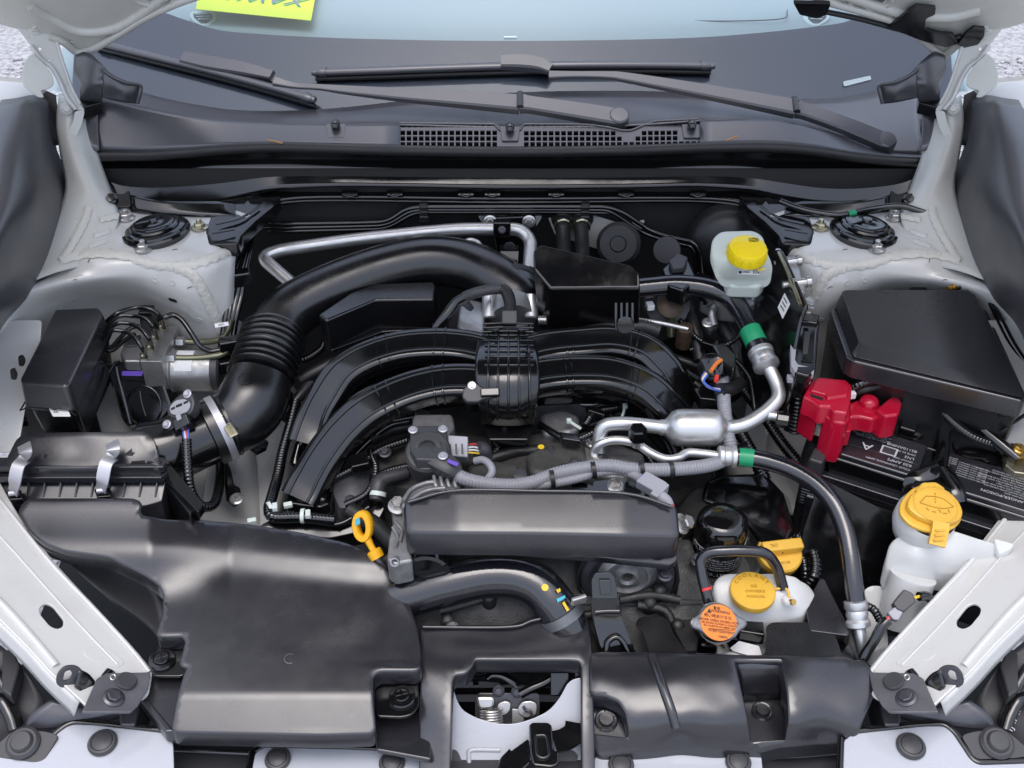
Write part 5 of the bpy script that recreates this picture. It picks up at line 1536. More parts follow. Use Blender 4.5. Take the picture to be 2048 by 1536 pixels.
# heater hoses
hh = thing("heater_hoses", "pair of black heater hoses with pale spring clamps at the firewall", "hose", Yp(1145, 500, .78))
for x in (1126, 1163):
    tube("hose", [Yp(x, 440, .822), Yp(x, 462, .805), Yp(x + 1, 490, .775), Yp(x + 2, 520, .735)], .0118, M["rubber"], hh)
    a = Yp(x, 452, .814)
    lathe("spring_clamp", [(.0118, -.005), (.0148, -.005), (.0148, .004), (.0118, .004)], a, V((0, -1, -.3)), M["zinc_yellow"], hh, segs=24)
    tube("clamp_ear", [a + V((-.008, -.006, .012)), a + V((0, -.008, .016)), a + V((.008, -.006, .012))], .0025, M["zinc_yellow"], hh, segs=6)
    lathe("grommet", [(0, 0), (.020, 0), (.018, .006), (.012, .008)], Yp(x, 438, .826), V((0, -1, -.2)), M["rubber"], hh, segs=24)

# ================================================================== EGR VALVE
eg = thing("exhaust_valve", "grey exhaust recirculation valve with four-wire plug below the manifold", "valve", Z(860, 910, .08))
prism("valve_flange", ZL([(820, 850), (894, 850), (896, 905), (880, 920), (832, 918), (820, 900)], .150), M["dark_grey"], eng if False else eg, down=(0, 0, -.02), bevel=.003)
lathe("valve_dome", [(0, -.03), (.031, -.03), (.031, .006), (.028, .010), (.020, .011), (.0185, .016), (.012, .017), (.011, .012), (.006, .012), (0, .013)], Z(857, 908, .135), V((-.05, -.35, .9)), M["dark_grey"], eg, segs=36)
prism("valve_neck", ZL([(826, 826), (905, 826), (910, 850), (896, 870), (822, 860)], .135), M["cast_alum"], eg, down=(0, 0, -.05), bevel=.006, bseg=3)
for (x, y) in ((826, 860), (886, 858), (886, 912)):
    bolt("bolt", Z(x, y, .152), (0, -.2, 1), .0042, M["clip_metal"], eg)
cbox("plug", Z(916, 897, .125), (1, -.1, 0), (0, .8, .5), (0, -.5, .8), (.028, .030, .022), M["grey_connector"], eg)
for k in range(3):
    tube("plug_groove", [Z(900 + k * 12, 888, .142), Z(901 + k * 12, 908, .135)], .0012, M["dark_grey"], eg, segs=6)
for k, mm in enumerate(("wire_red", "wire_white", "wire_white", "wire_yellow")):
    tube("wire", ZL([(936, 890 + k * 5, .125), (948, 888 + k * 6, .122), (958, 892 + k * 5, .118)]), .0014, M[mm], eg, segs=6)
tube("sheath", ZL([(954, 898, .118), (966, 902, .112), (972, 918, .10)]), [.011, .012, .009], M["dark_grey"], eg)

# ================================================================== GREY HARNESS OVER THE ALTERNATOR
gh = thing("grey_harness", "light grey corrugated wiring harness tied with black bands over the engine", "wiring harness", Z(1100, 960, .1))
GC = M["grey_conduit"]
lathe("boot_flange", [(0, 0), (.019, 0), (.020, .005), (.016, .009), (0, .010)], Z(864, 925, .128), V((-.7, -.1, .5)), M["dark_grey"], gh, segs=24)
tube("boot", ZL([(866, 920, .135), (884, 930, .135), (902, 940, .132), (914, 950, .128)]), [.0165, .015, .014, .010], M["dark_grey"], gh, prof=[(-.9, -.8), (-.9, .8), (-.6, 1), (.6, 1), (.9, .8), (.9, -.8)], up=(0, -.3, 1), sharp=40)
tube("conduit", ZL([(906, 945, .128), (930, 958, .125), (970, 967, .122), (1020, 971, .12), (1060, 966, .12), (1090, 956, .122), (1120, 945, .125), (1170, 936, .128), (1220, 932, .13), (1260, 938, .128), (1310, 940, .125), (1370, 937, .12), (1420, 930, .115), (1448, 918, .112), (1462, 896, .11)]), .0098, GC, gh, rib=(.0042, .13), segs=14)
tube("conduit", ZL([(1060, 972, .115), (1110, 966, .118), (1150, 958, .12), (1185, 948, .122), (1220, 942, .124), (1250, 944, .124), (1272, 952, .125), (1286, 962, .128)]), .0066, GC, gh, rib=(.0038, .13), segs=12)
tube("conduit", ZL([(1462, 900, .11), (1456, 870, .125), (1450, 830, .14), (1447, 790, .15), (1444, 750, .155)]), .0098, GC, gh, rib=(.0042, .13), segs=14)
tube("loop", ZL([(950, 922, .125), (966, 920, .13), (980, 930, .13), (984, 945, .125), (974, 960, .118)]), .0052, GC, gh)
for (x, y, z) in ((1104, 958, .123), (1186, 940, .127), (1282, 938, .128), (1342, 939, .122)):
    lathe("black_tie", [(.0098, -.003), (.0118, -.003), (.0118, .003), (.0098, .003)], Z(x, y, z), V((1, .15, .05)), M["rubber"], gh, segs=20)
cbox("bare_plug", Z(1302, 970, .132), V((.8, -.75, 0)), V((.75, .8, .2)), (0, -.2, 1), (.034, .022, .016), M["grey_connector"], gh, bevel=.002)
cbox("plug_collar", Z(1318, 986, .130), V((.8, -.75, 0)), V((.75, .8, .2)), (0, -.2, 1), (.012, .027, .019), M["grey_connector"], gh, bevel=.002)
tube("plug_tail", ZL([(1316, 990, .13), (1332, 1002, .125), (1340, 1012, .12)]), [.009, .008, .006], M["grey_connector"], gh)
tube("red_tip", ZL([(1340, 1006, .124), (1344, 1014, .12)]), .004, M["wire_red"], gh, segs=8)
plate("plug_blue_seal", Fr(Z(1284, 958, .137), (1, 0, 0), (0, -.4, 1)), [(1278, 952), (1286, 948), (1290, 958), (1282, 964)], .004, M["wire_blue"], gh)
prism("blue_mark", ZL([(896, 918), (918, 926), (914, 932), (894, 924)], .1495), M["purple_film"], gh, down=(0, 0, -.001), bevel=0)

# ================================================================== ALTERNATOR + COVER
al = thing("alternator", "cast aluminium alternator with slotted housing under the black cover", "alternator", Z(850, 1100, .0))
prism("rear_casting", ZL([(800, 1010), (812, 985), (850, 958), (880, 952), (912, 960), (930, 985), (900, 1010), (830, 1020)], .118), M["cast_alum"], al, down=(0, 0, -.05), bevel=.005, bseg=3)
for k in range(4):
    x = 868 + k * 13
    tube("vent_fin", [Z(x, 952, .124), Z(x + 4, 972, .120), Z(x + 10, 976, .115)], .0028, M["cast_alum"], al, segs=8)
for q in [[(806, 1002), (824, 978), (852, 966), (872, 964)], [(812, 1012), (832, 992), (858, 980), (890, 976)]]:
    tube("casting_rib", ZL(q, .121), .003, M["cast_alum"], al, segs=8)
prism("front_bracket", ZL([(782, 1015), (798, 1005), (812, 1012), (810, 1045), (820, 1100), (826, 1120), (790, 1128), (774, 1118), (778, 1075), (786, 1045)], .09), M["cast_alum"], al, down=(0, 0, -.04), bevel=.004, bseg=3)
for q in [[(786, 1055), (796, 1075), (790, 1095)], [(792, 1045), (804, 1062), (800, 1085)]]:
    tube("bracket_rib", ZL(q, .0915), .0025, M["cast_alum"], al, segs=8)
bolt("bracket_bolt", Z(796, 1012, .098), V((0, -.25, 1)), .0085, M["steel"], al, h=.012)
lathe("drain_tube", [(0, 0), (.006, 0), (.006, .012), (.004, .012), (.004, .004), (0, .004)], Z(793, 1120, .085), V((-.1, -.8, .5)), M["cast_alum"], al, segs=16)
bolt("side_bolt", Z(1362, 1048, .10), V((.6, -.3, .6)), .009, M["steel"], al, h=.014)

ac = thing("alternator_cover", "long satin black alternator cover with chamfered ends in front of the engine", "engine cover", Z(1085, 1110, .05))
T = ZL([(816, 1004), (912, 981), (1080, 982), (1250, 987), (1346, 1014), (1350, 1062), (1080, 1056), (818, 1056)], .150)
for i, dz in zip((0, 1, 2, 3, 4, 5, 6, 7), (-.004, .0, .002, .0, -.004, -.006, -.003, -.005)): T[i].z += dz
# sloping top, rolled front
def acf(x, y):
    e = max(0, (abs(x - 1083) - 165) / 100)
    return .156 - (y - 982) * .00024 - .009 * e
relief("top_shell", [(814, 1004), (912, 980), (1080, 981), (1250, 986), (1348, 1013), (1352, 1066), (1080, 1060), (818, 1058)], acf, M["satin_black"], ac, step=12, skirt=.034, lip=.005, rnd=8)
tube("top_edge", ZL([(816, 1004, .145), (912, 981, .155), (1080, 982, .157), (1250, 987, .155), (1346, 1014, .145)]), .0022, M["satin_black"], ac, per=6, segs=8)
relief("lower_flange", [(990, 1094), (1200, 1098), (1350, 1100), (1352, 1118), (1340, 1127), (1200, 1112), (1080, 1103)], [(990, 1094, .090), (1200, 1100, .088), (1350, 1102, .086), (1345, 1126, .076), (1080, 1104, .083)], M["satin_black"], ac, step=14, skirt=.008, rnd=5)

# ================================================================== DIPSTICK
dp = thing("dipstick", "bright yellow oil dipstick with ring handle and blue paint mark", "dipstick", Z(752, 1105, .05))
f = Fr(Z(730, 1060, .085), (1, .1, 0), (-.25, -.8, .45))
c = f.pix(726, 1052)
vs = []
pts = [f.p3(c[0] + .0095 * math.cos(t) , c[1] + .0165 * math.sin(t), 0) for t in [2 * math.pi * k / 28 for k in range(29)]]
tube("ring_handle", pts, .0040, M["yellow_dip"], dp, prof=[(-1, -1.3), (-1, 1.3), (-.7, 1.6), (.7, 1.6), (1, 1.3), (1, -1.3), (.7, -1.6), (-.7, -1.6)], up=tuple(f.n), per=2, sharp=45)
tube("stem", [f.P(734, 1076), f.P(742, 1092), f.P(750, 1106)], [.0055, .0045, .0045], M["yellow_dip"], dp)
lathe("stop_collar", [(0, -.006), (.0095, -.006), (.0100, .004), (.008, .006), (0, .006)], f.P(751, 1108), (f.P(742, 1092) - f.P(751, 1108)).normalized(), M["yellow_dip"], dp, segs=24)
plate("blue_mark", f, [(714, 1036), (723, 1033), (725, 1044), (715, 1050)], .0006, M["blue_mark"], dp, h=.0072, rnd=.001, bevel=.0001)
tube("guide_tube", [f.P(752, 1112), f.P(764, 1135), f.P(776, 1160)], .006, M["dark_steel"], dp)

# black harness tray in front of the head
ht = thing("harness_tray", "black plastic harness tray with white cable ties beside the snorkel", "wiring tray", Z(640, 1030, .02))
relief("tray", [(520, 1052), (545, 1038), (620, 1040), (680, 1046), (740, 1018), (760, 1002), (768, 1015), (758, 1035), (716, 1062), (660, 1074), (590, 1070), (545, 1066)], [(520, 1052, .035), (620, 1050, .035), (680, 1060, .035), (760, 1010, .05), (740, 1040, .04)], M["gloss_black"], ht, step=14, skirt=.03)
tube("tray_wall", ZL([(548, 1040, .045), (620, 1042, .045), (678, 1048, .045), (738, 1014, .055)]), .003, M["gloss_black"], ht)
tube("harness", ZL([(592, 800, .10), (580, 850, .08), (566, 900, .06), (556, 950, .05), (545, 990, .05), (538, 1018, .05), (548, 1034, .05), (600, 1034, .05), (670, 1040, .05)]), .0082, M["wet_black"], ht, rib=(.0048, .15), segs=12)
for (x, y, a_) in ((540, 1018, 0), (606, 1032, 1)):
    lathe("cable_tie", [(.0085, -.0025), (.0105, -.0025), (.0105, .0025), (.0085, .0025)], Z(x, y, .05), V((1, .6, 0)) if a_ == 0 else V((1, 0, 0)), M["nylon_tie"], ht, segs=20)
    cbox("tie_head", Z(x + 10, y - 4, .06), (1, .2, 0), (-.2, 1, 0), (0, 0, 1), (.007, .012, .007), M["nylon_tie"], ht, bevel=.001)
for (x, y) in ((504, 1042), (576, 1010)):
    cbox("tie_head", Z(x, y, .052), (1, .3, 0), (-.3, 1, 0), (0, 0, 1), (.012, .008, .006), M["nylon_tie"], ht, bevel=.001)
tube("branch", ZL([(748, 960, .075), (770, 945, .08), (800, 936, .082), (828, 930, .085)]), .006, M["wet_black"], ht, rib=(.004, .2), segs=10)
tube("sleeve", ZL([(752, 1000, .065), (756, 975, .075), (768, 958, .08), (815, 945, .08)]), [.009, .011, .010, .008], M["dark_grey"], ht)
lathe("white_band", [(.0095, -.003), (.0115, -.003), (.0115, .003), (.0095, .003)], Z(756, 988, .070), V((.1, .6, .5)), M["nylon_tie"], ht, segs=20)

# ================================================================== RADIATOR HOSE
rh = thing("radiator_hose", "thick glossy black radiator hose curving to a silver spring clamp", "hose", Z(980, 1230, -.02))
hs_ = tube("hose", ZL([(690, 1240, -.010), (770, 1206, .010), (830, 1188, .022), (900, 1168, .034), (970, 1153, .042), (1030, 1154, .042), (1075, 1172, .036), (1106, 1204, .024), (1126, 1236, .008), (1140, 1262, -.008)]), [.027, .027, .0275, .028, .028, .028, .0278, .0270, .0265, .0265], M["hose_gloss"], rh, per=8, segs=28)
bh_ = bvh_of(hs_)
p, n = hit(bh_, 1090, 1175, .0003)
fm = Fr(p, (1, 0, 0), n)
plate("paint_dot", fm, oval((0, 0), .0045, .0045, 14), .0005, M["yellow_mark"], rh, uv=True, h=.0006, rnd=0, bevel=.0001)
cp = Z(1124, 1233, .010); cdv = (Z(1106, 1204, .024) - Z(1140, 1262, -.008)).normalized()
lathe("spring_clamp", [(.0268, -.006), (.0290, -.006), (.0290, .007), (.0268, .007)], cp, cdv, M["bracket_grey"], rh, segs=36)
cbox("clamp_ear", Z(1158, 1200, .055), (1, .4, 0), (-.4, 1, 0), (0, 0, 1), (.020, .006, .012), M["steel"], rh)
for q, mm in (([(1112, 1180), (1120, 1176), (1122, 1182), (1116, 1186)], "yellow_mark"), ([(1113, 1198), (1130, 1190), (1131, 1196), (1115, 1205)], "blue_mark"), ([(1124, 1206), (1129, 1203), (1139, 1220), (1134, 1223)], "yellow_mark")):
    p, n = hit(bh_, q[0][0], q[0][1], .0028)
    fm = Fr(p, (1, 0, 0), n)
    plate("paint_mark", fm, q, .0005, M[mm], rh, rnd=.0005, bevel=.0001)
lathe("radiator_neck", [(.0, -.05), (.025, -.05), (.025, -.01), (.0265, -.006), (.0265, .0), (0, 0)], Z(1141, 1264, -.010), cdv, M["cast_dark"], rh, segs=28)

# ------------------------------------------------------------------ more of the engine seen between the parts
for (x, y, z, r) in [(770, 905, .085, .006), (806, 945, .075, .006), (945, 940, .085, .006), (1100, 905, .105, .006), (1150, 930, .105, .0065), (1005, 985, .10, .006), (700, 1000, .055, .005), (1165, 990, .10, .006), (880, 1150, .045, .0065), (1330, 1150, .04, .0065), (1395, 1120, .04, .0065), (905, 1255, .0, .006), (1010, 1275, -.01, .006)]:
    bolt("bolt", Z(x, y, z), (0, -.25, 1), r, M["dark_steel"], eng)
for q, r in (([(740, 880, .07), (780, 860, .075), (830, 850, .08)], .010), ([(905, 980, .085), (960, 930, .08), (1020, 905, .085), (1080, 900, .09)], .008), ([(1090, 960, .10), (1130, 940, .105), (1175, 945, .10)], .009), ([(700, 1020, .05), (750, 1050, .045), (790, 1090, .04)], .012)):
    tube("cast_rib", ZL(q), r, M["cast_dark"], eng)
prism("casting_step", ZL([(1050, 905), (1100, 878), (1170, 880), (1178, 935), (1110, 950), (1060, 945)], .108), M["cast_mid"], eng, down=(0, 0, -.05), bevel=.010, bseg=3)
prism("casting_step", ZL([(930, 930), (985, 915), (1040, 925), (1045, 975), (950, 985)], .094), M["cast_mid"], eng, down=(0, 0, -.05), bevel=.010, bseg=3)
for (x, y, z) in ((696, 905, .064), (1082, 894, .109)):
    lathe("paint_dot", [(0, 0), (.0045, 0), (.0045, .0006), (0, .0006)], Z(x, y, z), (0, -.1, 1), M["yellow_mark"], eng, segs=14)
for q, r, mm in (([(600, 760, .09), (640, 740, .10), (680, 720, .11), (730, 700, .12)], .012, "rubber"), ([(560, 770, .08), (590, 820, .07), (600, 880, .05), (590, 930, .03)], .009, "wet_black"),
              ([(880, 640, .13), (900, 680, .13), (890, 710, .12)], .010, "rubber"), ([(1090, 690, .13), (1140, 670, .14), (1200, 664, .14)], .008, "rubber"),
              ([(760, 620, .14), (800, 660, .13), (850, 690, .12)], .011, "rubber"), ([(820, 840, .10), (780, 850, .09), (740, 880, .07), (690, 930, .05)], .006, "wet_black")):
    tube("engine_hose", ZL(q), r, M[mm], eng)
tube("rail_pipe", ZL([(560, 840, .06), (600, 790, .08), (640, 745, .09), (690, 712, .10), (760, 690, .11)]), .008, M["dark_steel"], eng)

# wiring woven through the gaps round the manifold
rw = random.Random(11)
wl = thing("engine_loom", "tangle of thin black looms and clips under the manifold runners", "wiring harness", Z(760, 930, .05))
for q in ([(640, 900, .075), (690, 880, .085), (740, 850, .10), (800, 838, .11), (850, 830, .115)], [(660, 960, .06), (720, 930, .075), (760, 900, .085), (815, 880, .09)], [(690, 1010, .055), (735, 985, .065), (752, 940, .08), (740, 900, .085)],
          [(1080, 850, .10), (1140, 880, .115), (1200, 860, .12), (1260, 850, .11)], [(1210, 820, .10), (1240, 845, .105), (1290, 850, .10), (1340, 880, .09), (1360, 930, .08)], [(1170, 850, .11), (1190, 825, .115), (1230, 815, .11)],
          [(1380, 700, .13), (1420, 690, .14), (1470, 720, .13), (1500, 760, .12), (1510, 820, .10)], [(1360, 640, .16), (1400, 680, .15), (1450, 690, .15), (1490, 660, .16)], [(1390, 840, .10), (1420, 880, .095), (1480, 900, .085), (1540, 940, .07)],
          [(1500, 640, .14), (1540, 700, .12), (1560, 780, .10), (1575, 860, .08)], [(900, 700, .15), (880, 680, .16), (870, 650, .165)], [(560, 700, .10), (600, 720, .11), (640, 700, .12), (650, 680, .13)]):
    tube("loom", ZL(q), rw.choice((.0045, .0055, .0065)), M["wet_black"], wl, rib=(.0042, .2), segs=9)
for (x, y, z, m_) in ((720, 930, .083, "gloss_black"), (1140, 880, .122, "gloss_black"), (1290, 850, .108, "dark_grey"), (1420, 690, .148, "gloss_black"), (1480, 900, .092, "gloss_black"), (1545, 705, .125, "dark_grey"), (845, 832, .12, "dark_grey"), (1190, 826, .122, "gloss_black")):
    cbox("connector", Z(x, y, z), (1, rw.uniform(-.6, .6), 0), (rw.uniform(-.3, .3), 1, 0), (0, 0, 1), (.026, .016, .014), M[m_], wl, bevel=.002)

# ================================================================== BRAKE BOOSTER + FLUID RESERVOIR
bb = thing("brake_booster", "round black brake booster behind the fluid reservoir", "brake booster", Yp(1450, 540, .8))
lathe("shell", [(0, .02), (.02, .02), (.024, .012), (.045, .006), (.058, -.006), (.062, -.016), (.062, -.04), (.0, -.04)], Yp(1455, 496, .775), V((0, -1, .1)), M["rubber"], bb, segs=56)
lathe("push_rod_collar", [(0, .015), (.024, .015), (.024, .045), (.018, .05), (0, .05)], Yp(1452, 520, .76), V((0, -1, -.1)), M["alum_dull"], bb, segs=28)
fr_ = thing("fluid_reservoir", "milky white brake fluid reservoir with bright yellow screw cap", "reservoir", Z(1490, 560, .22))
zt = .305
T = ZL([(1432, 490), (1444, 466), (1512, 464), (1530, 480), (1536, 512), (1540, 540), (1530, 560), (1452, 562), (1440, 545)], zt)
relief("tank", [(1427, 504), (1430, 476), (1444, 464), (1506, 462), (1522, 472), (1531, 505), (1542, 528), (1538, 556), (1452, 558), (1440, 540)],
       [(1432, 474, .312), (1510, 464, .312), (1470, 480, .314), (1528, 505, .305), (1432, 505, .303), (1480, 515, .308), (1445, 540, .283), (1536, 535, .283), (1490, 545, .281), (1456, 561, .262), (1532, 559, .262)], M["milky_plastic"], fr_, step=9, skirt=.010, lip=.004, rnd=12)
prism("tank_foot", ZL([(1448, 548), (1532, 546), (1530, 562), (1520, 572), (1458, 570)], .256), M["milky_plastic"], fr_, down=(0, .005, -.026), bevel=.006, bseg=3)
cc = Z(1492, 513, .302)
axc = V((.03, -.18, 1)).normalized()
cap = lathe("screw_cap", [(0, 0), (.0285, 0), (.0285, .004), (.0275, .014), (.026, .0175), (.024, .0185), (0, .0185)], cc, axc, M["yellow_bright"], fr_, segs=48)
fcap = Fr(cc + axc * .0187, (1, 0, 0), axc)
for k in range(16):
    t = 2 * math.pi * k / 16
    d = fcap.ex * math.cos(t) + fcap.ey * math.sin(t)
    tube("grip_rib", [cc + d * .0286 + axc * .003, cc + d * .0276 + axc * .014], .0011, M["yellow_bright"], cap, segs=6)
for rr_ in (.0045, .0025):
    tube("printed_ring", [fcap.p3(.0095 + rr_ * math.cos(t), .0145 + rr_ * .9 * math.sin(t), .0002) for t in [2 * math.pi * k / 18 for k in range(19)]], .0004, M["print_black"], cap, segs=6)
tube("printed_bracket", [fcap.p3(.0095 + .0068 * math.cos(t), .0145 + .0058 * math.sin(t), .0002) for t in [math.radians(-50 + 100 * k / 8) for k in range(9)]], .0004, M["print_black"], cap, segs=6)
tube("printed_bracket", [fcap.p3(.0095 + .0068 * math.cos(t), .0145 + .0058 * math.sin(t), .0002) for t in [math.radians(130 + 100 * k / 8) for k in range(9)]], .0004, M["print_black"], cap, segs=6)
for k in range(12):
    y = -.020 + k * .0026
    w = math.sqrt(max(0, .0215 ** 2 - y ** 2)) * .9
    tube("moulded_text_line", [fcap.p3(-w, y, .0), fcap.p3(w, y, .0)], .0004, M["yellow_bright"], cap, segs=5)
fl = Fr(Z(1495, 546, .281), (1, -.03, 0), (0, -.66, .75))
lb = plate("code_sticker", fl, [(1475, 542), (1517, 543), (1517, 551), (1474, 550)], .0005, M["label_white"], fr_, h=.0035, rnd=.0005, bevel=.0001)
text("KN", fl, 1511, 547, .0062, M["print_black"], lb, h=.0042)
text("SUBARU", fl, 1491, 546, .0030, M["print_black"], lb, h=.0042)
plate("print_block", fl, [(1476, 543.5), (1482, 543.5), (1482, 549), (1476, 549)], .0002, M["print_black"], lb, h=.0040, rnd=0, bevel=.00005)
plate("paint_stroke", fl, [(1512, 541), (1528, 537), (1529, 541), (1516, 545)], .0004, M["yellow_mark"], fr_, h=.0042, rnd=.001, bevel=.0001)
prism("cylinder_body", ZL([(1440, 556), (1530, 572), (1510, 606), (1440, 600), (1400, 580)], .205), M["alum_dull"], fr_, down=(0, 0, -.04), bevel=.006, bseg=3)
prism("level_plug", ZL([(1482, 578), (1506, 580), (1504, 602), (1480, 598)], .222), M["grey_connector"], fr_, down=(0, 0, -.02), bevel=.002)
prism("white_lever", ZL([(1478, 592), (1500, 594), (1498, 606), (1480, 610)], .2), M["white_plastic"], fr_, down=(0, 0, -.006), bevel=.001)

# linkage and vacuum parts between box and booster
vk = thing("vacuum_switch", "black vacuum switch with ribbed hose beside the resonator box", "vacuum valve", Z(1360, 560, .2))
prism("switch_body", ZL([(1324, 536), (1350, 510), (1380, 522), (1396, 560), (1366, 580), (1336, 570)], .235), GB, vk, down=(0, 0, -.03), bevel=.004)
prism("switch_cap", ZL([(1338, 520), (1356, 505), (1376, 514), (1368, 534), (1346, 536)], .245), M["dark_grey"], vk, down=(0, 0, -.01), bevel=.002)
lathe("mount_plate", [(0, 0), (.022, 0), (.021, .003), (0, .004)], Z(1334, 500, .22), V((-.3, -.8, .5)), M["rubber"], vk, segs=30)
tube("neck", ZL([(1390, 570, .21), (1410, 590, .195), (1424, 606, .185)]), .0125, GB, vk, rib=(.008, .2))
lathe("grey_drum", [(0, -.02), (.036, -.02), (.038, .01), (.034, .016), (.018, .018), (.016, .026), (0, .027)], Z(1335, 612, .165), V((-.1, -.7, .6)), M["dark_grey"], vk, segs=36)
lathe("rust_stem_collar", [(0, 0), (.020, 0), (.021, .006), (.012, .012), (0, .012)], Z(1340, 612, .185), V((0, -.6, .75)), M["rust_brown"], vk, segs=28)
tube("stem", ZL([(1342, 616, .185), (1342, 645, .16), (1342, 672, .14)]), .0065, M["olive_pipe"], vk)
cbox("white_clip", Z(1300, 612, .185), (1, .2, 0), (-.2, 1, 0), (0, 0, 1), (.012, .014, .01), M["label_white"], vk)
tube("steel_rod", ZL([(1276, 640, .17), (1320, 646, .17), (1376, 658, .165)]), .0036, M["alum"], vk)
lathe("brown_cap", [(0, 0), (.0125, 0), (.0125, .034), (.011, .036), (0, .036)], Z(1366, 690, .13), V((0, -.1, 1)), M["rust_brown"], vk, segs=24)
tube("grey_bent_pipe", ZL([(1428, 650, .17), (1424, 625, .185), (1436, 610, .19), (1456, 606, .19)]), .006, M["alum_dull"], vk)
prism("pipe_bracket", ZL([(1404, 640), (1424, 628), (1436, 650), (1420, 664)], .17), M["dark_steel"], vk, down=(0, 0, -.008), bevel=.001)
bolt("bolt", Z(1416, 646, .171), (0, -.3, 1), .0062, M["steel"], vk)
lathe("rear_duct", [(0, 0), (.012, .0), (.014, -.004), (.030, -.004), (.036, -.010), (.037, -.03), (0, -.03)], Yp(1236, 488, .775), V((-.15, -.8, .45)), M["rubber"], vk, segs=36)
# dark clutter under the brake parts
prism("dark_bracket", ZL([(1290, 690), (1380, 660), (1470, 690), (1500, 780), (1440, 820), (1400, 760)], .06), M["wet_black"], vk, down=(0, 0, -.06), bevel=.005)
for q, r in (([(1340, 560, .18), (1370, 600, .17), (1390, 660, .15), (1400, 720, .12)], .010), ([(1430, 590, .17), (1440, 640, .15), (1470, 700, .12), (1480, 760, .09)], .012), ([(1300, 700, .12), (1360, 720, .11), (1420, 740, .10)], .007)):
    tube("dark_hose", ZL(q), r, M["rubber"], vk)
tube("ribbed_hose", ZL([(1390, 768, .10), (1430, 800, .09), (1470, 850, .075), (1500, 900, .06), (1530, 960, .04)]), .0105, M["wet_black"], vk, rib=(.005, .18), segs=12)
tube("ribbed_hose", ZL([(1470, 690, .10), (1500, 700, .10), (1512, 720, .09), (1490, 735, .08)]), .0085, M["wet_black"], vk, rib=(.0045, .18), segs=12)
tube("ribbed_hose", ZL([(1480, 770, .08), (1520, 820, .07), (1560, 880, .05), (1600, 930, .03)]), .0095, M["wet_black"], vk, rib=(.005, .18), segs=12)
prism("clip_block", ZL([(1440, 745), (1480, 738), (1510, 752), (1500, 770), (1450, 772)], .08), M["dark_steel"], vk, down=(0, 0, -.01), bevel=.002)
bolt("bolt", Z(1504, 757, .082), (0, -.3, 1), .005, M["steel"], vk)

wp = thing("wired_plug", "black round multi-wire plug with orange tapes and blue and white wires", "connector", Z(1440, 760, .12))
plc = Z(1432, 735, .165); pla = V((-.45, -.55, .45)).normalized()
tube("plug_body", [plc - pla * .022, plc, plc + pla * .022], [.021, .022, .020], GB, wp, rib=(.006, .1), segs=24)
prism("plug_cover", ZL([(1424, 690), (1448, 684), (1474, 710), (1468, 740), (1440, 716)], .19), GB, wp, down=(0, 0, -.02), bevel=.003)
for q, mm in (([(1422, 742), (1432, 728), (1442, 720)], "orange_mark"), ([(1432, 762), (1434, 752)], "red_mark")):
    tube("tape", [Z(a_, b_, .196) for a_, b_ in q], .003, M[mm], wp, segs=8)
for k, (mm, off) in enumerate((("wire_blue", 0), ("wire_yellow", 3), ("wire_white", 6), ("wire_blue", 9))):
    tube("wire", ZL([(1410 + off * .6, 744 + off * .6, .185), (1404 + off * .4, 758 + off * .6, .18), (1416 + off, 774 + off * .4, .172), (1440, 778 + off * .4, .165)]), .0016, M[mm], wp, segs=6)
tube("tail", ZL([(1440, 780, .16), (1462, 778, .15), (1480, 766, .14)]), .010, M["rubber"], wp)
prism("holder", ZL([(1388, 776), (1420, 766), (1436, 800), (1400, 796)], .14), GB, wp, down=(0, 0, -.02), bevel=.002)

# ================================================================== AC LINES
a1 = thing("suction_line", "black refrigerant hose with green band joining a silver pipe and muffler can", "air conditioning line", Z(1380, 860, .1))
tube("rubber_hose", ZL([(1250, 580, .215), (1300, 574, .22), (1360, 570, .225), (1420, 578, .225), (1462, 598, .22), (1488, 634, .21), (1506, 672, .20), (1520, 702, .19)]), .0155, M["hose_gloss"], a1, per=8, segs=22)
hb = a1
def band(parent, pts, r, mt, name):
    return tube(name, pts, r, mt, parent, segs=22)
band(a1, ZL([(1500, 660, .2035), (1506.5, 673, .1998), (1513, 687, .195)]), .0160, M["green_band"], "green_band")
cr0, cr1 = Z(1519, 700, .19), Z(1536, 738, .18)
dcr = (cr1 - cr0).normalized(); Lc = (cr1 - cr0).length
lathe("crimp", [(.0155, 0), (.0185, .002), (.0185, .008), (.0165, .010), (.0175, .016), (.0165, .022), (.019, .024), (.019, .030), (.012, Lc), (0, Lc)], cr0, dcr, M["alum"], a1, segs=28)
tube("silver_pipe", ZL([(1532, 726, .182), (1553, 764, .165), (1560, 795, .155), (1535, 822, .145), (1490, 852, .135), (1440, 858, .132)]), .0098, M["alum"], a1, bend=.022, segs=18)
tube("silver_pipe", ZL([(1350, 858, .132), (1300, 852, .134), (1245, 846, .138), (1205, 850, .135), (1198, 880, .115), (1196, 905, .10)]), .0098, M["alum"], a1, bend=.022, segs=18)
ma, mb = Z(1318, 855, .132), Z(1466, 856, .132)
dm = (mb - ma).normalized(); Lm = (mb - ma).length
lathe("muffler_can", [(.0098, 0), (.0112, .002), (.0114, .008), (.016, .013), (.0225, .018), (.0255, .025), (.026, .032), (.026, Lm - .032), (.0255, Lm - .025), (.0225, Lm - .018), (.016, Lm - .013), (.0114, Lm - .008), (.0112, Lm - .002), (.0098, Lm)], ma, dm, M["alum"], a1, segs=44, sharp=60)
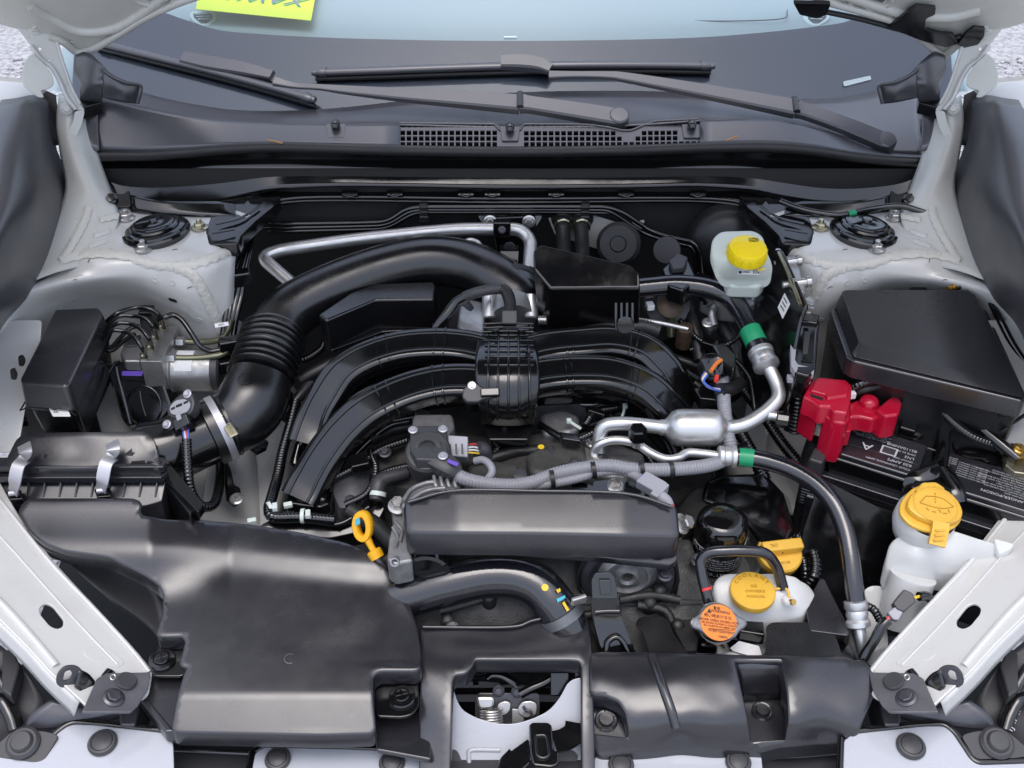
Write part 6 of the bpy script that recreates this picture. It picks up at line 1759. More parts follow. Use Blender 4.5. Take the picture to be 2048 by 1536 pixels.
# service ports
lathe("port_stem", [(.0075, 0), (.0075, .014), (.0065, .014), (.0065, .022), (.0075, .022), (.0075, .030), (0, .030)], Z(1522, 828, .142), V((1, -.25, .0)), M["alum"], a1, segs=20)
pc_ = lathe("port_cap", [(0, 0), (.0105, 0), (.0115, .002), (.0115, .016), (.010, .018), (0, .018)], Z(1552, 838, .140), V((1, -.25, 0)), M["gloss_black"], a1, segs=10, sharp=20)
a2 = thing("discharge_line", "silver refrigerant pipe with hexagonal black cap and clear black hose with green band", "air conditioning line", Z(1300, 920, .1))
tube("silver_pipe", ZL([(1192, 925, .095), (1188, 905, .105), (1200, 888, .118), (1230, 880, .122), (1270, 886, .122), (1300, 905, .118), (1330, 918, .116), (1356, 916, .117), (1376, 906, .118), (1410, 908, .118), (1438, 912, .118)]), .0062, M["alum"], a2, per=8, segs=16)
hx = Z(1275, 880, .130)
lathe("port_base", [(.0085, 0), (.0085, .012), (.0075, .016), (0, .016)], hx + V((0, 0, -.008)), V((-.05, -.12, 1)), M["alum"], a2, segs=20)
hc = lathe("hex_cap", [(0, .004), (.0125, .004), (.0125, .022), (.0105, .024), (0, .024)], hx, V((-.05, -.12, 1)), M["gloss_black"], a2, segs=6, sharp=20)
fhx = Fr(hx + V((-.05, -.12, 1)).normalized() * .0242, (1, 0, 0), V((-.05, -.12, 1)))
text("H", fhx, 0, 0, .014, M["wet_black"], hc, uv=(0, 0), ang=-.35, h=.0004)
c0, c1 = Z(1434, 912, .118), Z(1470, 914, .117)
lathe("crimp", [(.0075, 0), (.0125, .001), (.0145, .003), (.0145, .008), (.0125, .010), (.0135, .014), (.0125, .018), (.015, .020), (.015, .025), (.010, .027)], c0, (c1 - c0), M["alum"], a2, segs=28)
tube("clear_hose", ZL([(1466, 914, .117), (1500, 916, .117), (1540, 924, .118), (1590, 942, .118), (1636, 972, .114), (1670, 1012, .105), (1690, 1060, .090), (1700, 1110, .074), (1706, 1160, .055), (1712, 1205, .035)]), .0122, M["hose_gloss"], a2, per=8, segs=22)
band(a2, ZL([(1478, 914, .117), (1492, 915.2, .1172), (1507, 917, .1174)]), .0127, M["green_band"], "green_band")
e0, e1 = Z(1711, 1200, .037), Z(1716, 1245, .015)
lathe("end_crimp", [(.0122, 0), (.0150, .002), (.0150, .010), (.0130, .013), (.0142, .018), (.013, .024), (.0155, .027), (.0155, .033), (.009, .036), (0, .036)], e0, e1 - e0, M["alum"], a2, segs=28)
tube("end_pipe", ZL([(1716, 1245, .012), (1722, 1275, .0), (1726, 1310, -.02)]), [.0075, .0075, .006], M["alum"], a2)
cp_ = thing("compressor", "cast aluminium air conditioning compressor head with pipe flange and bolts", "compressor", Z(1220, 930, .03))
prism("head", ZL([(1170, 890), (1200, 872), (1240, 885), (1290, 905), (1285, 940), (1235, 955), (1180, 945)], .088), M["cast_alum"], cp_, down=(0, 0, -.05), bevel=.008, bseg=3)
prism("flange", ZL([(1165, 885), (1190, 866), (1212, 876), (1208, 905), (1196, 930), (1172, 930)], .10), M["cast_alum"], cp_, down=(0, 0, -.014), bevel=.003)
bolt("bolt", Z(1186, 884, .101), (0, -.2, 1), .0072, M["steel"], cp_)
bolt("bolt", Z(1190, 926, .096), (0, -.2, 1), .0072, M["steel"], cp_)
bolt("bolt", Z(1230, 972, .10), (0, -.3, 1), .0072, M["steel"], cp_)
prism("bracket", ZL([(1140, 965), (1250, 955), (1300, 975), (1290, 990), (1150, 985)], .092), M["wet_black"], cp_, down=(0, 0, -.01), bevel=.002)
lathe("strap_pin", [(0, 0), (.009, 0), (.009, .01), (0, .012)], Z(1040, 958, .115), V((0, -.2, 1)), M["dark_steel"], cp_, segs=16)
# cable ties among the runners
for q in ([(1138, 842, .12), (1150, 850, .118), (1162, 858, .115)], [(1250, 812, .115), (1247, 825, .11), (1243, 836, .105)]):
    tt = thing("cable_tie", "small pale nylon cable tie " + ("near the grey port casting" if q[0][0] < 1200 else "beside the muffler can under the runners"), "cable tie", ZL(q)[1], "pale cable ties")
    tube("strap", ZL(q), .0022, M["nylon_tie"], tt, segs=6)
    cbox("head", Z(*q[0]), (1, 0, 0), (0, 1, 0), (0, 0, 1), (.007, .007, .006), M["nylon_tie"], tt, bevel=.001)
prism("port_casting", ZL([(1080, 825), (1130, 815), (1160, 830), (1158, 860), (1120, 868), (1085, 866)], .105), M["cast_alum"], eng, down=(0, 0, -.04), bevel=.008, bseg=3)
# dark harness bits under the runners on the battery side
for q, r in (([(1150, 860, .09), (1200, 830, .10), (1260, 815, .10), (1320, 830, .09)], .006), ([(1120, 880, .08), (1180, 850, .09), (1250, 840, .09), (1320, 870, .08), (1350, 920, .06)], .007), ([(1270, 880, .08), (1300, 920, .07), (1320, 950, .06)], .0055)):
    o = tube("dark_wire", ZL(q), r, M["wet_black"], eng, rib=(.0045, .2), segs=10)

# ================================================================== DARK BRACKET PANEL AND CONTROL MODULE
dpn = thing("hinge_bracket_panel", "tall black insulated panel with white code label beside the fluid reservoir", "panel", Z(1560, 780, .05))
f = fr3(Z(1540, 500, .27), Z(1600, 620, .25), Z(1500, 740, .13))
plate("panel", f, [(1548, 500), (1560, 498), (1612, 612), (1600, 640), (1588, 700), (1580, 790), (1560, 830), (1500, 800), (1480, 700), (1500, 600)], .006, M["gloss_black"], dpn, rnd=.006, bevel=.002)
lb = plate("code_label", f, [(1570, 586), (1581, 608), (1566, 638), (1556, 615)], .0005, M["label_white"], dpn, h=.0008, rnd=.0005, bevel=.0001)
for k in range(3):
    plate("print_line", f, [(1569 - k * 3, 594 + k * 8), (1576 - k * 3, 606 + k * 8), (1575 - k * 3, 608 + k * 8), (1568 - k * 3, 596 + k * 8)], .0002, M["print_black"], lb, h=.0012, rnd=0, bevel=.00005)
br = tube("edge_strip", [f.P(*p, .004) for p in [(1562, 506), (1580, 545), (1596, 585), (1606, 612)]], .003, M["zinc_yellow"], dpn, segs=8)
lk = thing("steel_link_bracket", "bright steel link bracket with bolts beside the white strut tower", "bracket", Z(1600, 590, .24))
prism("link", ZL([(1574, 528), (1592, 518), (1600, 530), (1604, 552), (1614, 568), (1608, 584), (1590, 580), (1582, 550)], .262), M["alum_dull"], lk, down=(0, 0, -.02), bevel=.004)
for (x, y) in ((1564, 526), (1582, 568)):
    lathe("pivot_bolt", [(0, -.012), (.0045, -.012), (.0045, -.002), (.0085, -.002), (.0085, .006), (.0065, .008), (.0065, .022), (.0085, .022), (.0085, .028), (0, .028)], Z(x, y, .262), V((1, .1, .1)), M["steel"], lk, segs=12)
prism("tab_plate", ZL([(1604, 600), (1618, 592), (1630, 600), (1622, 625), (1600, 622)], .24), M["alum_dull"], lk, down=(0, 0, -.004), bevel=.001)
for k in range(3):
    tube("tab_fin", [Z(1608 + k * 3, 600 + k * 7, .243), Z(1624 + k * 2, 604 + k * 7, .243)], .0018, M["steel"], lk, segs=6)
lathe("ball_end", [(0, -.005), (.004, -.004), (.005, 0), (.004, .004), (0, .005)], Z(1556, 504, .272), (0, 0, 1), M["steel"], lk, segs=12)
for (x, y) in ((1604, 590), (1597, 588)):
    lathe("ball_end", [(0, -.005), (.004, -.004), (.005, 0), (.004, .004), (0, .005)], Z(x, y, .255), (0, 0, 1), M["steel"], lk, segs=12)

cm_ = thing("control_module", "black control module with grey lever connector and ribbed cable", "control module", Z(1605, 760, .08))
T = ZL([(1592, 650), (1600, 628), (1634, 632), (1640, 642), (1632, 740), (1618, 752), (1590, 744)], .205)
prism("case", T, M["gloss_black"], cm_, down=(0, .01, -.05), bevel=.004, bseg=3)
f = Fr(Z(1612, 690, .2065), (1, 0, 0), (0, -.05, 1))
prism("case_cap", ZL([(1596, 640), (1604, 622), (1640, 628), (1636, 646)], .21), M["gloss_black"], cm_, down=(0, 0, -.03), bevel=.003)
plate("window", f, [(1606, 658), (1630, 660), (1625, 726), (1602, 724)], .004, M["wet_black"], cm_, h=.003, rnd=.002)
plate("window_plate", f, [(1608, 666), (1620, 667), (1614, 712), (1605, 711)], .001, M["dark_grey"], cm_, h=.0035, rnd=.001, bevel=.0002)
plate("lever_frame", f, [(1580, 668), (1592, 656), (1596, 670), (1590, 720), (1596, 730), (1628, 736), (1628, 748), (1590, 744), (1582, 732)], .010, M["grey_connector"], cm_, h=.001, rnd=.002)
prism("clamp_foot", ZL([(1574, 748), (1622, 750), (1622, 760), (1576, 757)], .19), M["grey_connector"], cm_, down=(0, 0, -.008), bevel=.001)
tube("ribbed_cable", ZL([(1600, 756, .17), (1598, 790, .15), (1594, 825, .12), (1590, 860, .09)]), .0125, M["wet_black"], cm_, rib=(.0065, .22), segs=14)

# ================================================================== MAIN FUSE BOX
fx = thing("main_fuse_box", "large satin black fuse box with a sloped wedge-shaped lid beside the battery", "fuse box", Z(1830, 850, .0))
T = [Z(x, y, .244 - (y - 580) * .00015) for x, y in [(1685, 583), (1692, 580), (1936, 580), (1950, 590), (2041, 770), (2036, 776), (1722, 688), (1718, 684)]]
Lb = ZL([(1664, 622), (1672, 610), (1952, 606), (1972, 622), (2050, 790), (2040, 800), (1704, 724), (1690, 714)], .205)
# photo places the lid skirt outside the top face
prism("lid_top", T, M["satin_black"], fx, bot=ZL([(1670, 612), (1678, 606), (1950, 602), (1964, 614), (2048, 788), (2042, 796), (1708, 714), (1704, 708)], .214), bevel=.005, bseg=4)
prism("lid_skirt", ZL([(1660, 622), (1668, 610), (1958, 606), (1976, 622), (2054, 792), (2044, 802), (1708, 722), (1692, 712)], .212), M["satin_black"], fx, down=(0, 0, -.030), bevel=.003, bseg=3)
bx = ZL([(1656, 640), (1664, 628), (1960, 620), (1980, 640), (2050, 800), (2038, 812), (1704, 735), (1690, 724)], .192)
prism("case", bx, M["duct_black"], fx, bot=taperdown(bx, .15, .95), bevel=.004, bseg=3)
f = Fr(bx[6], bx[5] - bx[6], V((-.2, -1, .2)))
prism("latch", ZL([(2006, 780), (2044, 788), (2050, 800), (2040, 808), (2006, 800)], .206), M["gloss_black"], fx, down=(0, 0, -.03), bevel=.002)
prism("rear_loop", ZL([(1816, 580), (1822, 574), (1852, 574), (1856, 580), (1850, 582), (1820, 582)], .225), M["gloss_black"], fx, down=(0, 0, -.01), bevel=.001)
tube("seam_line", [p + V((0, 0, .0005)) for p in ZL([(1692, 714), (1706, 728), (1800, 748), (1900, 770), (2040, 805)], .193)], .002, M["gloss_black"], fx, segs=6)

# red and dark cables over the box
cbk = thing("washer_pipe", "black pipe with brass fitting running behind the fuse box", "pipe", Z(1960, 580, .23))
tube("pipe", ZL([(1916, 572, .24), (1940, 564, .245), (1960, 568, .245), (1976, 590, .235), (2000, 640, .22), (2026, 690, .20), (2060, 740, .18)]), .0055, M["wet_black"], cbk)
lathe("brass_fitting", [(0, 0), (.005, 0), (.005, .008), (.0065, .008), (.0065, .016), (.004, .018), (0, .018)], Z(1896, 580, .235), V((1, .5, .2)), M["brass"], cbk, segs=12)
prism("module", ZL([(1972, 620), (1996, 612), (2010, 650), (1998, 680), (1980, 660)], .19), GB, cbk, down=(0, 0, -.04), bevel=.003)

# ================================================================== BATTERY
zb = .108
A, B_ = Z(1707, 848, zb), Z(1867, 896, zb)
ux = (B_ - A); ux.z = 0; ux.normalize()
uy = V((-ux.y, ux.x, 0))
bt = thing("battery", "black car battery with white printed labels under a black hold-down strap", "battery", A + V((0, 0, -.19)))
def bp3(u, v, h=0.0): return A + ux * u + uy * v + V((0, 0, h))
fbt = Fr(A, ux, (0, 0, 1))
# project photo corners into the battery frame for sizes
uD = fbt.pix(1687, 912); uC = fbt.pix(1811, 959)
front = uD[1]
W = .175
obox("case", bp3(-.012, front, -.19), ux * .262, uy * W, V((0, 0, .182)), M["gloss_black"], bt, bevel=.004)
obox("label_block", bp3(.0, front + .003, -.01), ux * .104, uy * (-front + .0), V((0, 0, .010)), M["satin_black"], bt, bevel=.003)
obox("label_block", bp3(.128, front + .003, -.01), ux * .122, uy * (-front + .0), V((0, 0, .010)), M["satin_black"], bt, bevel=.003)
obox("rear_deck", bp3(-.008, .004, -.012), ux * .256, uy * (W + front - .006), V((0, 0, .006)), M["gloss_black"], bt, bevel=.002)
obox("front_ledge", bp3(-.016, front - .010, -.05), ux * .12, uy * .012, V((0, 0, .014)), M["satin_black"], bt, bevel=.002)
obox("front_ledge", bp3(.15, front - .010, -.05), ux * .10, uy * .012, V((0, 0, .014)), M["satin_black"], bt, bevel=.002)
lathe("vent_dome", [(0, 0), (.034, 0), (.033, .004), (.028, .006), (0, .007)], bp3(.165, .035, -.006), (0, 0, 1), M["wet_black"], bt, segs=40)
lathe("vent_dome", [(0, 0), (.024, 0), (.023, .004), (.018, .006), (0, .007)], bp3(.075, .04, -.006), (0, 0, 1), M["wet_black"], bt, segs=32)
for (u, v, w, d) in ((.06, .012, .022, .03), (.222, .02, .03, .02)):
    obox("terminal_guard", bp3(u, v, -.006), ux * w, uy * d, V((0, 0, .016)), M["gloss_black"], bt, bevel=.002)
fl = Fr(bp3(0, 0, .0004), ux, (0, 0, 1))
PW = M["print_white"]
# printed label: upside down as seen from the front of the car
def bt_text(body, px, py, size, al='CENTER', sp=1.0):
    return text(body, fl, px, py, size, PW, bt, ang=math.pi, h=.0003, ext=.00005, align=al, name="print", space=sp)
# hollow-triangle A mark
u, v = fl.pix(1734, 893)
tri = [(u, v - .0085), (u - .012, v + .0085), (u - .008, v + .0085), (u - .002, v - .001), (u + .003, v + .0045), (u - .004, v + .0045), (u - .0065, v + .0085), (u + .012, v + .0085)]
text("A", fl, 1734, 893, .021, PW, bt, ang=math.pi, h=.0003, ext=.00005, name="print", squash=1.15)
for k, (t_, px, py, sz) in enumerate((("82110AN00B", 1817, 888, .0072), ("20HR 62 AH", 1826, 896, .0045), ("LN2", 1830, 903, .0072), ("GROUP SIZE", 1818, 910, .0045), ("620 AMPS", 1818, 917, .0072), ("COLD CRANKING AMPS", 1800, 917, .0048))):
    pass
rows_ = [("82110AN00B", .093, -.018, .0075), ("20HR 62 AH", .093, -.0255, .005), ("LN2", .093, -.033, .0075), ("GROUP SIZE", .093, -.040, .0048), ("620 AMPS", .093, -.047, .0078), ("COLD CRANKING AMPS", .093, -.055, .0055)]
for (t_, u, v, sz) in rows_:
    text(t_, fl, 0, 0, sz, PW, bt, ang=math.pi, h=.0003, ext=.00005, align='LEFT', name="print", uv=(u, v * (front / -.066)))
for k in range(5):
    text(["KEEP OUT OF REACH OF CHILDREN", "MADE IN USA WITH GLOBAL", "MATERIALS  WARNING"][k % 3], fl, 0, 0, .0032, PW, bt, ang=math.pi, h=.0003, ext=.00005, align='LEFT', name="print", uv=(.05 + (k % 2) * .006, -.006 - k * .0036))
tube("label_frame", [fl.p3(*q, .0002) for q in [(.006, -.004), (.006, front * .62), (.10, front * .62)]], .0003, M["dark_grey"], bt, bend=.004, segs=5)
# blank code panel (a white framed square, its pattern left out)
u, v = fl.pix(1778, 902)
plate("code_panel", fl, [(u - .011, v - .009), (u + .011, v - .009), (u + .011, v + .009), (u - .011, v + .009)], .0003, PW, bt, uv=True, h=.0003, rnd=.0005, bevel=.00005)
plate("code_panel", fl, [(u - .0085, v - .0068), (u + .0085, v - .0068), (u + .0085, v + .0068), (u - .0085, v + .0068)], .0003, M["dark_grey"], bt, uv=True, h=.0005, rnd=.0005, bevel=.00005)
# warning block on the other half
for k in range(9):
    ln = ["NO SPARKS FLAMES SMOKING", "SHIELD EYES EXPLOSIVE GASES CAN CAUSE", "BLINDNESS OR INJURY", "SULFURIC ACID CAN CAUSE BLINDNESS", "FLUSH EYES IMMEDIATELY WITH WATER", "GET MEDICAL HELP FAST", "KEEP VENT CAPS TIGHT AND LEVEL", "WASH HANDS AFTER HANDLING", "CONTAINS LEAD"][k]
    text(ln, fl, 0, 0, .0036, PW, bt, ang=math.pi, h=.0003, ext=.00005, align='LEFT', name="print", uv=(.240, -.010 - k * .0050))
for k in range(7):
    text("BATTERY POSTS TERMINALS", fl, 0, 0, .0030, PW, bt, ang=math.pi, h=.0003, ext=.00005, align='LEFT', name="print", uv=(.186, -.014 - k * .0048))
text("DANGER/POISON", fl, 0, 0, .0075, PW, bt, ang=math.pi, h=.0003, ext=.00005, align='LEFT', name="print", uv=(.243, -.0575))
for q in ([(.137, -.028), (.142, -.038), (.136, -.046), (.130, -.040), (.133, -.030)],):
    tube("recycle_mark", [fl.p3(*a_, .0003) for a_ in q + q[:1]], .0005, PW, bt, bend=.002, segs=5)
for k in range(4):
    text("LEAD RETURN", fl, 0, 0, .0032, PW, bt, ang=math.pi, h=.0003, ext=.00005, align='LEFT', name="print", uv=(.146, -.010 - k * .004))

hd = thing("battery_hold_down", "glossy black steel hold-down strap arching over the battery middle", "bracket", Z(1880, 900, .1))
pts = ZL([(1896, 812, .128), (1884, 836, .122), (1887, 858, .118), (1886, 890, .116), (1884, 918, .114), (1876, 940, .112)])
tube("strap", pts, [.011, .010, .0085, .0085, .009, .012], M["wet_black"], hd, prof=[(-1, -.3), (-1, .2), (-.75, .45), (-.45, .15), (.45, .15), (.75, .45), (1, .2), (1, -.3)], up=(0, -.2, 1), sharp=50)
for q in ([(1878, 938, .114), (1852, 950, .112), (1826, 960, .108), (1816, 985, .09)], [(1886, 938, .114), (1900, 960, .112), (1915, 985, .108), (1920, 1005, .10)]):
    tube("leg", ZL(q), [.011, .011, .010, .009], M["wet_black"], hd, prof=[(-1, -.3), (-1, .3), (-.6, .5), (.6, .5), (1, .3), (1, -.3)], up=(0, -.3, 1), sharp=50)
prism("crown", ZL([(1866, 930), (1900, 930), (1912, 958), (1904, 985), (1846, 985), (1822, 972), (1832, 956)], .1125), M["wet_black"], hd, down=(0, 0, -.006), bevel=.003, bseg=3)
bolt("bolt", Z(1888, 812, .13), (0, -.3, 1), .007, M["dark_steel"], hd)

tc = thing("terminal_cover", "bright red plastic battery terminal cover with a side branch", "terminal cover", Z(1660, 890, .06))
RC = M["red_cover"]
zt_ = .176
up_ = prism("cover_top", ZL([(1606, 792), (1620, 764), (1638, 753), (1692, 758), (1705, 770), (1702, 800), (1696, 826), (1668, 822), (1660, 812), (1640, 812), (1626, 800)], zt_), RC, tc, down=(-.002, -.004, -.030), bevel=.004, bseg=4)
prism("raised_pad", ZL([(1628, 762), (1642, 756), (1690, 761), (1699, 772), (1696, 790), (1656, 796), (1650, 788), (1620, 780)], zt_ + .004), RC, tc, down=(0, 0, -.006), bevel=.003, bseg=3)
prism("left_leg", ZL([(1603, 806), (1612, 786), (1644, 800), (1636, 828)], zt_ - .020), RC, tc, down=(-.002, -.004, -.050), bevel=.004, bseg=3)
prism("right_leg", ZL([(1648, 828), (1654, 806), (1700, 806), (1700, 838), (1690, 846), (1668, 842)], zt_ - .014), RC, tc, down=(-.002, -.004, -.070), bevel=.004, bseg=3)
prism("side_lug", ZL([(1688, 846), (1700, 832), (1706, 836), (1702, 862), (1690, 864)], .140), RC, tc, down=(0, 0, -.026), bevel=.002)
prism("side_arm", ZL([(1696, 806), (1716, 798), (1732, 808), (1748, 814), (1764, 808), (1774, 826), (1746, 838), (1720, 832), (1698, 834)], .150), RC, tc, down=(0, -.002, -.026), bevel=.004, bseg=3)
prism("end_block", ZL([(1752, 818), (1772, 800), (1784, 791), (1800, 795), (1805, 806), (1798, 828), (1772, 832)], .158), RC, tc, down=(-.002, -.003, -.040), bevel=.004, bseg=3)
prism("finger_slot", ZL([(1620, 787), (1646, 795), (1646, 801), (1622, 793)], zt_ + .0006), M["dark_void"], tc, down=(0, 0, -.001), bevel=0)
lathe("side_knob", [(.0155, -.008), (.0135, .008), (.011, .013), (.006, .0155), (0, .016)], Z(1736, 812, .146), V((0, -.15, 1)), RC, tc, segs=26, sharp=60)
pcb = thing("battery_cables", "black ribbed battery cables leaving the red terminal cover", "cable", Z(1800, 790, .12))
tube("ribbed_cable", ZL([(1694, 782, .155), (1716, 770, .172), (1750, 760, .180), (1790, 762, .180), (1830, 776, .172), (1870, 808, .155), (1910, 848, .140), (1950, 876, .13), (2000, 892, .12), (2060, 900, .115)]), .0072, M["wet_black"], pcb, rib=(.0042, .18), segs=12)
tube("smooth_cable", ZL([(1896, 804, .150), (1930, 828, .143), (1970, 862, .134), (2010, 896, .126), (2036, 918, .12)]), .0085, M["wet_black"], pcb)
tube("smooth_cable", ZL([(1700, 790, .15), (1730, 778, .165), (1780, 770, .168), (1840, 788, .16)]), .0065, M["rubber"], pcb)
for q in ([(1786, 760, .181), (1799, 764, .179)], [(1815, 770, .1765), (1838, 781, .171)]):
    tube("tape_wrap", ZL(q), .0088, M["grey_connector"], pcb)
tube("ring_lug", [Z(1906 + 10 * math.cos(t), 778 + 9 * math.sin(t), .172) for t in [2 * math.pi * k / 16 for k in range(17)]], .0028, M["dark_steel"], pcb, segs=8)
lathe("lug_bolt", [(0, -.02), (.006, -.02), (.006, .004), (.007, .004), (.007, .009), (0, .010)], Z(1906, 778, .17), (0, -.2, 1), M["gloss_black"], pcb, segs=6, sharp=20)
tube("lug_arm", ZL([(1898, 786, .168), (1886, 802, .150), (1880, 812, .14)]), .005, M["dark_steel"], pcb)
prism("lug_clamp", ZL([(2012, 908), (2034, 904), (2060, 920), (2058, 948), (2030, 944), (2010, 928)], .118), M["zinc_yellow"], pcb, down=(0, 0, -.02), bevel=.002)
tube("copper_end", ZL([(2030, 912, .123), (2042, 908, .124)]), .0075, M["brass"], pcb)
bolt("clamp_nut", Z(2038, 898, .13), (0, -.2, 1), .006, M["brass"], pcb)
cbox("white_tab", Z(1702, 790, .16), (1, .2, 0), (-.2, 1, 0), (0, 0, 1), (.012, .008, .01), M["label_white"], pcb, bevel=.001)
tube("tether", ZL([(2050, 830, .16), (2000, 862, .15)]), .0028, M["wet_black"], pcb, segs=8)
tube("main_cable", ZL([(1632, 880, .09), (1620, 915, .06), (1610, 950, .03)]), .013, M["rubber"], pcb)
# battery tray
tr = thing("battery_tray", "black plastic battery box with stepped side below the battery", "battery tray", Z(1700, 1060, -.1))
o0 = bp3(-.03, front - .028, -.20)
obox("tray_box", o0, ux * .32, uy * .03, V((0, 0, .135)), M["satin_black"], tr, bevel=.004)
obox("tray_side", bp3(-.042, front - .02, -.20), ux * .028, uy * .18, V((0, 0, .17)), M["satin_black"], tr, bevel=.004)
obox("tray_post", bp3(-.036, front - .022, -.05), ux * .020, uy * .03, V((0, 0, .045)), M["dark_grey"], tr, bevel=.004)
for k in range(6):
    tube("grip_line", [bp3(-.036, front - .0225, -.06 - k * .005), bp3(-.014, front - .0225, -.06 - k * .005)], .0012, M["satin_black"], tr, segs=6)
wy = lambda y: .29 - (y - 950) * .00022
mk("skid_panel", [Yp(x, y, wy(y)) for x, y in ((1578, 1150), (1606, 1060), (1640, 955), (1830, 1050), (1810, 1270), (1578, 1270))], [(0, 1, 2, 3, 4, 5)], M["gloss_black"], tr, smooth=False, solid=.003)
for k in range(15):
    y0, y1 = 1000 + k * 12, 1062 + k * 12
    tube("tray_ridge", [Yp(1630 - k * 2, y0, wy(y0) - .001), Yp(1790, y1, wy(y1) - .001)], .0010, M["rubber"], tr, segs=5)
# ================================================================== WASHER FILLER
wf = thing("washer_reservoir", "white plastic washer filler neck with large yellow flip cap", "washer reservoir", Z(1800, 1240, -.06))
capc = Z(1866, 1018, .122)
axw = V((.10, -.26, 1)).normalized()
fcw = Fr(capc, (1, -.12, 0), axw)
WPm = M["white_plastic"]
# outline of the cap: teardrop
u0 = [fcw.pix(*p) for p in [(1801, 1020), (1806, 995), (1826, 972), (1850, 962), (1868, 962), (1890, 972), (1912, 990), (1928, 1014), (1928, 1036), (1912, 1052), (1880, 1060), (1850, 1056), (1822, 1044)]]
plate("cap_skirt", fcw, u0, .006, M["yellow_cap"], wf, uv=True, rnd=.01, bevel=.002, h=-.006)
lid_u = [fcw.pix(*p) for p in [(1812, 1016), (1816, 996), (1834, 980), (1862, 972), (1892, 980), (1916, 1002), (1926, 1026), (1920, 1042), (1896, 1050), (1862, 1046), (1832, 1034)]]
lid = plate("cap_lid", fcw, lid_u, .011, M["yellow_cap"], wf, uv=True, rnd=.012, bevel=.003, h=.003)
hng = [fcw.pix(*p) for p in [(1830, 982), (1844, 965), (1872, 964), (1892, 978), (1870, 986), (1845, 986)]]
plate("cap_hinge", fcw, hng, .008, M["yellow_cap"], wf, uv=True, rnd=.004, bevel=.002, h=.001)
text("FULL", fcw, 1862, 972, .0075, M["yellow_mark"], wf, ang=math.pi - .05, h=.0012)
ctr = (sum(p[0] for p in lid_u) / len(lid_u), sum(p[1] for p in lid_u) / len(lid_u))
ringp = [fcw.p3(ctr[0] + .0285 * math.cos(t), ctr[1] + .0255 * math.sin(t), .0031) for t in [2 * math.pi * k / 36 for k in range(37)]]
tube("lid_ring", ringp, .0011, M["yellow_cap"], lid, segs=8)
YM = mat("yellow_dark", (.42, .21, .01), .5)
def mark(pts, r=.0006):
    tube("moulded_mark", [fcw.P(*q, .0033) for q in pts], r, YM, lid, segs=6, per=4)
mark([(1838, 1008), (1862, 1016), (1886, 1020), (1906, 1016)]); mark([(1838, 1008), (1850, 995)]); mark([(1850, 995), (1868, 996), (1884, 1000)]); mark([(1884, 1000), (1904, 1015)])
for k in range(4):
    mark([(1867, 989 + k * 5.5), (1870, 992 + k * 5.5)], .0007)
for q in ([(1850, 1018), (1856, 1024)], [(1862, 1026), (1870, 1027)], [(1875, 1022), (1880, 1028)], [(1884, 1029), (1892, 1030)], [(1895, 1022), (1897, 1028)]):
    mark(q, .0007)
tube("cap_tab", [fcw.P(1880, 1046, .002), fcw.P(1881, 1060, -.002), fcw.P(1881, 1076, -.010), fcw.P(1881, 1082, -.012)], .0105, M["yellow_cap"], wf, prof=[(-1, -.25), (-1, .25), (1, .25), (1, -.25)], up=tuple(axw), sharp=40)
for k in range(3):
    tube("tab_ridge", [fcw.P(1871, 1062 + k * 7, .001 - k * .003), fcw.P(1891, 1062 + k * 7, .001 - k * .003)], .0012, M["yellow_cap"], wf, segs=6)
# neck and body
lathe("neck", [(.036, -.012), (.037, -.016), (.0385, -.022), (.0375, -.040), (.030, -.060), (.026, -.066)], capc + V((0, .002, 0)), axw, WPm, wf, segs=40, sharp=60)
relief("shoulder", [(1784, 1092), (1792, 1080), (1830, 1062), (1900, 1062), (1960, 1082), (2010, 1096), (2000, 1104), (1950, 1130), (1900, 1140), (1872, 1138), (1862, 1160), (1842, 1166), (1796, 1158), (1776, 1132)],
       [(1790, 1085, .070), (1840, 1066, .084), (1900, 1066, .088), (2005, 1098, .084), (1950, 1128, .058), (1900, 1138, .048), (1870, 1110, .07), (1800, 1120, .055), (1830, 1110, .07), (1800, 1156, .03), (1856, 1160, .03), (1960, 1100, .08)], WPm, wf, step=11, skirt=.03, lip=.004, rnd=10)
tube("stem", ZL([(1826, 1150, .035), (1816, 1180, .015), (1806, 1210, -.005), (1800, 1250, -.03)]), [.030, .029, .028, .028], WPm, wf, segs=30)
prism("stem_facet", ZL([(1836, 1150), (1862, 1148), (1858, 1176), (1838, 1190)], .03), WPm, wf, down=(0, .004, -.04), bevel=.005, bseg=3)
relief("mount_wing", [(1990, 1078), (2010, 1084), (2026, 1088), (2020, 1096), (2000, 1106)], [(1990, 1078, .095), (2026, 1090, .095), (2000, 1105, .085)], WPm, wf, step=9, skirt=.008, rnd=4)
relief("duct_cup", [(1730, 1180), (1745, 1172), (1772, 1174), (1776, 1190), (1768, 1220), (1775, 1290), (1750, 1300), (1732, 1260), (1738, 1210)], [(1730, 1180, .0), (1770, 1176, .0), (1775, 1290, -.05), (1740, 1290, -.05)], WPm, wf, step=12, skirt=.03)
prism("rubber_pad", ZL([(1900, 1150), (1980, 1104), (2000, 1098), (2002, 1108), (1930, 1150), (1905, 1158)], .035), M["rubber"], wf, down=(0, 0, -.004), bevel=.001)

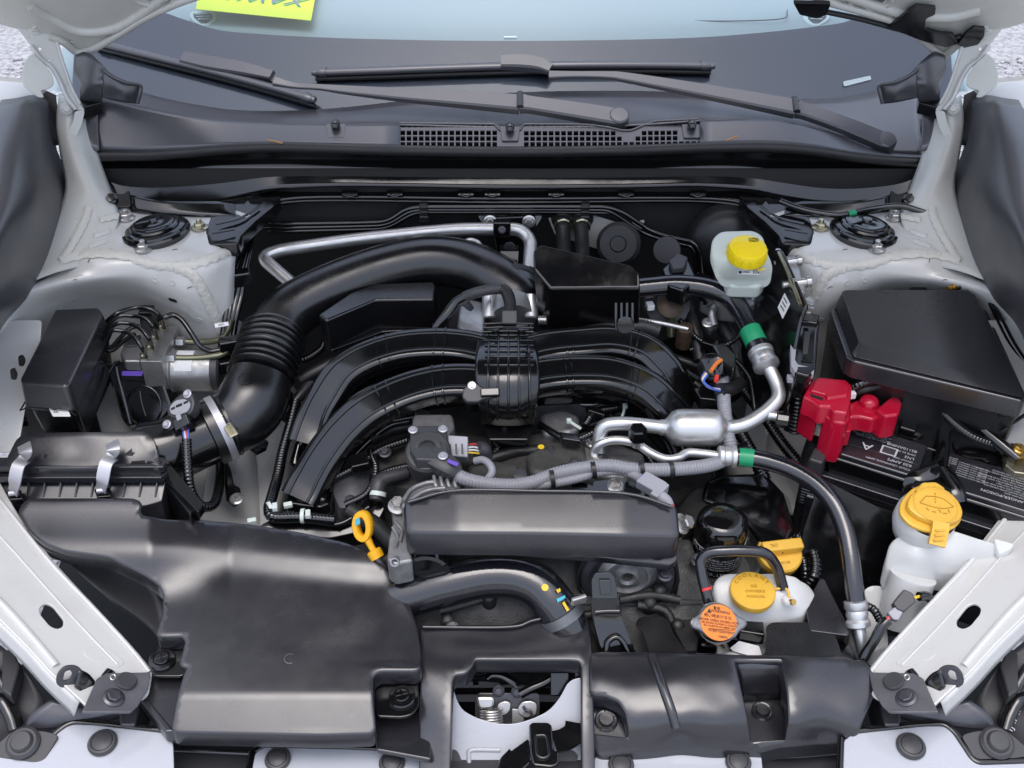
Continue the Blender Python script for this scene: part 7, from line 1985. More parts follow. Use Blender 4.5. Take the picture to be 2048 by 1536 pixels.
pg = thing("level_sensor_plug", "dark grey level sensor plug with short black lead beside the washer neck", "connector", Z(1790, 1230, .0))
f = Fr(Z(1808, 1200, .045), (.8, .6, 0), (-.1, -.5, .85))
plate("socket", f, [(1786, 1206), (1808, 1178), (1826, 1186), (1832, 1204), (1808, 1224), (1794, 1218)], .016, M["dark_grey"], pg, rnd=.002, bevel=.0015)
plate("plug", f, [(1776, 1224), (1792, 1212), (1808, 1222), (1798, 1240), (1786, 1238)], .014, M["grey_connector"], pg, rnd=.002, bevel=.0015, h=-.002)
cbox("red_lock", f.P(1775, 1238, 0), f.ex, f.ey, f.n, (.006, .006, .008), M["wire_red"], pg)
tube("lead", ZL([(1776, 1240, .035), (1762, 1255, .028), (1750, 1278, .015), (1736, 1300, .0), (1726, 1318, -.01)]), .0065, M["wet_black"], pg)
tube("ribbed_lead", ZL([(1734, 1212, .02), (1748, 1220, .02), (1760, 1240, .01)]), .006, M["wet_black"], pg, rib=(.004, .2), segs=10)
tube("yellow_lead", ZL([(1828, 1196, .045), (1840, 1192, .045)]), .002, M["wire_yellow"], pg, segs=6)
tube("lead_sleeve", ZL([(1838, 1193, .045), (1852, 1192, .042), (1862, 1200, .035)]), .006, M["wet_black"], pg)

W2 = mat("silver_plate", (.44, .455, .49), .22, coat=.5, rvar=.06, dust=.1)

# ================================================================== OIL FILTER, OIL CAP
of = thing("oil_filter", "black canister oil filter with white print standing in a metal cup", "oil filter", Z(1438, 1150, -.02))
oc = Z(1430, 1120, .005)
oax = V((.03, 0, 1)).normalized()
can = lathe("canister", [(.034, 0), (.0345, .008), (.0345, .060), (.034, .070), (.031, .078), (.025, .082), (.016, .083), (.0, .083)], oc, oax, M["wet_black"], of, segs=48, sharp=60)
# white fine print curved round the canister (upside down, facing forward)
def wrap_text(body, hgt, size, a0):
    cu = bpy.data.curves.new("print", 'FONT'); cu.body = body; cu.size = size; cu.align_x = 'CENTER'; cu.align_y = 'CENTER'; cu.resolution_u = 1
    tmp = bpy.data.objects.new("t", cu); me = bpy.data.meshes.new_from_object(tmp)
    bpy.data.objects.remove(tmp); bpy.data.curves.remove(cu)
    R = .0348
    e2 = V((oax.y * 0 + 1, 0, 0)); e2 = (e2 - oax * e2.dot(oax)).normalized(); e1 = V((0, -1, 0))
    co = []
    for v in me.vertices:
        t = a0 + v.co.x / R
        co.append(oc + e1 * (math.cos(t) * R) + e2 * (math.sin(t) * R) + oax * (hgt + v.co.y))
    fs_ = [tuple(p_.vertices) for p_ in me.polygons]
    bpy.data.meshes.remove(me)
    mk("print", co, fs_, M["print_white"], of, sharp=180)
wrap_text("CO., LTD", .006, .0068, -.15)
for k, ln in enumerate(("READ VEHICLE MANUAL FOR SERVICE", "CLEAN MOUNTING BASE SURFACE AND", "APPLY A FILM OF OIL ON THE GASKET", "SCREW ON UNTIL GASKET CONTACTS", "CAUTION  CHECK FOR LEAKS")):
    wrap_text(ln, .015 + k * .0042, .0036, .12)
wrap_text("OIL FILTER", .040, .008, -.9)
tube("print_band", [oc + V((math.sin(t) * .0348, -math.cos(t) * .0348, 0)) + oax * .046 for t in [math.radians(-80 + 160 * k / 20) for k in range(21)]], .0004, M["print_white"], of, segs=5)
cup = lathe("drip_cup", [(0, -.012), (.046, -.012), (.052, .0), (.055, .012), (.058, .014), (.059, .011), (.056, -.006), (.049, -.016), (0, -.016)], oc + V((.003, -.002, -.002)), (0, 0, 1), M["alum_dull"], of, segs=48)
ob = thing("oil_filler_cap", "yellow oil filler cap with a raised bar grip beside the oil filter", "oil cap", Z(1560, 1150, -.02))
cc = Z(1556, 1112, .030)
cax = V((.08, -.28, 1)).normalized()
lathe("cap", [(.0, -.004), (.028, -.004), (.030, .0), (.030, .010), (.028, .0125), (0, .0125)], cc, cax, M["yellow_cap"], ob, segs=40)
fo = Fr(cc + cax * .0127, (1, .18, 0), cax)
cbox("bar_grip", fo.p3(.001, .003, .006), fo.ex, fo.ey, fo.n, (.056, .016, .016), M["yellow_cap"], ob, bevel=.003, bseg=3)
text("OIL", fo, 0, 0, .007, YM, ob, uv=(-.012, .003), ang=math.pi, h=.0145)
text("5W-30", fo, 0, 0, .0055, YM, ob, uv=(.0, -.017), ang=.0, h=.0004)
lathe("filler_neck", [(.022, -.05), (.024, -.05), (.027, -.012), (.027, -.003)], cc, cax, M["cast_alum"], ob, segs=32)
bs_ = thing("belly_conduit", "coiled black ribbed conduit beside the oil filler", "wiring conduit", Z(1615, 1130, -.03))
tube("conduit", ZL([(1596, 1075, .02), (1618, 1090, .02), (1630, 1120, .015), (1628, 1150, .005), (1616, 1170, -.01)]), .0095, M["wet_black"], bs_, rib=(.005, .2), segs=12)
tube("conduit", ZL([(1600, 1100, .01), (1608, 1130, .005), (1610, 1160, -.01), (1606, 1180, -.02)]), .0085, M["wet_black"], bs_, rib=(.005, .2), segs=12)

# ================================================================== COOLANT RESERVOIR
cl_ = thing("coolant_reservoir", "white plastic coolant reservoir with flat yellow cap in front of the engine", "reservoir", Z(1520, 1240, -.06))
relief("tank", [(1432, 1170), (1440, 1156), (1456, 1150), (1560, 1150), (1590, 1156), (1600, 1164), (1616, 1172), (1628, 1190), (1612, 1212), (1606, 1224), (1560, 1236), (1500, 1238), (1478, 1232), (1440, 1208)],
       [(1440, 1160, .036), (1590, 1158, .036), (1510, 1160, .038), (1440, 1200, .022), (1600, 1205, .022), (1510, 1205, .030), (1500, 1234, .006), (1560, 1232, .006), (1625, 1190, .014), (1602, 1170, .030)], M["white_plastic"], cl_, step=10, skirt=.05, lip=.004, rnd=10)
cc = Z(1504, 1186, .034)
cax = V((.02, -.12, 1)).normalized()
fo = Fr(cc, (1, 0, 0), cax)
lathe("cap", [(0, -.004), (.0285, -.004), (.0295, .0), (.0290, .006), (.0275, .0075), (0, .0078)], cc, cax, M["yellow_cap"], cl_, segs=44)
plate("cap_tab", fo, [fo.pix(1462, 1176), fo.pix(1476, 1168), fo.pix(1486, 1186), fo.pix(1482, 1204), fo.pix(1466, 1190)], .005, M["yellow_cap"], cl_, uv=True, h=.005, rnd=.004, bevel=.001)
tube("cap_tether", [fo.P(1548, 1182, .004), fo.P(1566, 1182, .006), fo.P(1574, 1188, .006), fo.P(1578, 1198, .002)], .0018, M["yellow_cap"], cl_, segs=8)
lathe("tether_peg", [(.0, 0), (.008, 0), (.007, .004), (0, .005)], Z(1577, 1202, .030), (0, 0, 1), M["white_plastic"], cl_, segs=16)
lathe("brass_insert", [(0, 0), (.004, 0), (.004, .006), (0, .006)], Z(1582, 1204, .032), (.4, -.6, .6), M["brass"], cl_, segs=14)
text("SEE", fo, 0, 0, .0058, YM, cl_, uv=(.002, .005), h=.0080)
text("OWNER'S", fo, 0, 0, .0058, YM, cl_, uv=(.002, -.003), h=.0080)
text("MANUAL", fo, 0, 0, .0058, YM, cl_, uv=(.002, -.011), h=.0080)
for k, ch in enumerate("COOLANT"):
    t = math.radians(150 - k * 20)
    text(ch, fo, 0, 0, .0075, YM, cl_, uv=(.0225 * math.cos(t), .0225 * math.sin(t)), ang=t - math.pi / 2, h=.0080)
oh = thing("overflow_hose", "glossy black overflow hose arching from radiator filler to coolant reservoir", "hose", Z(1410, 1220, .0))
tube("hose", ZL([(1424, 1226, .02), (1414, 1190, .04), (1404, 1150, .06), (1402, 1122, .075), (1416, 1106, .085), (1450, 1102, .09), (1500, 1102, .09), (1532, 1108, .085), (1552, 1132, .065), (1562, 1162, .045), (1566, 1176, .036)]), .0072, M["hose_gloss"], oh, per=8, segs=16)
tube("red_mark", ZL([(1411.5, 1175, .048), (1413, 1180, .0458)]), .0075, M["red_mark"], oh, segs=16)
lathe("hose_clamp", [(.0072, -.003), (.0095, -.003), (.0095, .003), (.0072, .003)], Z(1420, 1210, .029), V((-.2, .6, .6)), M["steel"], oh, segs=18)

# ================================================================== RADIATOR CAP
rdp = thing("radiator", "radiator top with a silver two-eared cap bearing an orange warning label", "radiator", Z(1400, 1330, -.12))
relief("top_tank", [(1180, 1300), (1330, 1262), (1380, 1220), (1470, 1232), (1530, 1240), (1700, 1250), (1720, 1330), (1180, 1340)], [(1180, 1310, -.05), (1400, 1250, -.03), (1700, 1260, -.04), (1700, 1325, -.05), (1300, 1330, -.05), (1500, 1290, -.04)], M["gloss_black"], rdp, step=18, skirt=.05)
prism("foam_strip", ZL([(1340, 1242), (1385, 1236), (1398, 1275), (1392, 1300), (1372, 1302)], .0), M["insulation"], rdp, down=(0, 0, -.03), bevel=.002)
f = Fr(Z(1490, 1298, -.02), (1, -.05, 0), (0, -.3, 1))
plate("part_label", f, [(1460, 1296), (1478, 1282), (1518, 1292), (1524, 1310), (1500, 1312), (1466, 1302)], .0006, M["label_white"], rdp, rnd=.001, bevel=.0001)
plate("white_bar", f, [(1370, 1302), (1440, 1306), (1480, 1296), (1500, 1316), (1370, 1316)], .003, M["alum_dull"], rdp, rnd=.002, h=-.003)
prism("side_bracket", ZL([(1626, 1180), (1640, 1156), (1650, 1158), (1700, 1262), (1696, 1272), (1620, 1262), (1612, 1222)], .012), M["satin_black"], rdp, bot=ZL([(1626, 1200), (1640, 1180), (1652, 1184), (1700, 1282), (1696, 1292), (1620, 1282), (1612, 1242)], -.05), bevel=.002)
prism("tank_bracket", ZL([(1436, 1204), (1446, 1200), (1478, 1232), (1526, 1234), (1530, 1270), (1480, 1262)], .0), M["gloss_black"], rdp, down=(0, 0, -.02), bevel=.002)

rc0 = Z(1437, 1246, .035)
rax = V((.10, -.50, .86)).normalized()
fo = Fr(rc0, (1, 0, 0), rax)
uvp = [fo.pix(*p) for p in [(1380, 1245), (1384, 1236), (1396, 1230), (1405, 1220), (1422, 1212), (1440, 1210), (1458, 1214), (1472, 1226), (1480, 1232), (1492, 1238), (1496, 1248), (1490, 1256), (1482, 1260), (1472, 1274), (1452, 1282), (1432, 1280), (1412, 1270), (1400, 1260), (1386, 1256)]]
rcp = plate("pressure_cap", fo, uvp, .009, M["bracket_grey"], rdp, uv=True, rnd=.004, bevel=.0028)
cc2 = fo.pix(1437, 1245)
rad = (V(fo.pix(1474, 1250)) - V(fo.pix(1401, 1240))).length / 2
lbl = plate("warning_label", fo, oval(cc2, rad, rad * .98, 36), .0006, M["orange_label"], rcp, uv=True, rnd=0, bevel=.0002, h=.0008)
a0 = -.12
def rt(body, du, dv, sz):
    text(body, fo, 0, 0, sz, M["print_black"], rcp, uv=(cc2[0] + du * rad, cc2[1] + dv * rad), ang=a0, h=.0013, ext=.0001, name="print")
rt("WARNING", .12, .56, .0052)
rt("警告", -.05, .74, .0046)
rt("熱い時あけるな", -.02, .30, .0050)
rt("NEVER OPEN WHEN HOT", .0, .06, .0044)
rt("NE JAMAIS OUVRIR A CHAUD", .02, -.10, .0034)
rt("EN CALIENTE NO ABRIR TAPA", .04, -.25, .0030)
rt("AVERTISSEMENT", .12, -.50, .0046)
rt("108kPa", .16, -.78, .0042)
tri = plate("warning_triangle", fo, [(cc2[0] - .62 * rad, cc2[1] + .52 * rad), (cc2[0] - .36 * rad, cc2[1] + .49 * rad), (cc2[0] - .47 * rad, cc2[1] + .74 * rad)], .0003, M["print_black"], rcp, uv=True, h=.0014, rnd=.0004, bevel=.00005)
tube("label_rule", [fo.p3(cc2[0] - .62 * rad, cc2[1] - .33 * rad, .0012), fo.p3(cc2[0] + .82 * rad, cc2[1] - .42 * rad, .0012)], .0003, M["print_black"], rcp, segs=5)
lathe("filler_neck", [(.020, -.05), (.022, -.05), (.022, -.012), (.026, -.010), (.026, -.006), (0, -.006)], fo.p3(cc2[0], cc2[1]), rax, M["wet_black"], rdp, segs=36)
rcp["label"] = "silver two-eared radiator cap with round orange warning label"
# hood-latch stay: black pressed bracket in front of the pulley
hsx = thing("stay_bracket", "glossy black pressed steel stay bracket standing in front of the pulley", "bracket", Z(1220, 1290, -.05))
f = Fr(Z(1210, 1180, .065), (1, 0, 0), (0, -.85, .5))
plate("upper_plate", f, [(1183, 1160), (1190, 1146), (1222, 1144), (1230, 1156), (1236, 1198), (1184, 1198)], .003, M["wet_black"], hsx, rnd=.003)
plate("clip_block", f, [(1198, 1158), (1220, 1158), (1222, 1186), (1200, 1188)], .006, M["wet_black"], hsx, rnd=.001, h=.005)
relief("strap", [(1184, 1198), (1196, 1190), (1228, 1190), (1238, 1200), (1240, 1230), (1252, 1262), (1270, 1305), (1206, 1308), (1194, 1260), (1186, 1225)], [(1186, 1200, .050), (1236, 1200, .050), (1240, 1228, .03), (1188, 1228, .03), (1260, 1290, -.004), (1205, 1300, -.006)], M["wet_black"], hsx, step=10, skirt=.006, rnd=4)
f2 = fr3(Z(1210, 1300, -.004), Z(1262, 1300, -.004), Z(1225, 1240, .022))
tube("slot_bead", [f2.P(*p, .002) for p in [(1212, 1306), (1216, 1284), (1232, 1274), (1246, 1284), (1256, 1306)]], .0035, M["wet_black"], hsx)
tube("cross_bead", [f2.P(*p, .004) for p in [(1190, 1224), (1212, 1222), (1238, 1222)]], .0035, M["wet_black"], hsx)

# ================================================================== RADIATOR SUPPORT COVERS
SB = M["satin_black"]
cs = thing("latch_surround", "satin black plastic surround framing the hood latch opening", "cover", Z(1020, 1500, -.05))
relief("frame", [(842, 1252), (1020, 1252), (1065, 1236), (1110, 1224), (1164, 1220), (1172, 1236), (1180, 1300), (1184, 1420), (1186, 1560), (1168, 1560), (1166, 1420), (1166, 1330), (1160, 1318), (1140, 1316), (1000, 1316), (948, 1316), (942, 1330), (930, 1344), (908, 1346), (902, 1360), (900, 1440), (896, 1560), (842, 1560), (842, 1440), (846, 1340)],
       [(845, 1256, .004), (1000, 1256, .006), (1165, 1222, .012), (850, 1340, .002), (900, 1300, .006), (1000, 1290, .008), (1160, 1290, .008), (870, 1440, -.02), (850, 1440, -.024), (880, 1540, -.05), (1176, 1440, -.02), (1176, 1540, -.05)], SB, cs, step=13, skirt=.022, lip=.0025, rnd=8)
tube("edge_bead", ZL([(846, 1254, .008), (1018, 1254, .010), (1070, 1240, .013), (1162, 1224, .016)]), .0022, SB, cs, segs=8)
prism("left_floor", ZL([(748, 1432), (842, 1420), (846, 1300), (862, 1290), (862, 1520), (752, 1500)], -.035), SB, cs, down=(0, 0, -.008), bevel=.003)
# right cover with pockets
rcov = thing("radiator_cover", "satin black plastic radiator cover with two recessed push clips beside the latch", "cover", Z(1450, 1450, -.06))
outl = [(1182, 1306), (1300, 1306), (1500, 1312), (1690, 1314), (1704, 1322), (1730, 1322), (1745, 1350), (1746, 1382), (1712, 1462), (1690, 1478), (1560, 1490), (1525, 1500), (1400, 1490), (1260, 1500), (1200, 1510), (1184, 1480), (1186, 1470), (1258, 1478), (1262, 1468), (1256, 1425), (1240, 1398), (1212, 1386), (1184, 1384)]
ctl = [(1184, 1308, .006), (1290, 1308, .010), (1330, 1312, .012), (1500, 1314, .012), (1700, 1320, .006), (1184, 1350, .004), (1300, 1350, .010), (1350, 1360, .012), (1450, 1360, .012), (1600, 1360, .012), (1720, 1350, .004), (1300, 1394, .004), (1360, 1394, .006), (1440, 1394, .006), (1600, 1394, .006), (1720, 1394, -.002), (1270, 1445, -.012), (1360, 1445, -.008), (1440, 1445, -.008), (1600, 1445, -.008), (1700, 1445, -.016), (1200, 1500, -.050), (1360, 1488, -.042), (1500, 1495, -.046), (1650, 1480, -.042)]
hole = [(1466, 1318), (1566, 1318), (1578, 1380), (1582, 1440), (1576, 1482), (1500, 1488), (1488, 1420)]
rsh = relief("shell", outl, ctl, SB, rcov, step=13, skirt=.02, lip=.003, rnd=8, holes=[hole])
brs = bvh_of(rsh)
ridge_pts = [hit(brs, *q, -.0005)[0] for q in [(1304, 1312), (1314, 1340), (1328, 1380), (1342, 1420), (1352, 1455)]]
tube("raised_ridge", ridge_pts, .006, SB, rcov)
# deep pocket in the middle
pz = -.055
zpatch("pocket_back", [[(1464, 1316, .010), (1515, 1316, .010), (1568, 1316, .010)], [(1472, 1340, .0), (1520, 1340, .0), (1568, 1340, .0)], [(1484, 1402, -.045), (1530, 1400, -.045), (1560, 1400, -.045)]], M["satin_black"], rcov, -1, per=4, thick=.002)
f = fr3(Z(1484, 1402, -.047), Z(1558, 1400, -.047), Z(1500, 1488, -.054))
plate("pocket_floor", f, [(1482, 1402), (1560, 1400), (1580, 1484), (1498, 1490)], .003, SB, rcov, rnd=.001)
zpatch("pocket_side", [[(1566, 1318, .010), (1562, 1360, -.01), (1558, 1402, -.045)], [(1576, 1380, .0), (1574, 1400, -.02), (1572, 1440, -.05)], [(1582, 1440, -.026), (1580, 1460, -.04), (1578, 1482, -.057)]], SB, rcov, -1, per=4, thick=.002)
def clip2(parent, f, px, py, r):
    c = f.P(px, py, 0)
    o = lathe("push_clip", [(0, -.002), (r, -.002), (r * 1.02, .002), (r * .9, .0035), (r * .74, .003), (r * .70, .0015), (r * .66, .0015), (r * .64, .006), (r * .58, .0075), (0, .0076)], c, f.n, M["satin_black"], parent, segs=28)
    for k in range(5):
        t = 2 * math.pi * k / 5 + .4
        d = f.ex * math.cos(t) + f.ey * math.sin(t)
        tube("clip_notch", [c + d * r * .72 + f.n * .003, c + d * r * 1.0 + f.n * .003], r * .06, M["dark_void"], o, segs=5)
    return o
clip2(rcov, f, 1524, 1424, .0130)
f = fr3(Z(1190, 1420, -.034), Z(1250, 1420, -.034), Z(1200, 1470, -.040))
plate("corner_floor", f, [(1178, 1408), (1212, 1408), (1240, 1425), (1256, 1450), (1258, 1484), (1178, 1476)], .003, SB, rcov, rnd=.004)
zpatch("corner_wall", [[(1182, 1386, .0), (1214, 1388, .0), (1242, 1402, -.006), (1258, 1428, -.02), (1262, 1470, -.04)], [(1182, 1412, -.032), (1212, 1412, -.032), (1236, 1424, -.034), (1250, 1448, -.037), (1255, 1480, -.043)]], SB, rcov, -1, per=4, thick=.002)
clip2(rcov, f, 1212, 1442, .0140)
# upright flaps behind the cover
f = fr3(Z(1310, 1306, .008), Z(1380, 1308, .008), Z(1320, 1240, .011))
plate("upright_flap", f, [(1300, 1310), (1284, 1262), (1270, 1248), (1276, 1236), (1290, 1232), (1324, 1232), (1336, 1240), (1348, 1268), (1368, 1296), (1382, 1312)], .003, M["duct_black"], rcov, rnd=.006)
f = fr3(Z(1540, 1312, .008), Z(1680, 1314, .008), Z(1600, 1250, .011))
plate("upright_flap", f, [(1520, 1318), (1532, 1300), (1534, 1268), (1532, 1252), (1544, 1244), (1650, 1244), (1664, 1254), (1688, 1318)], .003, M["duct_black"], rcov, rnd=.008)

# ================================================================== LATCH AREA
lp = thing("radiator_support", "white painted radiator support panel with a scooped opening for the hood latch", "panel", Z(1030, 1530, -.09))
f = fr3(Z(910, 1440, -.055), Z(1160, 1440, -.055), Z(1030, 1560, -.10))
plate("panel", f, [(888, 1352), (902, 1352), (912, 1398), (924, 1420), (952, 1436), (995, 1448), (1030, 1448), (1065, 1438), (1098, 1422), (1120, 1396), (1138, 1360), (1176, 1352), (1190, 1600), (870, 1600)], .003, W2, lp, rnd=.01, bevel=.001)
tube("pressed_bead", [f.P(*p, .0) for p in [(1000, 1500), (944, 1500), (938, 1514), (944, 1530), (990, 1534)]], .003, W2, lp)
plate("dark_slot", f, [(1104, 1512), (1120, 1500), (1146, 1500), (1158, 1512), (1150, 1528), (1120, 1530)], .001, M["dark_grey"], lp, h=.0012, rnd=.006, bevel=.0002)
plate("dark_slot", f, [(900, 1498), (914, 1500), (924, 1520), (924, 1560), (896, 1560)], .001, M["dark_grey"], lp, h=.0012, rnd=.006, bevel=.0002)
hl = thing("hood_latch", "hood latch mechanism with coiled spring and steel hook inside the support opening", "latch", Z(1020, 1440, -.12))
f = Fr(Z(1020, 1420, -.085), (1, 0, 0), (0, -.75, .66))
plate("back_plate", f, [(950, 1392), (958, 1386), (1075, 1386), (1080, 1392), (1078, 1470), (950, 1470)], .003, M["dark_steel"], hl, rnd=.003)
sp_ = [f.P(976 + 4 * math.sin(0), 1412, .012)]
pts = []
a_, b_ = f.P(982, 1414, .014), f.P(984, 1452, .014)
for k in range(71):
    t = k / 70
    ang_ = t * 2 * math.pi * 7
    pts.append(a_.lerp(b_, t) + f.ex * (.0135 * math.cos(ang_)) + f.n * (.0135 * math.sin(ang_)))
tube("coil_spring", pts, .0022, M["steel"], hl, per=2, segs=8)
plate("spring_cup", f, [(952, 1388), (990, 1388), (988, 1412), (958, 1414)], .02, M["steel"], hl, h=.018, rnd=.006, bevel=.003)
plate("claw", f, [(996, 1404), (1010, 1398), (1022, 1402), (1020, 1418), (1008, 1428), (994, 1416)], .006, M["steel"], hl, h=.012, rnd=.004)
plate("hook_plate", f, [(1036, 1412), (1044, 1400), (1062, 1398), (1074, 1404), (1072, 1426), (1050, 1432), (1036, 1422)], .006, M["steel"], hl, h=.012, rnd=.004)
tube("hook", [f.P(*p, .014) for p in [(1046, 1408), (1052, 1416), (1060, 1418), (1064, 1428)]], .002, M["dark_steel"], hl, segs=8)
plate("lower_link", f, [(1024, 1414), (1038, 1416), (1048, 1434), (1046, 1446), (1024, 1448)], .006, M["alum_dull"], hl, h=.010, rnd=.002)
for (x, y) in ((997, 1380), (1034, 1382)):
    bolt("pivot", f.P(x, y, .004), f.n, .005, M["dark_steel"], hl)
tube("release_arm", [f.P(*p, .02) for p in [(974, 1350), (986, 1342), (1004, 1344), (1024, 1356), (1034, 1368)]], [.004, .006, .006, .006, .004], M["wet_black"], hl, sy=.6)
tube("striker_arm", [f.P(*p, .016) for p in [(1040, 1384), (1062, 1372), (1085, 1362), (1105, 1350)]], .006, M["wet_black"], hl)
cbox("latch_switch", f.P(1118, 1360, .02), f.ex, f.ey, f.n, (.024, .03, .016), M["gloss_black"], hl)
cbox("switch_tab", f.P(1134, 1356, .02), f.ex, f.ey, f.n, (.006, .018, .014), M["gloss_black"], hl)
obox("stop_rail", f.P(1148, 1412, .02), f.ex * .010, f.ey * .055, f.n * .01, M["gloss_black"], hl, bevel=.001)
# grille bars behind the latch
gb = thing("condenser_guard", "grey slotted guard bar and black duct behind the hood latch", "guard", Z(1020, 1400, -.16))
f = Fr(Z(1020, 1390, -.115), (1, 0, 0), (0, -.8, .6))
nb_ = [(905, 1376), (905, 1364), (922, 1364), (922, 1371), (934, 1371), (934, 1364), (946, 1364), (946, 1371), (957, 1371), (957, 1363), (1000, 1363), (1000, 1370), (1020, 1370), (1020, 1363), (1032, 1363), (1032, 1370), (1046, 1370), (1046, 1363), (1060, 1363), (1060, 1370), (1074, 1370), (1074, 1363), (1100, 1363), (1100, 1376)]
plate("slotted_bar", f, nb_, .004, M["grey_connector"], gb, rnd=.0004)
plate("lower_bar", f, [(905, 1390), (1130, 1390), (1130, 1404), (905, 1404)], .004, M["grey_connector"], gb, rnd=.001)
for k in range(7):
    x = 1048 + k * 13
    tube("upright_bar", [f.P(x, 1328, -.01), f.P(x, 1364, -.004)], .002, M["gloss_black"], gb, segs=6)
tube("duct", ZL([(930, 1332, -.07), (1000, 1328, -.06), (1060, 1322, -.055), (1130, 1318, -.05), (1180, 1318, -.05)]), .016, M["wet_black"], gb, rib=(.02, .08))
prism("foam", ZL([(950, 1306), (1150, 1304), (1150, 1322), (950, 1324)], -.045), M["insulation"], gb, down=(0, 0, -.03), bevel=.003)
sl = thing("safety_lever", "black hood release lever with raised rectangular pad in front of the latch", "lever", Z(1080, 1530, -.06))
f = Fr(Z(1080, 1490, -.045), (1, 0, 0), (0, -.12, 1))
plate("lever_head", f, [(1058, 1450), (1064, 1444), (1096, 1444), (1104, 1450), (1108, 1500), (1118, 1502), (1118, 1528), (1104, 1534), (1066, 1530), (1060, 1505)], .008, M["gloss_black"], sl, rnd=.004, bevel=.002)
tube("pad_bead", [f.P(*p, .001) for p in [(1072, 1472), (1092, 1470), (1096, 1490), (1098, 1512), (1086, 1518), (1074, 1512), (1072, 1490), (1072, 1472)]], .0022, M["gloss_black"], sl, bend=.006)
tube("lever_arm", [f.P(*p, -.006) for p in [(1108, 1480), (1130, 1474), (1150, 1460), (1154, 1442)]], .014, M["gloss_black"], sl, prof=[(-.15, -1), (-.15, 1), (.15, 1), (.15, -1)], up=tuple(f.ey))
plate("lever_leg", f, [(992, 1536), (1000, 1510), (1020, 1490), (1022, 1496), (1030, 1490), (1058, 1470), (1062, 1520), (1040, 1540), (1040, 1570), (992, 1570)], .008, M["gloss_black"], sl, h=-.006, rnd=.004, bevel=.002)

# ================================================================== FRONT UPPER PLATES
def top_plate(label, outline, z, clips, tilt=0.0):
    t = thing("grille_plate", label, "panel", Z(sum(p[0] for p in outline) / len(outline), 1530, z - .03), "pale plates along the grille top")
    f = Fr(Z(outline[0][0], 1500, z), (1, 0, tilt), (0 - tilt, -.12, 1))
    plate("plate", f, outline, .004, W2, t, rnd=.010, bevel=.001)
    edge = [p for p in outline if p[1] < 1560]
    tube("rim_lip", [f.P(p[0], p[1] - 6, -.001) for p in edge], .0042, M["gloss_black"], t, bend=.009, sy=.7)
    if outline[0][1] > 1560 or outline[0][0] > 0:
        e0, e1 = outline[0], outline[1]
        tube("rim_lip", [f.P(e0[0] - 6, e0[1], -.001), f.P(e1[0] - 6, e1[1] - 4, -.001)], .0042, M["gloss_black"], t, sy=.7)
    for (x, y, r) in clips:
        lathe("round_clip", [(0, 0), (r, 0), (r * 1.04, .003), (r * .92, .006), (r * .78, .0065), (r * .74, .0052), (r * .70, .0062), (r * .4, .0078), (0, .008)], f.P(x, y, 0), f.n, M["dark_grey"], t, segs=32)
    return t
top_plate("pale silver grille plate with one round clip on the snorkel side corner", [(-60, 1505), (70, 1512), (110, 1470), (140, 1448), (190, 1450), (330, 1466), (346, 1482), (350, 1600), (-60, 1600)], -.035, [(206, 1487, .0168)])
top_plate("pale silver grille plate in front of the intake snorkel with two round clips", [(494, 1600), (510, 1506), (528, 1494), (700, 1498), (820, 1504), (842, 1520), (850, 1600)], -.060, [(556, 1520, .0150), (784, 1528, .0150)])
top_plate("pale silver grille plate in front of the radiator cover with two round clips", [(1178, 1600), (1188, 1516), (1204, 1504), (1330, 1498), (1500, 1490), (1522, 1504), (1532, 1600)], -.060, [(1242, 1532, .0150), (1476, 1526, .0150)])
top_plate("pale silver grille plate with one round clip on the battery side corner", [(1684, 1600), (1688, 1480), (1702, 1468), (1850, 1452), (1890, 1452), (1910, 1470), (1950, 1530), (2100, 1525), (2100, 1600)], -.035, [(1821, 1494, .0168)])
# black support beam under the plates
bm_ = thing("grille_beam", "dark textured bumper beam running along under the front plates", "beam", (0, -.06, -.16))
prism("beam", [Z(-100, 1470, -.085), Z(2148, 1470, -.085), Z(2148, 1620, -.085), Z(-100, 1620, -.085)], M["dark_grey"], bm_, down=(0, 0, -.05), bevel=.004)
for q in ([(300, 1480), (520, 1490), (760, 1496), (860, 1500)], [(1180, 1500), (1400, 1486), (1560, 1496), (1700, 1486)]):
    tube("beam_ridge", ZL(q, -.078), .004, M["satin_black"], bm_)
    tube("beam_ridge", [Z(a_, b_ + 18, -.080) for a_, b_ in q], .003, M["satin_black"], bm_)

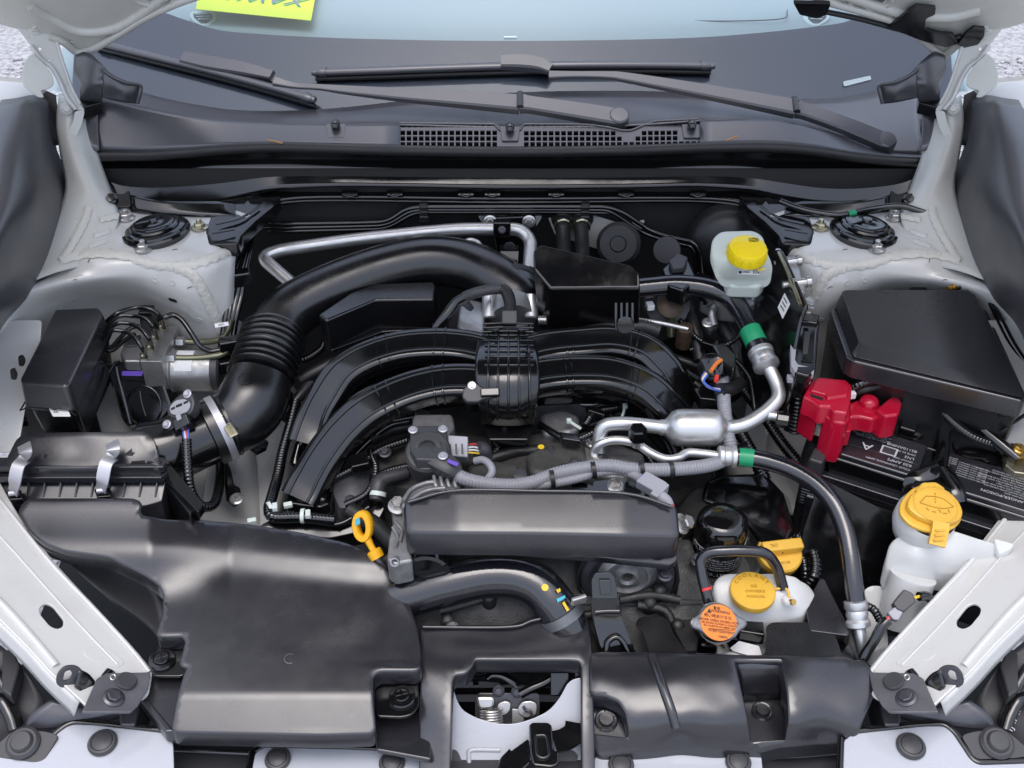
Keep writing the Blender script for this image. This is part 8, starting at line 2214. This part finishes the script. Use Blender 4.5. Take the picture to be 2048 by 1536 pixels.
# ================================================================== HEADLAMP BRACKETS
for s in (-1, 1):
    sd_ = "snorkel" if s < 0 else "battery"
    hb_ = thing("lamp_bracket", "dark metal headlamp bracket with slotted tab and bolts at the " + sd_ + " side corner", "bracket", Z(*mx((190, 1440), s), -.06), "headlamp brackets")
    f = SIDE[s]["ff"].shift(.006)
    plate("base_plate", f, ML([(194, 1356), (214, 1346), (302, 1344), (296, 1376), (276, 1412), (262, 1424), (164, 1424)], s), .004, M["bracket_grey"], hb_, rnd=.003)
    lathe("round_plug", [(0, 0), (.012, 0), (.0125, .003), (.011, .005), (.006, .0045), (0, .0045)], f.P(*mx((252, 1364), s), 0), f.n, M["dark_grey"], hb_, segs=28)
    bolt("bolt", f.P(*mx((227, 1396), s), 0), f.n, .0082, M["dark_steel"], hb_, h=.006)
    tube("hole_ring", [f.P(*mx((226 + 5 * math.cos(t), 1355 + 5 * math.sin(t)), s), .0005) for t in [2 * math.pi * k / 14 for k in range(15)]], .001, M["steel"], hb_, segs=6)
    # bent tab with slot
    ft_ = fr3(Z(*mx((118, 1370), s), .040), Z(*mx((160, 1360), s), .036), Z(*mx((120, 1345), s), .056))
    plate("slotted_tab", ft_, ML([(112, 1370), (114, 1350), (128, 1334), (150, 1332), (164, 1340), (168, 1356), (152, 1374), (128, 1378)], s), .004, M["dark_steel"], hb_, holes=[ML([(126, 1360), (130, 1344), (140, 1340), (145, 1348), (140, 1360), (130, 1364)], s)], rnd=.005)
    zpatch("tab_neck", [[(160, 1338, .050), (178, 1348, .036), (190, 1362, .026)], [(150, 1374, .036), (170, 1392, .022), (180, 1406, .014)]], M["wet_black"], hb_, s, per=4, thick=.003)
    tube("side_channel", ZL(ML([(222, 1342, .018), (206, 1360, .018), (190, 1385, .018), (176, 1412, .016)], s)), .007, M["wet_black"], hb_, sy=.6)
    # brace to the outer corner
    zpatch("brace", [[(100, 1400, -.01), (170, 1412, -.020), (240, 1414, -.024), (262, 1404, -.020)], [(62, 1428, -.018), (140, 1436, -.026), (220, 1430, -.030), (268, 1420, -.030)], [(50, 1454, -.03), (90, 1458, -.034), (150, 1452, -.038), (230, 1440, -.04)]], M["olive_pipe"] if False else M["dark_steel"], hb_, s, per=4, thick=.003)
    prism("drop_leg", ZL(ML([(236, 1414), (262, 1404), (278, 1372), (290, 1378), (270, 1450), (240, 1450)], s), -.026), M["dark_steel"], hb_, down=(0, 0, -.05), bevel=.003)
    f = fr3(Z(*mx((20, 1470), s), -.028), Z(*mx((90, 1470), s), -.028), Z(*mx((50, 1520), s), -.036))
    plate("corner_tab", f, ML([(-20, 1500), (30, 1458), (90, 1462), (118, 1470), (100, 1500), (88, 1520), (70, 1526), (-30, 1510)], s), .005, M["dark_grey"], hb_, rnd=.006)
    o_ = lathe("corner_clip", [(0, 0), (.0195, 0), (.020, .003), (.0165, .006), (.0135, .006), (.0130, .008), (.011, .0105), (0, .011)], f.P(*mx((47, 1487), s), 0), f.n, M["dark_grey"], hb_, segs=32)
    # headlamp housing at the corner
    hl_ = thing("headlamp", "dark headlamp housing corner at the front beside the " + sd_ + " side rail", "headlamp", Z(*mx((0, 1400), s), -.12), "headlamp housings")
    zpatch("housing", [[(-140, 1230, .02), (-60, 1250, .02), (0, 1290, .0), (50, 1340, -.02)], [(-140, 1320, -.01), (-60, 1340, -.01), (10, 1370, -.03), (90, 1410, -.05)], [(-140, 1420, -.03), (-60, 1430, -.035), (0, 1440, -.05), (70, 1450, -.065)], [(-140, 1560, -.07), (-60, 1560, -.08), (0, 1540, -.09), (60, 1500, -.10)]], M["dark_grey"], hl_, s, per=4, thick=.003)
    prism("relay", ZL(ML([(4, 1300), (24, 1296), (40, 1330), (22, 1392), (2, 1380)], s), -.005), M["dark_grey"], hl_, down=(0, 0, -.02), bevel=.003)
    tube("housing_ridge", ZL(ML([(-20, 1330, -.005), (10, 1380, -.025), (30, 1430, -.04), (36, 1450, -.05)], s)), .007, M["satin_black"], hl_)
    tube("harness", ZL(ML([(-40, 1390, -.005), (0, 1400, -.02), (20, 1430, -.03), (30, 1460, -.04)], s)), .008, M["wet_black"], hl_)
    if s > 0:
        fl_ = Fr(Z(2030, 1440, -.03), (1, .5, 0), (0, -.4, 1))
        text("1J 47 49", fl_, 2028, 1440, .010, M["print_white"], hl_, ang=.55)
# underside cowl support beam with feet, above the engine
sup = thing("cowl_support", "black ribbed plastic support under the cowl with a foot on each strut tower", "support", (0, .8, .2))
GBm = M["gloss_black"]
zpatch("beam", [
    [(440, 402, .262), (500, 392, .262), (560, 376, .262), (700, 372, .262), (1020, 378, .262), (1340, 374, .262), (1480, 382, .262), (1540, 396, .262), (1600, 408, .262)],
    [(440, 430, .256), (505, 415, .256), (570, 398, .256), (700, 394, .256), (1020, 398, .256), (1340, 396, .256), (1470, 402, .256), (1530, 420, .256), (1590, 436, .256)],
    [(440, 445, .240), (510, 428, .240), (580, 408, .240), (700, 404, .240), (1020, 408, .240), (1340, 406, .240), (1460, 412, .240), (1520, 432, .240), (1575, 452, .240)]], GBm, sup, -1, per=5, thick=.003)
tube("beam_edge", ZL([(500, 430, .250), (540, 415, .250), (580, 404, .250), (700, 401, .250), (1020, 405, .250), (1340, 402, .250), (1462, 408, .250), (1500, 424, .250), (1530, 446, .25), (1560, 476, .25)]), .0026, GBm, sup, segs=8)
for x in (700, 790, 932, 985, 1112, 1252, 1395):
    f = Fr(Z(x, 388, .262), (1, 0, 0), (0, -.5, .85))
    cbox("beam_clip", f.P(x, 388, .001), f.ex, f.ey, f.n, (.026, .010, .006), GBm, sup, bevel=.001)
    tube("clip_tooth", [f.P(x - 10, 392, .004), f.P(x, 396, .004), f.P(x + 10, 392, .004)], .0016, GBm, sup, segs=6)
for s in (-1, 1):
    relief("foot", [(412, 468), (418, 448), (430, 420), (470, 402), (520, 396), (560, 392), (545, 412), (510, 440), (480, 470), (474, 486), (420, 488)],
           [(414, 470, .272), (470, 484, .272), (420, 446, .276), (440, 415, .282), (500, 400, .282), (555, 394, .276), (500, 440, .275)], GBm, sup, step=11, skirt=.02, s=s, rnd=4)
    for q in ([(432, 448), (480, 436), (520, 412)], [(424, 466), (470, 458)]):
        tube("foot_rib", ZL(ML(q, s), .282), .002, GBm, sup, segs=6)
    f = Fr(Z(*mx((225, 400), s), .292), (1, 0, 0), (0, -.5, .85))
    plate("end_tab", f, ML([(208, 398), (214, 386), (246, 388), (258, 380), (262, 412), (246, 414), (214, 416)], s), .006, GBm, sup, rnd=.003)
    lathe("tab_clip", [(0, 0), (.009, 0), (.009, .004), (.0065, .006), (.0065, .009), (0, .010)], f.P(*mx((224, 401), s)), f.n, GBm, sup, segs=20)
    zpatch("side_gutter", [[(255, 388, .296), (330, 402, .296), (470, 402, .291)], [(258, 414, .285), (330, 424, .284), (470, 426, .282)], [(262, 424, .278), (340, 432, .278), (470, 436, .276)]], GBm, sup, s, per=4, thick=.003)
cbl = thing("cowl_cable", "thin black cable with green tape behind the battery side strut mount", "cable", Z(1750, 425, .29))
tube("cable", ZL([(1560, 402, .295), (1610, 420, .29), (1680, 430, .288), (1740, 418, .29), (1800, 412, .295), (1850, 425, .29), (1910, 436, .285)]), .0048, M["wet_black"], cbl)
tube("green_tape", ZL([(1696, 429, .2885), (1710, 426, .289)]), .0056, M["green_band"], cbl)
